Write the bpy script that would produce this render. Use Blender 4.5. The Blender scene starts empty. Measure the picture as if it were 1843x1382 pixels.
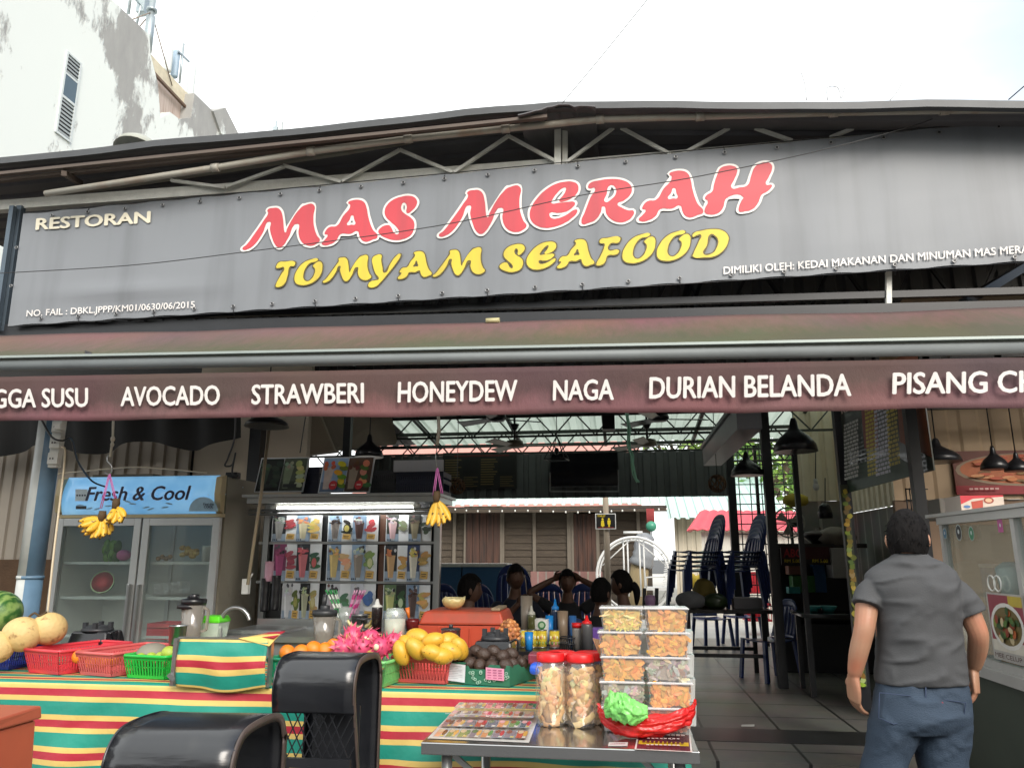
import bpy, math, random
from mathutils import Vector, Matrix, noise
random.seed(11)
R = math.radians
S = bpy.context.scene
COL = S.collection
# ---------------------------------------------------------------- camera
F, PITCH, YAW, CH = 1366.0, R(12.7), R(8.0), 1.5
FW = Vector((-math.sin(YAW)*math.cos(PITCH), math.cos(YAW)*math.cos(PITCH), math.sin(PITCH)))
RT = Vector((math.cos(YAW), math.sin(YAW), 0))
UP = RT.cross(FW)
CAM = Vector((0, 0, CH))
cd = bpy.data.cameras.new('camera'); cam = bpy.data.objects.new('camera', cd); COL.objects.link(cam)
cd.sensor_width = 36; cd.sensor_fit = 'HORIZONTAL'; cd.lens = 36*F/1843; cd.clip_start = .05; cd.clip_end = 600
cam.matrix_world = Matrix(((RT.x, UP.x, -FW.x, 0), (RT.y, UP.y, -FW.y, 0), (RT.z, UP.z, -FW.z, CH), (0, 0, 0, 1)))
S.camera = cam
# ---------------------------------------------------------------- light
S.view_settings.view_transform = 'Standard'; S.view_settings.look = 'None'
S.view_settings.exposure = 1.45; S.view_settings.gamma = 1
SUN_EL, SUN_AZ = R(35), R(152)          # azimuth: clockwise from +Y
w = bpy.data.worlds.new('World'); S.world = w; w.use_nodes = True
nt = w.node_tree; nt.nodes.clear()
def wn(t, **k):
    n = nt.nodes.new(t)
    for a, b in k.items(): setattr(n, a, b)
    return n
sky = wn('ShaderNodeTexSky', sky_type='NISHITA', sun_disc=False, sun_elevation=SUN_EL, sun_rotation=SUN_AZ)
sky.air_density = 1.2; sky.dust_density = 3.0
bg1 = wn('ShaderNodeBackground'); bg1.inputs[1].default_value = .09
nt.links.new(sky.outputs[0], bg1.inputs[0])
bg2 = wn('ShaderNodeBackground'); bg2.inputs[0].default_value = (.97, 1.0, 1.0, 1); bg2.inputs[1].default_value = .68
tc = wn('ShaderNodeTexCoord'); nz = wn('ShaderNodeTexNoise'); nz.inputs['Scale'].default_value = 2.2; nz.inputs['Detail'].default_value = 5
mp = wn('ShaderNodeMapping'); mp.inputs['Scale'].default_value = (1, 1, 2.5)
nt.links.new(tc.outputs['Generated'], mp.inputs[0]); nt.links.new(mp.outputs[0], nz.inputs['Vector'])
# thin cloud cover, opening to pale blue towards the right (+X)
sx = wn('ShaderNodeSeparateXYZ'); nt.links.new(tc.outputs['Generated'], sx.inputs[0])
m1 = wn('ShaderNodeMath', operation='MULTIPLY_ADD'); m1.inputs[1].default_value = -1.5; m1.inputs[2].default_value = .78
nt.links.new(sx.outputs['X'], m1.inputs[0])
m2 = wn('ShaderNodeMath', operation='ADD', use_clamp=True)
m3 = wn('ShaderNodeMath', operation='MULTIPLY'); m3.inputs[1].default_value = .75
nt.links.new(nz.outputs['Fac'], m3.inputs[0]); nt.links.new(m1.outputs[0], m2.inputs[0]); nt.links.new(m3.outputs[0], m2.inputs[1])
mx = wn('ShaderNodeMixShader'); nt.links.new(m2.outputs[0], mx.inputs[0])
nt.links.new(bg1.outputs[0], mx.inputs[1]); nt.links.new(bg2.outputs[0], mx.inputs[2])
wo = wn('ShaderNodeOutputWorld'); nt.links.new(mx.outputs[0], wo.inputs[0])
sl = bpy.data.lights.new('sun', 'SUN'); sl.energy = 1.05; sl.angle = R(30); sl.color = (1, .96, .9)
so = bpy.data.objects.new('sun', sl); COL.objects.link(so)
sd = Vector((math.sin(SUN_AZ)*math.cos(SUN_EL), math.cos(SUN_AZ)*math.cos(SUN_EL), math.sin(SUN_EL)))
so.rotation_euler = sd.to_track_quat('Z', 'Y').to_euler(); so.location = (0, 0, 30)
S.cycles.max_bounces = 8; S.cycles.transparent_max_bounces = 28; S.cycles.diffuse_bounces = 6
S.cycles.use_denoising = True
# ---------------------------------------------------------------- helpers
def ray(px, py): return FW + RT*((px-921.5)/F) + UP*((691-py)/F)
def at(px, py, Y): d = ray(px, py); return CAM + d*(Y/d.y)
def atz(px, py, Z): d = ray(px, py); return CAM + d*((Z-CH)/d.z)
def atx(px, py, X): d = ray(px, py); return CAM + d*(X/d.x)
def lin(v): return v/12.92 if v <= .04045 else ((v+.055)/1.055)**2.4
def C(h): return tuple(lin(int(h[i:i+2], 16)/255) for i in (0, 2, 4))
MATS = {}
def mat(name, col, rough=.55, metal=0, var=.12, scale=6, bump=0, bscale=60, trans=0, emit=0, stretch=(1, 1, 1), col2=None, thr=None, spec=.5, coat=0, wave=None, detail=4):
    """principled surface with procedural colour variation and bump"""
    if name in MATS: return MATS[name]
    m = bpy.data.materials.new(name); m.use_nodes = True; t = m.node_tree; N = t.nodes; L = t.links
    b = N['Principled BSDF']
    tc = N.new('ShaderNodeTexCoord'); mp = N.new('ShaderNodeMapping'); mp.inputs['Scale'].default_value = stretch
    L.new(tc.outputs['Object'], mp.inputs[0])
    nz = N.new('ShaderNodeTexNoise'); nz.inputs['Scale'].default_value = scale; nz.inputs['Detail'].default_value = detail; nz.inputs['Roughness'].default_value = .6
    L.new(mp.outputs[0], nz.inputs['Vector'])
    mix = N.new('ShaderNodeMix'); mix.data_type = 'RGBA'
    ca = tuple(max(0, x*(1-var)) for x in col); cb = tuple(min(1, x*(1+var)) for x in col) if col2 is None else col2
    if col2 is not None: ca = col
    mix.inputs['A'].default_value = (*ca, 1); mix.inputs['B'].default_value = (*cb, 1)
    if thr:
        mr = N.new('ShaderNodeMapRange'); mr.inputs['From Min'].default_value = thr[0]; mr.inputs['From Max'].default_value = thr[1]
        L.new(nz.outputs['Fac'], mr.inputs['Value']); L.new(mr.outputs[0], mix.inputs['Factor'])
    else: L.new(nz.outputs['Fac'], mix.inputs['Factor'])
    L.new(mix.outputs['Result'], b.inputs['Base Color'])
    b.inputs['Roughness'].default_value = rough; b.inputs['Metallic'].default_value = metal
    b.inputs['Specular IOR Level'].default_value = spec; b.inputs['Coat Weight'].default_value = coat
    b.inputs['Transmission Weight'].default_value = trans
    if emit: L.new(mix.outputs['Result'], b.inputs['Emission Color']); b.inputs['Emission Strength'].default_value = emit
    if bump:
        n2 = N.new('ShaderNodeTexNoise'); n2.inputs['Scale'].default_value = bscale; n2.inputs['Detail'].default_value = 3
        L.new(mp.outputs[0], n2.inputs['Vector'])
        bp = N.new('ShaderNodeBump'); bp.inputs['Strength'].default_value = bump; bp.inputs['Distance'].default_value = .02
        L.new(n2.outputs['Fac'], bp.inputs['Height']); L.new(bp.outputs[0], b.inputs['Normal'])
    MATS[name] = m; return m
def artmat(name='printed_colours', rough=.45, coat=0, var=.1, scale=25, spec=.5, bump=0, metal=0):
    """colour comes from the mesh's own paint attribute, varied by noise"""
    if name in MATS: return MATS[name]
    m = bpy.data.materials.new(name); m.use_nodes = True; t = m.node_tree; N = t.nodes; L = t.links
    b = N['Principled BSDF']; a = N.new('ShaderNodeAttribute'); a.attribute_name = 'Col'
    nz = N.new('ShaderNodeTexNoise'); nz.inputs['Scale'].default_value = scale; nz.inputs['Detail'].default_value = 3
    tc = N.new('ShaderNodeTexCoord'); L.new(tc.outputs['Object'], nz.inputs['Vector'])
    mr = N.new('ShaderNodeMapRange'); mr.inputs['From Min'].default_value = .25; mr.inputs['From Max'].default_value = .75
    mr.inputs['To Min'].default_value = 1-var; mr.inputs['To Max'].default_value = 1+var
    L.new(nz.outputs['Fac'], mr.inputs['Value'])
    vm = N.new('ShaderNodeVectorMath'); vm.operation = 'SCALE'
    L.new(a.outputs['Color'], vm.inputs[0]); L.new(mr.outputs[0], vm.inputs['Scale']); L.new(vm.outputs[0], b.inputs['Base Color'])
    b.inputs['Roughness'].default_value = rough; b.inputs['Coat Weight'].default_value = coat; b.inputs['Specular IOR Level'].default_value = spec; b.inputs['Metallic'].default_value = metal
    if bump:
        bp = N.new('ShaderNodeBump'); bp.inputs['Strength'].default_value = bump; bp.inputs['Distance'].default_value = .01
        L.new(nz.outputs['Fac'], bp.inputs['Height']); L.new(bp.outputs[0], b.inputs['Normal'])
    MATS[name] = m; return m
def glassmat(name, tint=(.9, .95, .95), refl=.12, rough=.02, alpha=.1):
    """thin pane: mostly see-through, reflecting by fresnel, a little surface film"""
    if name in MATS: return MATS[name]
    m = bpy.data.materials.new(name); m.use_nodes = True; t = m.node_tree; N = t.nodes; L = t.links
    N.clear()
    o = N.new('ShaderNodeOutputMaterial'); tr = N.new('ShaderNodeBsdfTransparent'); tr.inputs[0].default_value = (*tint, 1)
    df = N.new('ShaderNodeBsdfDiffuse'); df.inputs[0].default_value = (*tint, 1)
    gl = N.new('ShaderNodeBsdfGlossy'); gl.inputs['Roughness'].default_value = rough
    nz = N.new('ShaderNodeTexNoise'); nz.inputs['Scale'].default_value = 9
    ml = N.new('ShaderNodeMath'); ml.operation = 'MULTIPLY'; ml.inputs[1].default_value = alpha; mrr = N.new('ShaderNodeMapRange'); mrr.inputs['To Min'].default_value = .92; mrr.inputs['To Max'].default_value = 1.08; L.new(nz.outputs['Fac'], mrr.inputs[0]); L.new(mrr.outputs[0], ml.inputs[0])
    a = N.new('ShaderNodeMixShader'); L.new(ml.outputs[0], a.inputs[0]); L.new(tr.outputs[0], a.inputs[1]); L.new(df.outputs[0], a.inputs[2])
    fr = N.new('ShaderNodeFresnel'); fr.inputs['IOR'].default_value = 1.5
    ad = N.new('ShaderNodeMath'); ad.operation = 'ADD'; ad.use_clamp = True; ad.inputs[1].default_value = refl; gb = N.new('ShaderNodeNewGeometry'); nb = N.new('ShaderNodeMath'); nb.operation = 'SUBTRACT'; nb.inputs[0].default_value = 1; L.new(gb.outputs['Backfacing'], nb.inputs[1]); fm = N.new('ShaderNodeMath'); fm.operation = 'MULTIPLY'; L.new(fr.outputs[0], fm.inputs[0]); L.new(nb.outputs[0], fm.inputs[1]); L.new(fm.outputs[0], ad.inputs[0])
    x = N.new('ShaderNodeMixShader'); L.new(ad.outputs[0], x.inputs[0]); L.new(a.outputs[0], x.inputs[1]); L.new(gl.outputs[0], x.inputs[2])
    L.new(x.outputs[0], o.inputs[0]); MATS[name] = m; return m
def speckle(m, scale, lo, hi, col, detail=3):
    """blemishes: scattered darker marks over the surface colour"""
    t = m.node_tree; N = t.nodes; L = t.links; b = N['Principled BSDF']; src = b.inputs['Base Color'].links[0].from_socket
    n = N.new('ShaderNodeTexNoise'); n.inputs['Scale'].default_value = scale; n.inputs['Detail'].default_value = detail; g = N.new('ShaderNodeNewGeometry'); L.new(g.outputs['Position'], n.inputs[0])
    mr = N.new('ShaderNodeMapRange'); mr.inputs['From Min'].default_value = lo; mr.inputs['From Max'].default_value = hi; L.new(n.outputs['Fac'], mr.inputs[0])
    x = N.new('ShaderNodeMix'); x.data_type = 'RGBA'; x.inputs['B'].default_value = (*col, 1); L.new(src, x.inputs['A']); L.new(mr.outputs[0], x.inputs['Factor']); L.new(x.outputs['Result'], b.inputs['Base Color']); return m
ROOT = {}
def tag(o, label=None, cat=None, group=None, kind=None):
    if label: o['label'] = label
    if cat: o['category'] = cat
    if group: o['group'] = group
    if kind: o['kind'] = kind
    return o
def thing(name, label, cat, loc=(0, 0, 0), group=None):
    o = bpy.data.objects.new(name, None); COL.objects.link(o); o.location = loc; o.empty_display_size = .1
    ROOT[o.name] = Vector(loc); return tag(o, label, cat, group)
def link(name, me, parent=None, loc=None):
    o = bpy.data.objects.new(name, me); COL.objects.link(o)
    if parent is not None:
        o.parent = parent; r = ROOT[parent.name]
    else:
        if loc is None:
            vs = [v.co for v in me.vertices]
            xs = [v.x for v in vs]; ys = [v.y for v in vs]; zs = [v.z for v in vs]
            loc = ((min(xs)+max(xs))/2, (min(ys)+max(ys))/2, min(zs))
        r = Vector(loc); o.location = r
    ROOT[o.name] = Vector(r)
    me.transform(Matrix.Translation(-r)); return o
def copy_tree(o, parent=None):
    c = o.copy(); COL.objects.link(c); ROOT[c.name] = ROOT.get(o.name, Vector())
    if parent is not None: c.parent = parent
    for ch in list(o.children): copy_tree(ch, c)
    return c
def place(o, loc, rz=0, sc=None, rx=0, ry=0):
    o.location = loc; o.rotation_euler = (rx, ry, rz)
    if sc: o.scale = (sc, sc, sc) if isinstance(sc, (int, float)) else sc
    return o
class MB:
    def __init__(s): s.v = []; s.f = []; s.mi = []; s.cl = []; s.sm = []; s.m = 0; s.col = (.8, .8, .8); s.T = None; s.s = False
    def av(s, pts):
        k = len(s.v)
        for p in pts:
            p = Vector(p); s.v.append(s.T @ p if s.T else p)
        return k
    def fc(s, idx, smooth=None):
        s.f.append(tuple(idx)); s.mi.append(s.m); s.cl.append(s.col); s.sm.append(s.s if smooth is None else smooth)
    def poly(s, pts): k = s.av(pts); s.fc(range(k, k+len(pts)))
    def box(s, x0, x1, y0, y1, z0, z1):
        s.hexa([(x0, y0, z0), (x1, y0, z0), (x1, y1, z0), (x0, y1, z0)], [(x0, y0, z1), (x1, y0, z1), (x1, y1, z1), (x0, y1, z1)])
    def hexa(s, a, b):
        n = len(a); k = s.av(list(a)+list(b))
        s.fc(range(k+n-1, k-1, -1), False); s.fc(range(k+n, k+2*n), False)
        for i in range(n): j = (i+1) % n; s.fc((k+i, k+j, k+n+j, k+n+i))
    def bar(s, p0, p1, w, h=None, up=(0, 0, 1)):
        h = w if h is None else h; p0 = Vector(p0); p1 = Vector(p1); d = (p1-p0).normalized(); u = Vector(up)
        if abs(d.dot(u)) > .98: u = Vector((0, 1, 0))
        r = d.cross(u).normalized(); u = r.cross(d)
        o = [r*(w/2)*a+u*(h/2)*b for a, b in ((-1, -1), (1, -1), (1, 1), (-1, 1))]
        s.hexa([p0+q for q in o], [p1+q for q in o])
    def tube(s, path, r, n=8, caps=True, closed=False):
        path = [Vector(p) for p in path]; N = len(path); rs = r if isinstance(r, (list, tuple)) else [r]*N
        rings = []; up = None
        for i, p in enumerate(path):
            a = path[(i-1) % N] if closed or i > 0 else p; b = path[(i+1) % N] if closed or i < N-1 else p
            d = (b-a).normalized()
            if up is None: up = Vector((0, 0, 1)) if abs(d.z) < .9 else Vector((0, 1, 0))
            x = d.cross(up)
            if x.length < 1e-4: x = d.cross(Vector((1, .3, 0)))
            x.normalize(); up = x.cross(d).normalized()
            rings.append(s.av([p+(x*math.cos(2*math.pi*k/n)+up*math.sin(2*math.pi*k/n))*rs[i] for k in range(n)]))
        for i in range(N if closed else N-1):
            a, b = rings[i], rings[(i+1) % N]
            for k in range(n): j = (k+1) % n; s.fc((a+k, a+j, b+j, b+k), True)
        if caps and not closed:
            s.fc([rings[0]+k for k in range(n-1, -1, -1)], False); s.fc([rings[-1]+k for k in range(n)], False)
    def cyl(s, p0, p1, r0, r1=None, n=16): s.tube([p0, p1], [r0, r0 if r1 is None else r1], n)
    def lathe(s, prof, c=(0, 0, 0), n=20, smooth=True, sx=1, sy=1, a0=0):
        c = Vector(c); rings = []
        for r, z in prof:
            rings.append(s.av([c+Vector((r*math.cos(2*math.pi*k/n+a0)*sx, r*math.sin(2*math.pi*k/n+a0)*sy, z)) for k in range(n)]))
        for a, b in zip(rings, rings[1:]):
            for k in range(n): j = (k+1) % n; s.fc((a+k, a+j, b+j, b+k), smooth)
        if prof[0][0] > 1e-4: s.fc([rings[0]+k for k in range(n-1, -1, -1)], False)
        if prof[-1][0] > 1e-4: s.fc([rings[-1]+k for k in range(n)], False)
    def ell(s, c, r, nu=16, nv=10, fn=None, rot=None):
        c = Vector(c); r = (r, r, r) if isinstance(r, (int, float)) else r; rings = []
        for i in range(nv+1):
            t = math.pi*i/nv; row = []
            for k in range(nu):
                a = 2*math.pi*k/nu; d = Vector((math.sin(t)*math.cos(a), math.sin(t)*math.sin(a), -math.cos(t)))
                p = Vector((d.x*r[0], d.y*r[1], d.z*r[2]))*(fn(d) if fn else 1)
                if rot: p = rot @ p
                row.append(c+p)
            rings.append(s.av(row))
        for a, b in zip(rings, rings[1:]):
            for k in range(nu): j = (k+1) % nu; s.fc((a+k, a+j, b+j, b+k), True)
    def sheet(s, nu, nv, fn, smooth=True):
        k = s.av([fn(i/nu, j/nv) for j in range(nv+1) for i in range(nu+1)])
        for j in range(nv):
            for i in range(nu):
                q = k+j*(nu+1)+i; s.fc((q, q+1, q+nu+2, q+nu+1), smooth)
    def prism(s, pts, d):
        """extrude a planar 3D polygon by vector d"""
        d = Vector(d); pts = [Vector(p) for p in pts]; s.hexa(pts, [p+d for p in pts])
    def build(s, name, mats, parent=None, loc=None, bevel=0, solid=0, sub=0):
        me = bpy.data.meshes.new(name); me.from_pydata([tuple(v) for v in s.v], [], s.f)
        mats = mats if isinstance(mats, (list, tuple)) else [mats]
        for m in mats: me.materials.append(m)
        me.polygons.foreach_set('material_index', s.mi); me.polygons.foreach_set('use_smooth', s.sm)
        at_ = me.color_attributes.new('Col', 'FLOAT_COLOR', 'CORNER'); buf = []
        for f, c in zip(s.f, s.cl): buf += [c[0], c[1], c[2], 1.0]*len(f)
        at_.data.foreach_set('color', buf); me.update()
        o = link(name, me, parent, loc)
        if solid: md = o.modifiers.new('solid', 'SOLIDIFY'); md.thickness = solid; md.offset = 0
        if bevel: md = o.modifiers.new('bevel', 'BEVEL'); md.width = bevel; md.segments = 2; md.limit_method = 'ANGLE'
        if sub: md = o.modifiers.new('sub', 'SUBSURF'); md.levels = sub; md.render_levels = sub
        return o
class Art:
    """flat printed picture: coloured shapes laid over each other on the plane o + x*u + y*v"""
    def __init__(s, o, u, v, step=.0004):
        s.mb = MB(); s.o = Vector(o); s.u = Vector(u); s.v = Vector(v); s.n = s.u.cross(s.v).normalized(); s.h = 0; s.step = step
    def P(s, x, y): return s.o+s.u*x+s.v*y+s.n*s.h
    def poly(s, pts, col): s.h += s.step; s.mb.col = col if not isinstance(col, str) else C(col); s.mb.poly([s.P(x, y) for x, y in pts])
    def rect(s, x0, y0, x1, y1, col): s.poly([(x0, y0), (x1, y0), (x1, y1), (x0, y1)], col)
    def ell(s, cx, cy, rx, ry, col, n=12, a=0): s.poly([(cx+rx*math.cos(2*math.pi*k/n)*math.cos(a)-ry*math.sin(2*math.pi*k/n)*math.sin(a), cy+rx*math.cos(2*math.pi*k/n)*math.sin(a)+ry*math.sin(2*math.pi*k/n)*math.cos(a)) for k in range(n)], col)
    def build(s, name, parent=None, m=None): return s.mb.build(name, m or artmat(), parent)
def curve_mesh(cu):
    o = bpy.data.objects.new('tmp', cu); COL.objects.link(o)
    dg = bpy.context.evaluated_depsgraph_get(); me = bpy.data.meshes.new_from_object(o.evaluated_get(dg))
    bpy.data.objects.remove(o); bpy.data.curves.remove(cu); return me
def text(name, body, p0, p1, up, m, parent=None, bold=0, lift=.004, space=1, track=1):
    """flat lettering: baseline p0 to p1, capital height vector up"""
    cu = bpy.data.curves.new(name, 'FONT'); cu.body = body; cu.size = 1; cu.resolution_u = 3; cu.space_character = track; cu.space_word = space; cu.fill_mode = 'FRONT'
    me0 = curve_mesh(cu); co = [v.co.copy() for v in me0.vertices]; fs_ = [tuple(p.vertices) for p in me0.polygons]; bpy.data.meshes.remove(me0)
    x0, x1 = min(v.x for v in co)-bold, max(v.x for v in co)+bold; cap = .695+bold; V = []; Fc = []
    p0 = Vector(p0); a = Vector(p1)-p0; up = Vector(up); n = a.cross(up).normalized()
    for q, (dx, dy) in enumerate(((0, 0), (-bold, 0), (bold, 0), (0, bold*.6), (0, -bold*.6)) if bold else ((0, 0),)):   # heavier strokes: shifted layers
        k = len(V); V += [p0+a*((v.x+dx-x0)/(x1-x0))+up*((v.y+dy)/cap)+n*(lift+.0003*q) for v in co]; Fc += [tuple(k+i for i in f) for f in fs_]
    me = bpy.data.meshes.new(name); me.from_pydata([tuple(v) for v in V], [], Fc)
    me.materials.append(m); me.color_attributes.new('Col', 'FLOAT_COLOR', 'CORNER')
    me.update(); return link(name, me, parent)
def catrom(pts, k=6):
    pts = [Vector(p) for p in pts]; out = []
    for i in range(len(pts)-1):
        p0 = pts[max(i-1, 0)]; p1 = pts[i]; p2 = pts[i+1]; p3 = pts[min(i+2, len(pts)-1)]
        for j in range(k):
            t = j/k; out.append(.5*((2*p1)+(p2-p0)*t+(2*p0-5*p1+4*p2-p3)*t*t+(3*p1-p0-3*p2+p3)*t**3))
    out.append(pts[-1]); return out
def nz3(p, sc=1.0): return noise.noise(Vector(p)*sc)
def ribbed(p0, p1, h0, h1, pitch, depth, out, frac=.3):
    """trapezoid-rib sheet between two bottom points; h0, h1 heights; returns list of profile columns"""
    p0 = Vector(p0); p1 = Vector(p1); L = (p1-p0).length; n = max(1, int(L/pitch)); cols = []; out = Vector(out)
    for i in range(n):
        for t, d in ((0, 0), (frac, 0), (frac+.1, depth), (.9, depth)):
            cols.append((p0.lerp(p1, (i+t)/n))+out*d)
    cols.append(p1.copy()); return cols
# ---------------------------------------------------------------- materials
white_metal = mat('white_painted_steel', C('dcdcd4'), .5, var=.2, scale=14, bump=.15)
dark_roof = mat('dark_roof_sheet', (.13, .127, .135), .55, .1, var=.3, scale=3)
edge_roof = mat('grey_roof_edge', (.075, .078, .082), .5, .3, var=.25, scale=5)
rust_pipe = mat('rusty_white_pipe', C('a5a196'), .5, var=.2, scale=4, col2=C('8f7257'), thr=(.5, .8))
black_steel = mat('black_painted_steel', (.014, .015, .018), .35, var=.4, scale=8)
grey_beam = mat('grey_duct_steel', (.2, .2, .21), .5, .2)
beige_sheet = mat('beige_corrugated_sheet', C('a49a8d'), .55, .0, var=.16, scale=2, stretch=(1, 1, .3))
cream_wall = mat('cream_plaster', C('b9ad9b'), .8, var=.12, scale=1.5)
brown_board = mat('stained_brown_board', C('5d4530'), .8, var=.5, scale=3, bump=.3)
# ---------------------------------------------------------------- ground
g = MB(); g.poly([(-120, -40, 0), (120, -40, 0), (120, 260, 0), (-120, 260, 0)])
tag(g.build('street_ground', mat('asphalt', (.06, .06, .06), .85, var=.3, scale=30, bump=.4, bscale=200)), kind='structure')
mb = MB(); q = atz(1345, 1306, .155); mb.poly([q+Vector(v) for v in ((-.05, -.02, 0), (.05, -.03, .004), (.06, .02, .012), (-.04, .03, .003))]); tag(mb.build('paper_scrap', mat('white_paper', C('cfcdc8'), .8)), 'small white paper scrap lying on the tiled floor', 'paper')
def tilemat(name, c1, c2, mortar, size, msize=.012, rough=.35, off=0):
    m = bpy.data.materials.new(name); m.use_nodes = True; t = m.node_tree; N = t.nodes; L = t.links; b = N['Principled BSDF']
    g = N.new('ShaderNodeNewGeometry'); mp = N.new('ShaderNodeMapping'); mp.inputs['Rotation'].default_value = (0, 0, off)
    L.new(g.outputs['Position'], mp.inputs[0])
    br = N.new('ShaderNodeTexBrick'); br.offset = 0; br.inputs['Scale'].default_value = 1; br.inputs['Brick Width'].default_value = size; br.inputs['Row Height'].default_value = size
    br.inputs['Mortar Size'].default_value = msize; br.inputs['Color1'].default_value = (*c1, 1); br.inputs['Color2'].default_value = (*c2, 1); br.inputs['Mortar'].default_value = (*mortar, 1)
    L.new(mp.outputs[0], br.inputs[0])
    nz = N.new('ShaderNodeTexNoise'); nz.inputs['Scale'].default_value = 2.2; nz.inputs['Detail'].default_value = 9; nz.inputs['Roughness'].default_value = .7; L.new(g.outputs['Position'], nz.inputs['Vector'])
    mx = N.new('ShaderNodeMix'); mx.data_type = 'RGBA'; mx.blend_type = 'MULTIPLY'; mx.inputs['Factor'].default_value = .75
    L.new(br.outputs[0], mx.inputs['A']); L.new(nz.outputs['Color'], mx.inputs['B'])
    hs = N.new('ShaderNodeHueSaturation'); hs.inputs['Saturation'].default_value = .6; hs.inputs['Value'].default_value = 1.3
    L.new(mx.outputs['Result'], hs.inputs['Color']); L.new(hs.outputs[0], b.inputs['Base Color'])
    b.inputs['Roughness'].default_value = rough
    bp = N.new('ShaderNodeBump'); bp.inputs['Strength'].default_value = .3; bp.inputs['Distance'].default_value = .004; bp.invert = True
    L.new(br.outputs['Fac'], bp.inputs['Height']); L.new(bp.outputs[0], b.inputs['Normal']); MATS[name] = m; return m
g = MB(); g.box(-9, 9, 5.68, 13.6, .001, .15)
tag(g.build('restaurant_floor', tilemat('floor_tiles', C('7a746a'), C('6e6960'), C('2d2b29'), .6)), kind='structure')
g = MB(); g.box(-9, 9, 6.25, 6.7, .15, .154)
tag(g.build('floor_strip', mat('black_floor_tile', (.022, .022, .022), .3, var=.3)), kind='structure')
g = MB(); g.box(-30, 30, 13.6, 60, .001, .12)
tag(g.build('yard', mat('pale_concrete_yard', C('b5b2aa'), .85, var=.2, scale=2, bump=.2)), kind='structure')
# ---------------------------------------------------------------- restaurant building
B = thing('restaurant_building', 'open fronted restaurant shed with low gable roof, white truss and black steel frame', 'building', (-1, 5.4, 0))
YF, YT, YB = 5.0, 5.4, 7.5
eL = at(-260, 312, YF); eC = at(1003, 188, YF); eR = at(2300, 186, YF)
def roof_side(a, b, n, name, m):
    mb = MB(); cols = []
    for i in range(n):
        for t, d in ((0, 0), (.62, 0), (.7, .03), (.92, .03)): cols.append((YF+(YB-YF)*(i+t)/n, d))
    cols.append((YB, 0)); k = len(cols)
    st = mb.av([(a.x, y, a.z+d) for y, d in cols]+[(b.x, y, b.z+d) for y, d in cols])
    for i in range(k-1): mb.fc((st+i, st+i+1, st+k+i+1, st+k+i))
    mb.build(name, m, B, solid=.004)
roof_side(eL, eC, 12, 'roof_sheet', dark_roof); roof_side(eC, eR, 12, 'roof_sheet', dark_roof)
mb = MB()   # folded edge trim along the verge
def wob(a, b, n, amp): return [a.lerp(b, i/n)+Vector((0, 0, amp*nz3((i*.37, a.z, 2)))) for i in range(n+1)]
for a, b, nn in ((eL, eC, 26), (eC, eR, 22)):
    p = wob(a, b, nn, .018)
    for q, r in zip(p, p[1:]): mb.hexa([q+Vector((0, -.03, -.05)), r+Vector((0, -.03, -.05)), r+Vector((0, .02, -.05)), q+Vector((0, .02, -.05))], [q+Vector((0, -.03, .005)), r+Vector((0, -.03, .005)), r+Vector((0, .03, .034)), q+Vector((0, .03, .034))])
mb.build('roof_edge_trim', edge_roof, B)
mb = MB()   # crumpled ridge cap
c0, c1, c2 = at(932, 203, YF-.06), at(1005, 184, YF-.06), at(1072, 188, YF-.06)
def ridge(u, v):
    q = c0.lerp(c1, u*2) if u < .5 else c1.lerp(c2, u*2-1)
    return q+Vector((0, v*2.2, .012+.02*nz3((u*9, v*7, 1))-(.03 if v == 0 else 0)))
mb.sheet(14, 8, ridge, False); mb.build('ridge_cap', dark_roof, B, solid=.008)
mb = MB()   # overhanging purlins under the left slope
for py0, py1 in ((318, 211), (330, 219)):
    mb.bar(at(-40, py0, 5.0+(py0-318)*.012), at(985, py1, 5.0+(py0-318)*.012), .04, .025)
mb.bar(at(115, 312, 5.0), at(145, 330, 5.35), .04); mb.build('purlin', mat('weathered_brown_steel', C('5b5048'), .6, .2, var=.3), B)
# pipe gutter
mb = MB(); pp = [at(82, 349, 5.08), at(388, 302, 5.08), at(560, 273, 5.08), at(735, 250, 5.08), at(910, 232, 5.08), at(1080, 215, 5.08), at(1260, 210, 5.08), at(1500, 203, 5.08), at(1700, 199, 5.08), at(1990, 196, 5.08)]
mb.tube(pp, .026, 10)
for p in pp[1:-1]: mb.tube([p-Vector((.03, 0, 0)), p+Vector((.03, 0, 0))], .034, 10)
mb.build('gutter_pipe', rust_pipe, B)
# truss
mb = MB()
for a, b in (((90, 352), (1010, 216)), ((1010, 216), (1960, 204))): mb.bar(at(*a, YT), at(*b, YT), .04, .04)
mb.build('truss_top_chord', rust_pipe, B)
mb = MB(); mb.bar(at(-60, 377, YT), at(1010, 298, YT), .07, .09); mb.bar(at(1010, 298, YT), at(1960, 216, YT), .05, .06); mb.build('truss_bottom_chord', white_metal, B)
mb = MB()
for a, b in (((308, 325), (405, 338)), ((408, 337), (512, 300)), ((510, 298), (614, 328)), ((616, 327), (720, 270)), ((720, 270), (815, 311)), ((817, 311), (915, 245)), ((915, 245), (1000, 291)), ((1018, 294), (1110, 226)), ((1110, 226), (1206, 278)), ((1228, 278), (1330, 221)), ((1330, 221), (1426, 254)), ((1494, 248), (1580, 214)), ((1580, 214), (1690, 236))):
    mb = MB(); mb.bar(at(*a, 5.33), at(*b, 5.33), .024, .024); mb.build('truss_web', white_metal, B)
mb = MB(); mb.bar(at(1004, 206, 5.33), at(1004, 300, 5.33), .05, .05); mb.bar(at(1017, 206, 5.36), at(1017, 300, 5.36), .04, .05); mb.build('king_post', white_metal, B)
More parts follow.
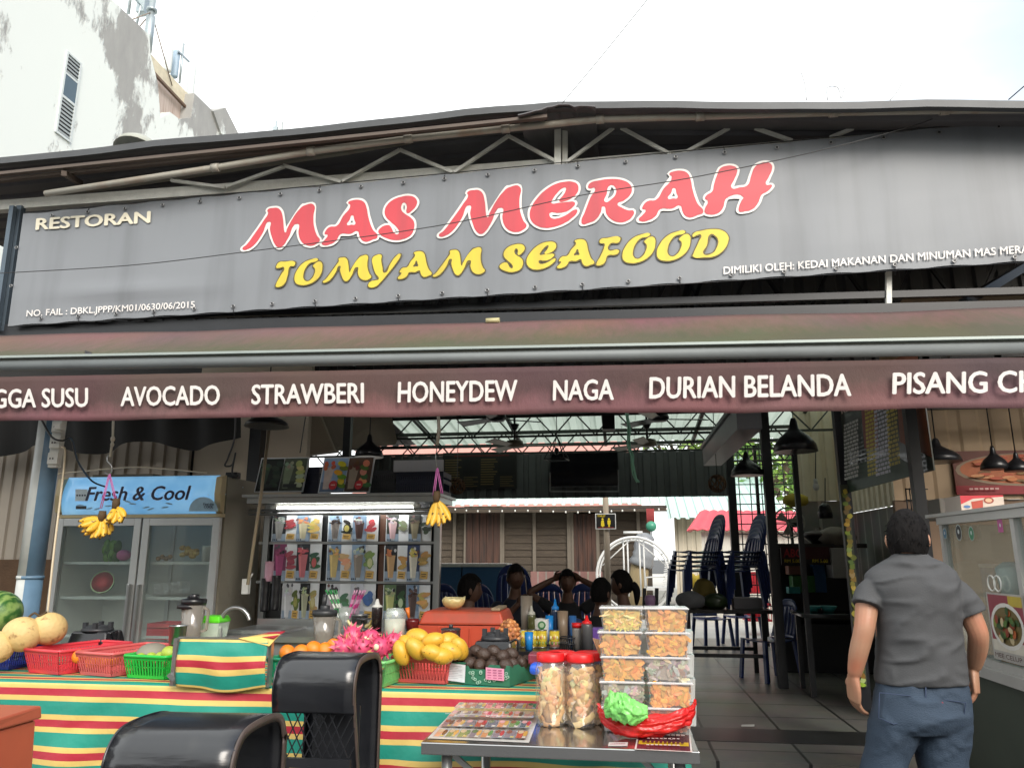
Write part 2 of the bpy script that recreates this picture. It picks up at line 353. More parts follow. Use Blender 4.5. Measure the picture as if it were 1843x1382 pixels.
mb = MB()   # second, darker truss deeper in, and struts
for a, b, Y in (((530, 305), (520, 335), 6.2), ((735, 290), (752, 325), 6.2), ((1310, 235), (1300, 285), 6.2), ((1145, 205), (1060, 300), 6.6), ((1300, 195), (1150, 235), 6.6)): mb.bar(at(*a, Y), at(*b, Y), .04)
z0 = 4.35
for i in range(14):
    x = -5+i*.75; mb.bar((x, 7.2, 3.6), (x+.37, 7.2, 4.3), .03); mb.bar((x+.37, 7.2, 4.3), (x+.75, 7.2, 3.6), .03)
for px, ln in ((690, 40), (850, 30), (870, 42), (1000, 40), (1060, 55), (1220, 45), (1235, 60)):
    p = at(px, 590, 6.3); mb.bar(p, p+Vector((ln*.004, .3, .62)), .045)
mb.bar((-6, 7.2, 3.58), (6, 7.2, 3.58), .06); mb.bar((-6, 7.2, 4.3), (6, 7.2, 4.3), .06); mb.build('inner_truss', black_steel, B)
# black front beam and posts
mb = MB(); mb.bar(at(-120, 600, 5.38), at(1990, 553, 5.38), .09, .1); mb.bar(at(-120, 580, 5.42), at(1990, 520, 5.42), .04, .05)
mb.build('front_beam', black_steel, B)
mb = MB(); mb.bar(at(6, 597, 5.36), at(38, 372, 5.36), .05); mb.bar(at(-8, 597, 5.3), at(24, 372, 5.3), .04); mb.build('banner_side_frame', mat('grey_blue_steel', (.1, .13, .16), .4, .5), B)
mb = MB(); mb.bar(at(1599, 562, 5.4), at(1599, 490, 5.4), .035); mb.build('banner_strut', white_metal, B)
mb = MB(); mb.bar(at(1735, 545, 5.5), at(1843, 480, 6.1), .06); mb.build('diagonal_strut', mat('dark_grey_steel', (.05, .055, .06), .5, .3), B)
# dark closing wall behind the main roof, above the dining roof
mb = MB(); cols = ribbed((-7, 7.52, 3.3), (7, 7.52, 3.3), 0, 0, .2, .03, (0, -1, 0)); k = mb.av(cols+[c+Vector((0, 0, 1.25)) for c in cols])
for i in range(len(cols)-1): mb.fc((k+i, k+i+1, k+len(cols)+i+1, k+len(cols)+i))
mb.build('upper_wall', mat('dark_grey_sheet', (.06, .062, .065), .6), B)
# dining roof: rib sheet on light steel trusses, daylight glowing through some sheets
def skyroof():
    if 'translucent_roof_sheet' in bpy.data.materials: return bpy.data.materials['translucent_roof_sheet']
    m = bpy.data.materials.new('translucent_roof_sheet'); m.use_nodes = True; t = m.node_tree; N = t.nodes; L = t.links; N.clear()
    o = N.new('ShaderNodeOutputMaterial'); d = N.new('ShaderNodeBsdfDiffuse'); tr = N.new('ShaderNodeBsdfTranslucent'); x = N.new('ShaderNodeMixShader')
    nz = N.new('ShaderNodeTexNoise'); nz.inputs['Scale'].default_value = 2; cr = N.new('ShaderNodeMix'); cr.data_type = 'RGBA'
    cr.inputs['A'].default_value = (.38, .45, .39, 1); cr.inputs['B'].default_value = (.55, .62, .54, 1); L.new(nz.outputs['Fac'], cr.inputs['Factor'])
    L.new(cr.outputs['Result'], d.inputs[0]); L.new(cr.outputs['Result'], tr.inputs[0]); x.inputs[0].default_value = .55
    L.new(d.outputs[0], x.inputs[1]); L.new(tr.outputs[0], x.inputs[2]); L.new(x.outputs[0], o.inputs[0]); return m
def dz(y): return 3.85-(y-7.5)*.105
for nm, x0, x1, y0, y1, m in (('dining_roof_sheet', -7, 1.4, 7.55, 10.4, dark_roof), ('dining_roof_sheet', 1.4, 3.6, 7.55, 8.2, dark_roof), ('dining_skylight_sheet', -3.4, 1.4, 10.4, 12.6, skyroof()), ('dining_roof_sheet', -7, -3.4, 10.4, 12.6, dark_roof), ('dining_skylight_sheet', 1.4, 3.6, 8.2, 12.6, skyroof()), ('dining_roof_sheet', 3.6, 7, 7.55, 12.6, dark_roof)):
    mb = MB(); cols = ribbed((x0, 0, 0), (x1, 0, 0), 0, 0, .2, .03, (0, 0, 1)); n = len(cols)
    k = mb.av([(c.x, y0, dz(y0)+c.z) for c in cols]+[(c.x, y1, dz(y1)+c.z) for c in cols])
    for i in range(n-1): mb.fc((k+i, k+i+1, k+n+i+1, k+n+i))
    mb.build(nm, m, B)
mb = MB()
for y in (8.6, 9.6, 10.6, 11.6, 12.4):
    z = dz(y)-.06; mb.bar((-6.5, y, z), (6.5, y, z), .05); mb.bar((-6.5, y, z-.32), (6.5, y, z-.32), .03)
    for i in range(22): x = -6.4+i*.58; mb.bar((x, y, z), (x+.29, y, z-.32), .018); mb.bar((x+.29, y, z-.32), (x+.58, y, z), .018)
for x in (-4.5, -3, -1.6, -.2, 1.2, 2.6): mb.bar((x, 7.6, dz(7.6)-.03), (x, 12.6, dz(12.6)-.03), .05)
mb.build('dining_roof_truss', mat('olive_dark_steel', (.035, .04, .035), .5), B)
# walls
def sheetwall(name, p0, p1, z0, z1, m, pitch=.2, depth=.03, out=(0, -1, 0)):
    mb = MB(); cols = ribbed((p0[0], p0[1], z0), (p1[0], p1[1], z0), 0, 0, pitch, depth, out); n = len(cols)
    k = mb.av(cols+[Vector((c.x, c.y, z1)) for c in cols])
    for i in range(n-1): mb.fc((k+i, k+i+1, k+n+i+1, k+n+i))
    return mb.build(name, m, B, solid=.003)
sheetwall('corrugated_wall', (-8, 6.75), (-4.05, 6.75), 1.42, 2.62, beige_sheet, .13, .022)
mb = MB(); mb.box(-8, -3.2, 6.86, 6.9, .15, 3.4); mb.build('back_board', mat('black_board', (.035, .034, .033), .7), B)
mb = MB(); mb.box(-8, -4.35, 6.7, 6.74, .15, 1.46); mb.build('plywood_panel', brown_board, B)
mb = MB(); mb.box(-4.03, -2.9, 6.76, 6.84, .15, 3.7); mb.build('cream_wall', cream_wall, B)
mb = MB(); s0, s1, s2, s3 = at(440, 745, 7.3), at(575, 745, 7.3), at(602, 812, 7.3), at(445, 830, 7.3)
mb.prism([s0, s1, s2, s3], (0, .12, 0)); mb.build('stair_side', cream_wall, B)
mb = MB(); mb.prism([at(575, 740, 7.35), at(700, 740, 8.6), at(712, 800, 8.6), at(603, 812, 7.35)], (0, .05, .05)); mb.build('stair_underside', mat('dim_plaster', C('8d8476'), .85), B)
sheetwall('rear_hanging_wall', (-4.2, 12.35), (1.75, 12.35), 2.4, 3.12, mat('grey_corrugated_wall', (.1, .105, .105), .5, .2, var=.2), .2, .03)
def post(px, y0, y1, Y, w, m=black_steel, nm='post'):
    a = at(px, (y0+y1)/2, Y); mb = MB(); z1 = at(px, y0, Y).z; z0 = at(px, y1, Y).z
    mb.box(a.x-w/2, a.x+w/2, a.y-w/2, a.y+w/2, z0, z1); return mb.build(nm, m, B)
def postf(px, py, pytop, w, m=black_steel, nm='post', pxt=None):
    a = atz(px, py, .15); z1 = max(at(px, pytop, a.y).z, 1); mb = MB(); mb.box(a.x-w/2, a.x+w/2, a.y-w/2, a.y+w/2, .152, z1); return mb.build(nm, m, B)
postf(1410, 1238, 720, .095); postf(1465, 1254, 800, .05)
post(1320, 760, 1108, 11.6, .11); post(454, 740, 1100, 6.6, .11); post(626, 740, 830, 7.1, .07)
post(1532, 730, 1275, 6.38, .075); post(1668, 730, 1300, 5.42, .068)
# grey duct beam running back on the right
mb = MB(); mb.box(1.18, 1.42, 7.7, 10.9, 2.72, 2.95); mb.build('grey_duct_beam', grey_beam, B)
mb = MB(); mb.box(1.15, 1.45, 7.68, 10.92, 2.955, 3.0); mb.build('duct_flange', mat('dark_grey_steel', (.05, .055, .06), .5, .3), B)
# right side: rib sheet side wall, tiled dado, back wall
sheetwall('side_corrugated_wall', (3.1, 6.9), (3.1, 11.5), 2.05, 3.4, mat('cream_rib_sheet', C('e0d4bc'), .6, var=.12), .19, .035, (-1, 0, 0))
mb = MB(); mb.box(3.12, 3.2, 6.9, 11.5, .15, 2.05)
mb.build('tiled_wall', tilemat('grey_wall_tiles', C('8a8780'), C('7a776f'), C('b5b0a5'), .3, .02), B)
sheetwall('kitchen_corrugated_wall', (2.45, 10.95), (3.1, 10.95), 2.22, 3.5, MATS['cream_rib_sheet'], .15, .035)
mb = MB(); mb.box(2.45, 3.1, 10.96, 11.0, .15, 2.22); mb.build('kitchen_tiled_wall', MATS['grey_wall_tiles'], B)
sheetwall('right_back_wall', (2.3, 6.85), (7.5, 6.85), 1.95, 3.3, mat('tan_rib_sheet', C('b39a7c'), .6, var=.1), .24, .012)
mb = MB(); mb.box(2.3, 7.5, 6.86, 6.92, .15, 1.95); mb.build('right_lower_wall', mat('brown_render', C('7a6553'), .8), B)
mb = MB()
for y in (5.9, 6.5):
    mb.bar((2.15, y, 2.95), (7, y, 2.95), .05); mb.bar((2.15, y, 2.68), (7, y, 2.68), .05)
    for i in range(9): mb.bar((2.3+i*.5, y, 2.68), (2.3+i*.5, y, 2.95), .05)
mb.build('side_truss', black_steel, B)
sheetwall('side_ceiling_sheet', (2.1, 5.5), (2.1, 6.8), 3.2, 3.201, dark_roof)
mb = MB(); cols = ribbed((2.1, 5.5, 3.3), (2.1, 6.9, 3.3), 0, 0, .2, .03, (0, 0, 1)); n = len(cols); k = mb.av(cols+[c+Vector((5.4, 0, 0)) for c in cols])
for i in range(n-1): mb.fc((k+i, k+i+1, k+n+i+1, k+n+i))
mb.build('side_ceiling', mat('tan_ceiling_sheet', C('8d7a62'), .6), B)
# left side wall of the shed, closing the stall side
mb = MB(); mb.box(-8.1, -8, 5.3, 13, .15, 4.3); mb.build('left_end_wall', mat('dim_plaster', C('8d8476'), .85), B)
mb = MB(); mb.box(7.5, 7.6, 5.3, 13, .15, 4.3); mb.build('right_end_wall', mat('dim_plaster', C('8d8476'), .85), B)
# ---------------------------------------------------------------- banner
def vinyl(name, col, bumpy=.5):
    m = mat(name, col, .45, var=.06, scale=1.1); t = m.node_tree; N = t.nodes; L = t.links; b = N['Principled BSDF']
    g = N.new('ShaderNodeNewGeometry'); mp = N.new('ShaderNodeMapping'); mp.inputs['Scale'].default_value = (.6, 1, 2.2); L.new(g.outputs['Position'], mp.inputs[0])
    nz = N.new('ShaderNodeTexNoise'); nz.inputs['Scale'].default_value = 1.6; nz.inputs['Detail'].default_value = 1.5; nz.inputs['Distortion'].default_value = .4; L.new(mp.outputs[0], nz.inputs['Vector'])
    bp = N.new('ShaderNodeBump'); bp.inputs['Strength'].default_value = bumpy; bp.inputs['Distance'].default_value = .05; n3 = N.new('ShaderNodeTexNoise'); n3.inputs['Scale'].default_value = 2.2; n3.inputs['Detail'].default_value = 5; m3 = N.new('ShaderNodeMapping'); m3.inputs['Scale'].default_value = (3.2, 1, .22); L.new(g.outputs['Position'], m3.inputs[0]); L.new(m3.outputs[0], n3.inputs['Vector'])
    r3 = N.new('ShaderNodeMapRange'); r3.inputs['From Min'].default_value = .46; r3.inputs['From Max'].default_value = .72; r3.inputs['To Max'].default_value = .22; L.new(n3.outputs['Fac'], r3.inputs[0]); src = b.inputs['Base Color'].links[0].from_socket
    x3 = N.new('ShaderNodeMix'); x3.data_type = 'RGBA'; x3.inputs['B'].default_value = (.05, .053, .058, 1); L.new(src, x3.inputs['A']); L.new(r3.outputs[0], x3.inputs['Factor']); L.new(x3.outputs['Result'], b.inputs['Base Color'])   # darker vertical streaks
    L.new(nz.outputs['Fac'], bp.inputs['Height']); L.new(bp.outputs[0], b.inputs['Normal']); return m
YBN = 5.28
bTL, bTR, bBL, bBR = at(42, 384, YBN), at(1990, 201, YBN), at(14, 588, YBN), at(1990, 463, YBN)
BN = thing('shop_banner', 'long grey vinyl banner reading MAS MERAH TOMYAM SEAFOOD in red and yellow', 'banner', (-1, YBN, 3.3))
mb = MB()
def bsheet(u, v):
    p = bBL.lerp(bBR, u).lerp(bTL.lerp(bTR, u), v); e = min(1, 6*v*(1-v)*1.2)*min(1, u*12)
    d = .0035*nz3((u*14, v*3.0, 0))+.002*math.sin(u*2*math.pi*17)*(.5+.5*v)
    fold = .022*math.exp(-((v-.27+.25*u)/.06)**2)*max(0, 1-abs(u-.12)/.13)
    sc = .012*abs(math.sin(u*math.pi*21))*(1 if v in (0, 1) else 0)
    return p+Vector((0, -(d+fold)*e, sc*(1 if v == 0 else -1)))
mb.sheet(168, 24, bsheet)
mb.build('banner_sheet', vinyl('grey_vinyl', C('7b7f84'), .06), BN)
mb = MB(); mb.tube([bTL, bTR], .004, 5); mb.tube([bBL, bBR], .004, 5); mb.build('hem_cord', black_steel, BN)
tie = MB(); brass = mat('brass_steel', (.3, .3, .3), .3, .9)
def eyelet(p):
    e = MB(); e.tube([p+Vector((.012*math.cos(a), -.006, .012*math.sin(a))) for a in [i*math.pi/5 for i in range(10)]], .0035, 5, closed=True)
    e.m = 1; e.cyl(p+Vector((0, -.004, 0)), p+Vector((0, -.0065, 0)), .0105, n=8); e.build('eyelet', [brass, black_steel], BN)
def tiex(q, d): t = MB(); t.tube([q+Vector((0, -.01, 0)), q+Vector(d)], .003, 5); t.build('cable_tie', black_steel, BN)
for i, px in enumerate((94, 158, 225, 293, 360, 431, 505, 575, 650, 726, 800, 878, 962, 1040, 1126, 1216, 1304, 1398, 1495, 1590, 1690, 1797)):
    u = (px-42)/1948; q = at(px, 384-(px-42)*.0935+9, YBN-.008); eyelet(q)
    if i % 3 == 1: tiex(q, (0, .02, .06))
for i, px in enumerate((74, 141, 209, 277, 350, 420, 490, 567, 640, 717, 796, 877, 963, 1048, 1131, 1223, 1316, 1411, 1505, 1610, 1717, 1826)):
    q = at(px, 585-(px-14)*.0628-8, YBN-.008); eyelet(q)
    if i % 2: tiex(q, (.005, .02, -.07))
for py in (446, 515): eyelet(at(36-(py-384)*.14+3, py, YBN-.008))
GL = {'M': ((430, 330, .18991), [[(275,265),(290,248),(330,240),(370,240),(400,262),(418,310),(438,465),(447,472),(460,440),(590,240),(630,215),(712,208),(712,320),(715,400),(745,500),(772,545),(740,580),(690,598),(630,585),(590,545),(570,480),(562,390),(470,530),(420,600),(388,615),(355,595),(320,520),(300,440),(297,370),(230,480),(160,580),(100,625),(45,635),(40,620),(75,590),(150,490),(240,360),(283,285)]]),
 'A': ((430, 330, .18991), [[(1040,190),(1080,168),(1150,165),(1190,185),(1215,240),(1230,320),(1270,440),(1318,515),(1270,540),(1210,560),(1170,545),(1145,500),(1130,460),(1060,485),(965,490),(930,545),(880,580),(800,590),(790,575),(820,540),(845,495),(820,488),(825,460),(865,420),(930,410),(990,320),(1060,215)], [(1078,310),(1055,352),(1030,400),(1070,398),(1105,395),(1098,352)]]),
 'S': ((430, 330, .18991), [[(1660,135),(1690,170),(1688,210),(1650,260),(1600,290),(1590,275),(1595,230),(1585,200),(1565,190),(1545,215),(1545,260),(1570,290),(1630,330),(1662,370),(1662,440),(1630,500),(1560,535),(1480,545),(1400,525),(1340,490),(1325,460),(1345,430),(1390,405),(1430,405),(1450,430),(1480,480),(1510,488),(1520,465),(1500,425),(1440,370),(1395,320),(1385,270),(1410,210),(1470,160),(1560,130),(1610,125)]]),
 'E': ((780, 290, .17363), [[(1370,222),(1440,222),(1490,245),(1505,285),(1490,340),(1430,395),(1360,425),(1310,428),(1310,405),(1340,370),(1370,320),(1372,285),(1350,285),(1280,345),(1235,410),(1225,440),(1300,440),(1400,430),(1460,432),(1470,450),(1440,490),(1380,530),(1290,545),(1210,545),(1205,570),(1230,600),(1290,600),(1370,570),(1470,510),(1490,512),(1490,540),(1440,595),(1360,650),(1250,690),(1160,700),(1080,680),(1020,630),(1000,560),(1020,480),(1080,390),(1160,310),(1270,245)]]),
 'R': ((1030, 280, .20619), [[(140,270),(160,245),(230,225),(330,212),(430,220),(500,255),(520,300),(505,350),(450,400),(395,430),(430,460),(490,485),(535,490),(515,550),(470,580),(420,590),(350,570),(300,520),(270,450),(250,500),(200,570),(140,595),(90,605),(80,585),(110,500),(160,370),(195,290),(160,295),(142,290)], [(325,270),(355,268),(380,295),(380,340),(350,380),(285,410),(300,345)]]),
 'H': ((1030, 280, .20619), [[(1290,120),(1340,98),(1400,98),(1435,120),(1435,160),(1410,220),(1390,290),(1460,285),(1525,268),(1560,180),(1590,110),(1640,75),(1700,68),(1735,85),(1740,130),(1710,200),(1690,260),(1740,265),(1735,285),(1700,320),(1650,350),(1620,420),(1570,475),(1500,495),(1455,495),(1450,470),(1475,400),(1490,370),(1350,375),(1310,470),(1270,510),(1200,522),(1155,505),(1155,475),(1180,400),(1158,385),(1170,355),(1220,320),(1235,260),(1265,170)]]),
 'T': ((490, 440, .22246), [[(40,175),(60,150),(110,145),(185,145),(190,160),(180,178),(150,182),(130,250),(105,320),(70,345),(35,345),(35,330),(70,260),(100,190),(60,195),(38,192)]]),
 'O': ((490, 440, .22246), [[(375,125),(310,130),(250,160),(205,215),(185,270),(195,315),(235,332),(290,328),(350,300),(395,250),(410,190),(405,155),(385,143),(345,165),(335,180),(350,200),(345,245),(315,290),(285,303),(260,285),(258,240),(275,195),(310,155),(365,140)]]),
 'Y': ((490, 440, .22246), [[(815,115),(840,95),(885,90),(885,130),(895,190),(910,235),(960,160),(1000,105),(1040,82),(1040,100),(1010,150),(940,240),(880,310),(840,345),(790,350),(780,335),(800,305),(840,295),(865,285),(840,240),(820,180)]]),
 'F': ((890, 400, .23874), [[(795,160),(800,135),(850,125),(945,120),(945,145),(930,160),(875,165),(860,215),(935,215),(935,235),(910,250),(855,255),(830,310),(800,328),(770,328),(770,315),(800,260),(830,185),(830,168)]]),
 'D': ((890, 400, .23874), [[(1495,115),(1500,90),(1560,70),(1650,58),(1720,70),(1760,110),(1760,150),(1730,210),(1660,260),(1580,270),(1495,262),(1500,240),(1540,150),(1555,100),(1520,105)], [(1630,95),(1660,105),(1685,140),(1675,195),(1640,240),(1575,245),(1600,180)]])}
def glyph_splines(ch, box, Y):
    """brush letter outline mapped to its box (photograph pixels) and carried onto the banner plane"""
    (ox, oy, k), loops = GL[ch]; P = [[(ox+x*k, oy+y*k) for x, y in lp] for lp in loops]
    if box:
        xs = [p[0] for p in P[0]]; ys = [p[1] for p in P[0]]; a, b, c, d = min(xs), max(xs), min(ys), max(ys)
        P = [[(box[0]+(x-a)/(b-a)*(box[2]-box[0]), box[1]+(y-c)/(d-c)*(box[3]-box[1])) for x, y in lp] for lp in P]
    return [[at(x, y, Y) for x, y in lp] for lp in P]
def letters(name, items, Y, off, m):
    cu = bpy.data.curves.new(name, 'CURVE'); cu.dimensions = '2D'; cu.fill_mode = 'BOTH'; cu.resolution_u = 5; cu.offset = off
    for ch, box in items:
        for lp in glyph_splines(ch, box, YBN):
            sp = cu.splines.new('BEZIER'); sp.bezier_points.add(len(lp)-1); sp.use_cyclic_u = True
            for b, p in zip(sp.bezier_points, lp):
                b.co = (p.x, p.z, 0); b.handle_left_type = b.handle_right_type = 'AUTO'
    me = curve_mesh(cu)
    for v in me.vertices: v.co = (v.co.x, Y, v.co.y)
    me.materials.clear(); me.materials.append(m); return link(name, me, BN)
def outlines(name, items, Y, wd, m):
    mb = MB()
    for ch, box in items:
        for lp in glyph_splines(ch, box, YBN):
            pts = catrom(lp+[lp[0]], 4)[:-1]; n = len(pts); a = []
            for i, p in enumerate(pts):
                d = pts[(i+1) % n]-pts[i-1]; nn = Vector((-d.z, 0, d.x)).normalized()*wd; dy = .0004*(i % 3)
                a.append((Vector((p.x, Y-dy, p.z))+nn, Vector((p.x, Y-dy, p.z))-nn))
            k = mb.av([q for ab in a for q in ab])
            for i in range(n): j = (i+1) % n; mb.fc((k+2*i, k+2*j, k+2*j+1, k+2*i+1))
    return mb.build(name, m, BN)
def b4(x0, y0, x1, y1): return (490+x0*.22246, 440+y0*.22246, 490+x1*.22246, 440+y1*.22246)
def b5(x0, y0, x1, y1): return (890+x0*.23874, 400+y0*.23874, 890+x1*.23874, 400+y1*.23874)
A3 = (1030+580*.20619, 280+142*.20619, 1030+1142*.20619, 280+578*.20619)
M2 = (780+62*.17363, 290+270*.17363, 780+968*.17363, 290+788*.17363)
red_v = vinyl('faded_red_vinyl', C('c5424c'), .1); yel_v = vinyl('yellow_vinyl', C('d6c03c'), .1); wht_v = vinyl('white_vinyl', C('e3dfdb'), .16)
row1 = [('M', None), ('A', None), ('S', None), ('M', M2), ('E', None), ('R', None), ('A', A3), ('H', None)]
row2 = [('T', None), ('O', None), ('M', b4(415, 95, 805, 312)), ('Y', None), ('A', b4(1020, 62, 1293, 283)), ('M', b4(1303, 33, 1722, 265)), ('S', b5(40, 170, 228, 380)), ('E', b5(243, 153, 466, 362)), ('A', b5(473, 135, 752, 350)), ('F', None), ('O', b5(965, 95, 1212, 312)), ('O', b5(1224, 75, 1476, 295)), ('D', None)]
outlines('title_outline', row1, YBN-.009, .017, wht_v); letters('title_lettering', row1, YBN-.0115, .0, red_v)
outlines('subtitle_outline', row2, YBN-.009, .009, mat('olive_vinyl', C('5a5028'), .5)); letters('subtitle_lettering', row2, YBN-.0115, .0, yel_v)
def btext(name, s, x0, y0, x1, y1, hx, hy, m, bold): text(name, s, at(x0, y0, YBN-.009), at(x1, y1, YBN-.009), at(x0+hx, y0-hy, YBN-.009)-at(x0, y0, YBN-.009), m, BN, bold)
btext('restaurant_word', 'RESTORAN', 64, 414, 271, 401, 2, 21, mat('cream_vinyl', C('d8d2bd'), .45), .035)
btext('licence_number', 'NO. FAIL : DBKL.JPPP/KM01/0630/06/2015', 48, 570, 351, 554, 1, 11.5, wht_v, .012)
btext('owner_line', 'DIMILIKI OLEH: KEDAI MAKANAN DAN MINUMAN MAS MERAH', 1302, 494, 1866, 454, 0, 13.5, wht_v, .02)
# ---------------------------------------------------------------- awning
AW = thing('awning', 'maroon fabric awning with green algae stains and a valance listing fruit drinks', 'awning', (-1, 4.1, 2.2))
aF0, aF1, aB0, aB1 = at(-190, 660, 4.0), at(2010, 621, 4.0), at(-170, 609, 5.22), at(2010, 549, 5.22)
def canvas(name, top, low, stain, axis_z):
    m = bpy.data.materials.new(name); m.use_nodes = True; t = m.node_tree; N = t.nodes; L = t.links; b = N['Principled BSDF']
    g = N.new('ShaderNodeNewGeometry'); mp = N.new('ShaderNodeMapping'); mp.inputs['Rotation'].default_value = (0, 0, R(-24)); mp.inputs['Scale'].default_value = (3.2, .8, 1.2); L.new(g.outputs['Position'], mp.inputs[0])
    nz = N.new('ShaderNodeTexNoise'); nz.inputs['Scale'].default_value = 5; nz.inputs['Detail'].default_value = 10; nz.inputs['Roughness'].default_value = .72; L.new(mp.outputs[0], nz.inputs['Vector'])
    sp = N.new('ShaderNodeSeparateXYZ'); L.new(g.outputs['Position'], sp.inputs[0])
    mr = N.new('ShaderNodeMapRange'); mr.inputs['From Min'].default_value = axis_z[0]; mr.inputs['From Max'].default_value = axis_z[1]; mr.inputs['To Min'].default_value = 1.02; mr.inputs['To Max'].default_value = -.3
    L.new(sp.outputs['Z'], mr.inputs[0])
    ad = N.new('ShaderNodeMath'); ad.operation = 'ADD'; L.new(mr.outputs[0], ad.inputs[0]); L.new(nz.outputs['Fac'], ad.inputs[1])
    m2 = N.new('ShaderNodeMapRange'); m2.inputs['From Min'].default_value = .42; m2.inputs['From Max'].default_value = 1.0; L.new(ad.outputs[0], m2.inputs[0])
    mx = N.new('ShaderNodeMix'); mx.data_type = 'RGBA'; mx.inputs['A'].default_value = (*top, 1); mx.inputs['B'].default_value = (*stain, 1); L.new(m2.outputs[0], mx.inputs['Factor'])
    n2 = N.new('ShaderNodeTexNoise'); n2.inputs['Scale'].default_value = 1.3; L.new(g.outputs['Position'], n2.inputs['Vector'])
    m3 = N.new('ShaderNodeMix'); m3.data_type = 'RGBA'; m3.blend_type = 'MULTIPLY'; m3.inputs['Factor'].default_value = .5; L.new(mx.outputs['Result'], m3.inputs['A']); L.new(n2.outputs['Color'], m3.inputs['B'])
    hs = N.new('ShaderNodeHueSaturation'); hs.inputs['Value'].default_value = 1.35; hs.inputs['Saturation'].default_value = .9; L.new(m3.outputs['Result'], hs.inputs['Color']); L.new(hs.outputs[0], b.inputs['Base Color'])
    b.inputs['Roughness'].default_value = .8
    bp = N.new('ShaderNodeBump'); bp.inputs['Strength'].default_value = .35; bp.inputs['Distance'].default_value = .02; L.new(nz.outputs['Fac'], bp.inputs['Height']); L.new(bp.outputs[0], b.inputs['Normal']); return m
mb = MB()
def cano(u, v):
    p = aF0.lerp(aF1, u).lerp(aB0.lerp(aB1, u), v); return p+Vector((0, 0, .015*nz3((u*9, v*2, 4))-.05*math.sin(math.pi*v)))
mb.sheet(120, 16, cano); mb.build('canopy', canvas('mossy_maroon_canvas', C('684c48'), C('5d3238'), C('4b4935'), (2.62, 3.2)), AW, solid=.003)
mb = MB(); mb.tube([aF0+Vector((0, -.01, -.008)), aF1+Vector((0, -.01, -.008))], .034, 14); mb.build('front_bar', mat('grey_alu_bar', C('787d7e'), .6, .15, var=.2, scale=3), AW)
mb = MB(); mb.bar(aF0+Vector((0, -.03, .036)), aF1+Vector((0, -.03, .036)), .05, .014); mb.build('front_bar_rail', mat('pale_alu', C('9aa39f'), .45, .3), AW)
v0, v1, w0, w1 = at(-190, 682, 3.98), at(2010, 640, 3.98), at(-190, 760, 3.97), at(2010, 732.5, 3.97)
mb = MB()
def vala(u, v):
    p = w0.lerp(w1, u).lerp(v0.lerp(v1, u), v); f = (1-v)
    return p+Vector((0, .012*f*math.sin(u*61+2*math.sin(u*9))+.006*nz3((u*40, v*3, 0)), .005*f*math.sin(u*23)))
mb.sheet(240, 8, vala)
vm = canvas('maroon_valance_canvas', C('4b3432'), C('5d3238'), C('6d4446'), (2.2, 2.42))
mb.build('valance', vm, AW, solid=.002)
wl = mat('white_screen_print', C('cfcac6'), .7, var=.12, scale=18)
for s, x0, x1, yb, h in (('GGA SUSU', -11, 160, 734, 34), ('AVOCADO', 218, 397, 730.5, 35), ('STRAWBERI', 453, 656, 727.5, 36), ('HONEYDEW', 716, 932, 724, 37.5), ('NAGA', 995, 1105, 720.5, 37), ('DURIAN BELANDA', 1168, 1532, 717, 39), ('PISANG CHEESE', 1605, 1975, 709, 39)):
    p0 = at(x0, yb, 3.951); p1 = at(x1, yb-(x1-x0)*.0135, 3.951); text('drink_name', s, p0, p1, at(x0+1, yb-h, 3.951)-p0, wl, AW, .028, .006)
mb = MB()
for px in (160, 905, 1700): mb.bar(at(px, 655, 4.05), at(px, 600, 5.2)-Vector((0, 0, .12)), .04)
mb.build('folding_arm', black_steel, AW)
mb = MB(); q = at(887, 577, 5.2); mb.tube([q-Vector((.05, 0, 0)), q+Vector((.05, 0, 0))], .02, 8); tag(mb.build('light_fitting', mat('yellowed_plastic', C('b5ad82'), .5)), 'small yellowed cylindrical fitting on the black beam above the awning', 'light fitting')
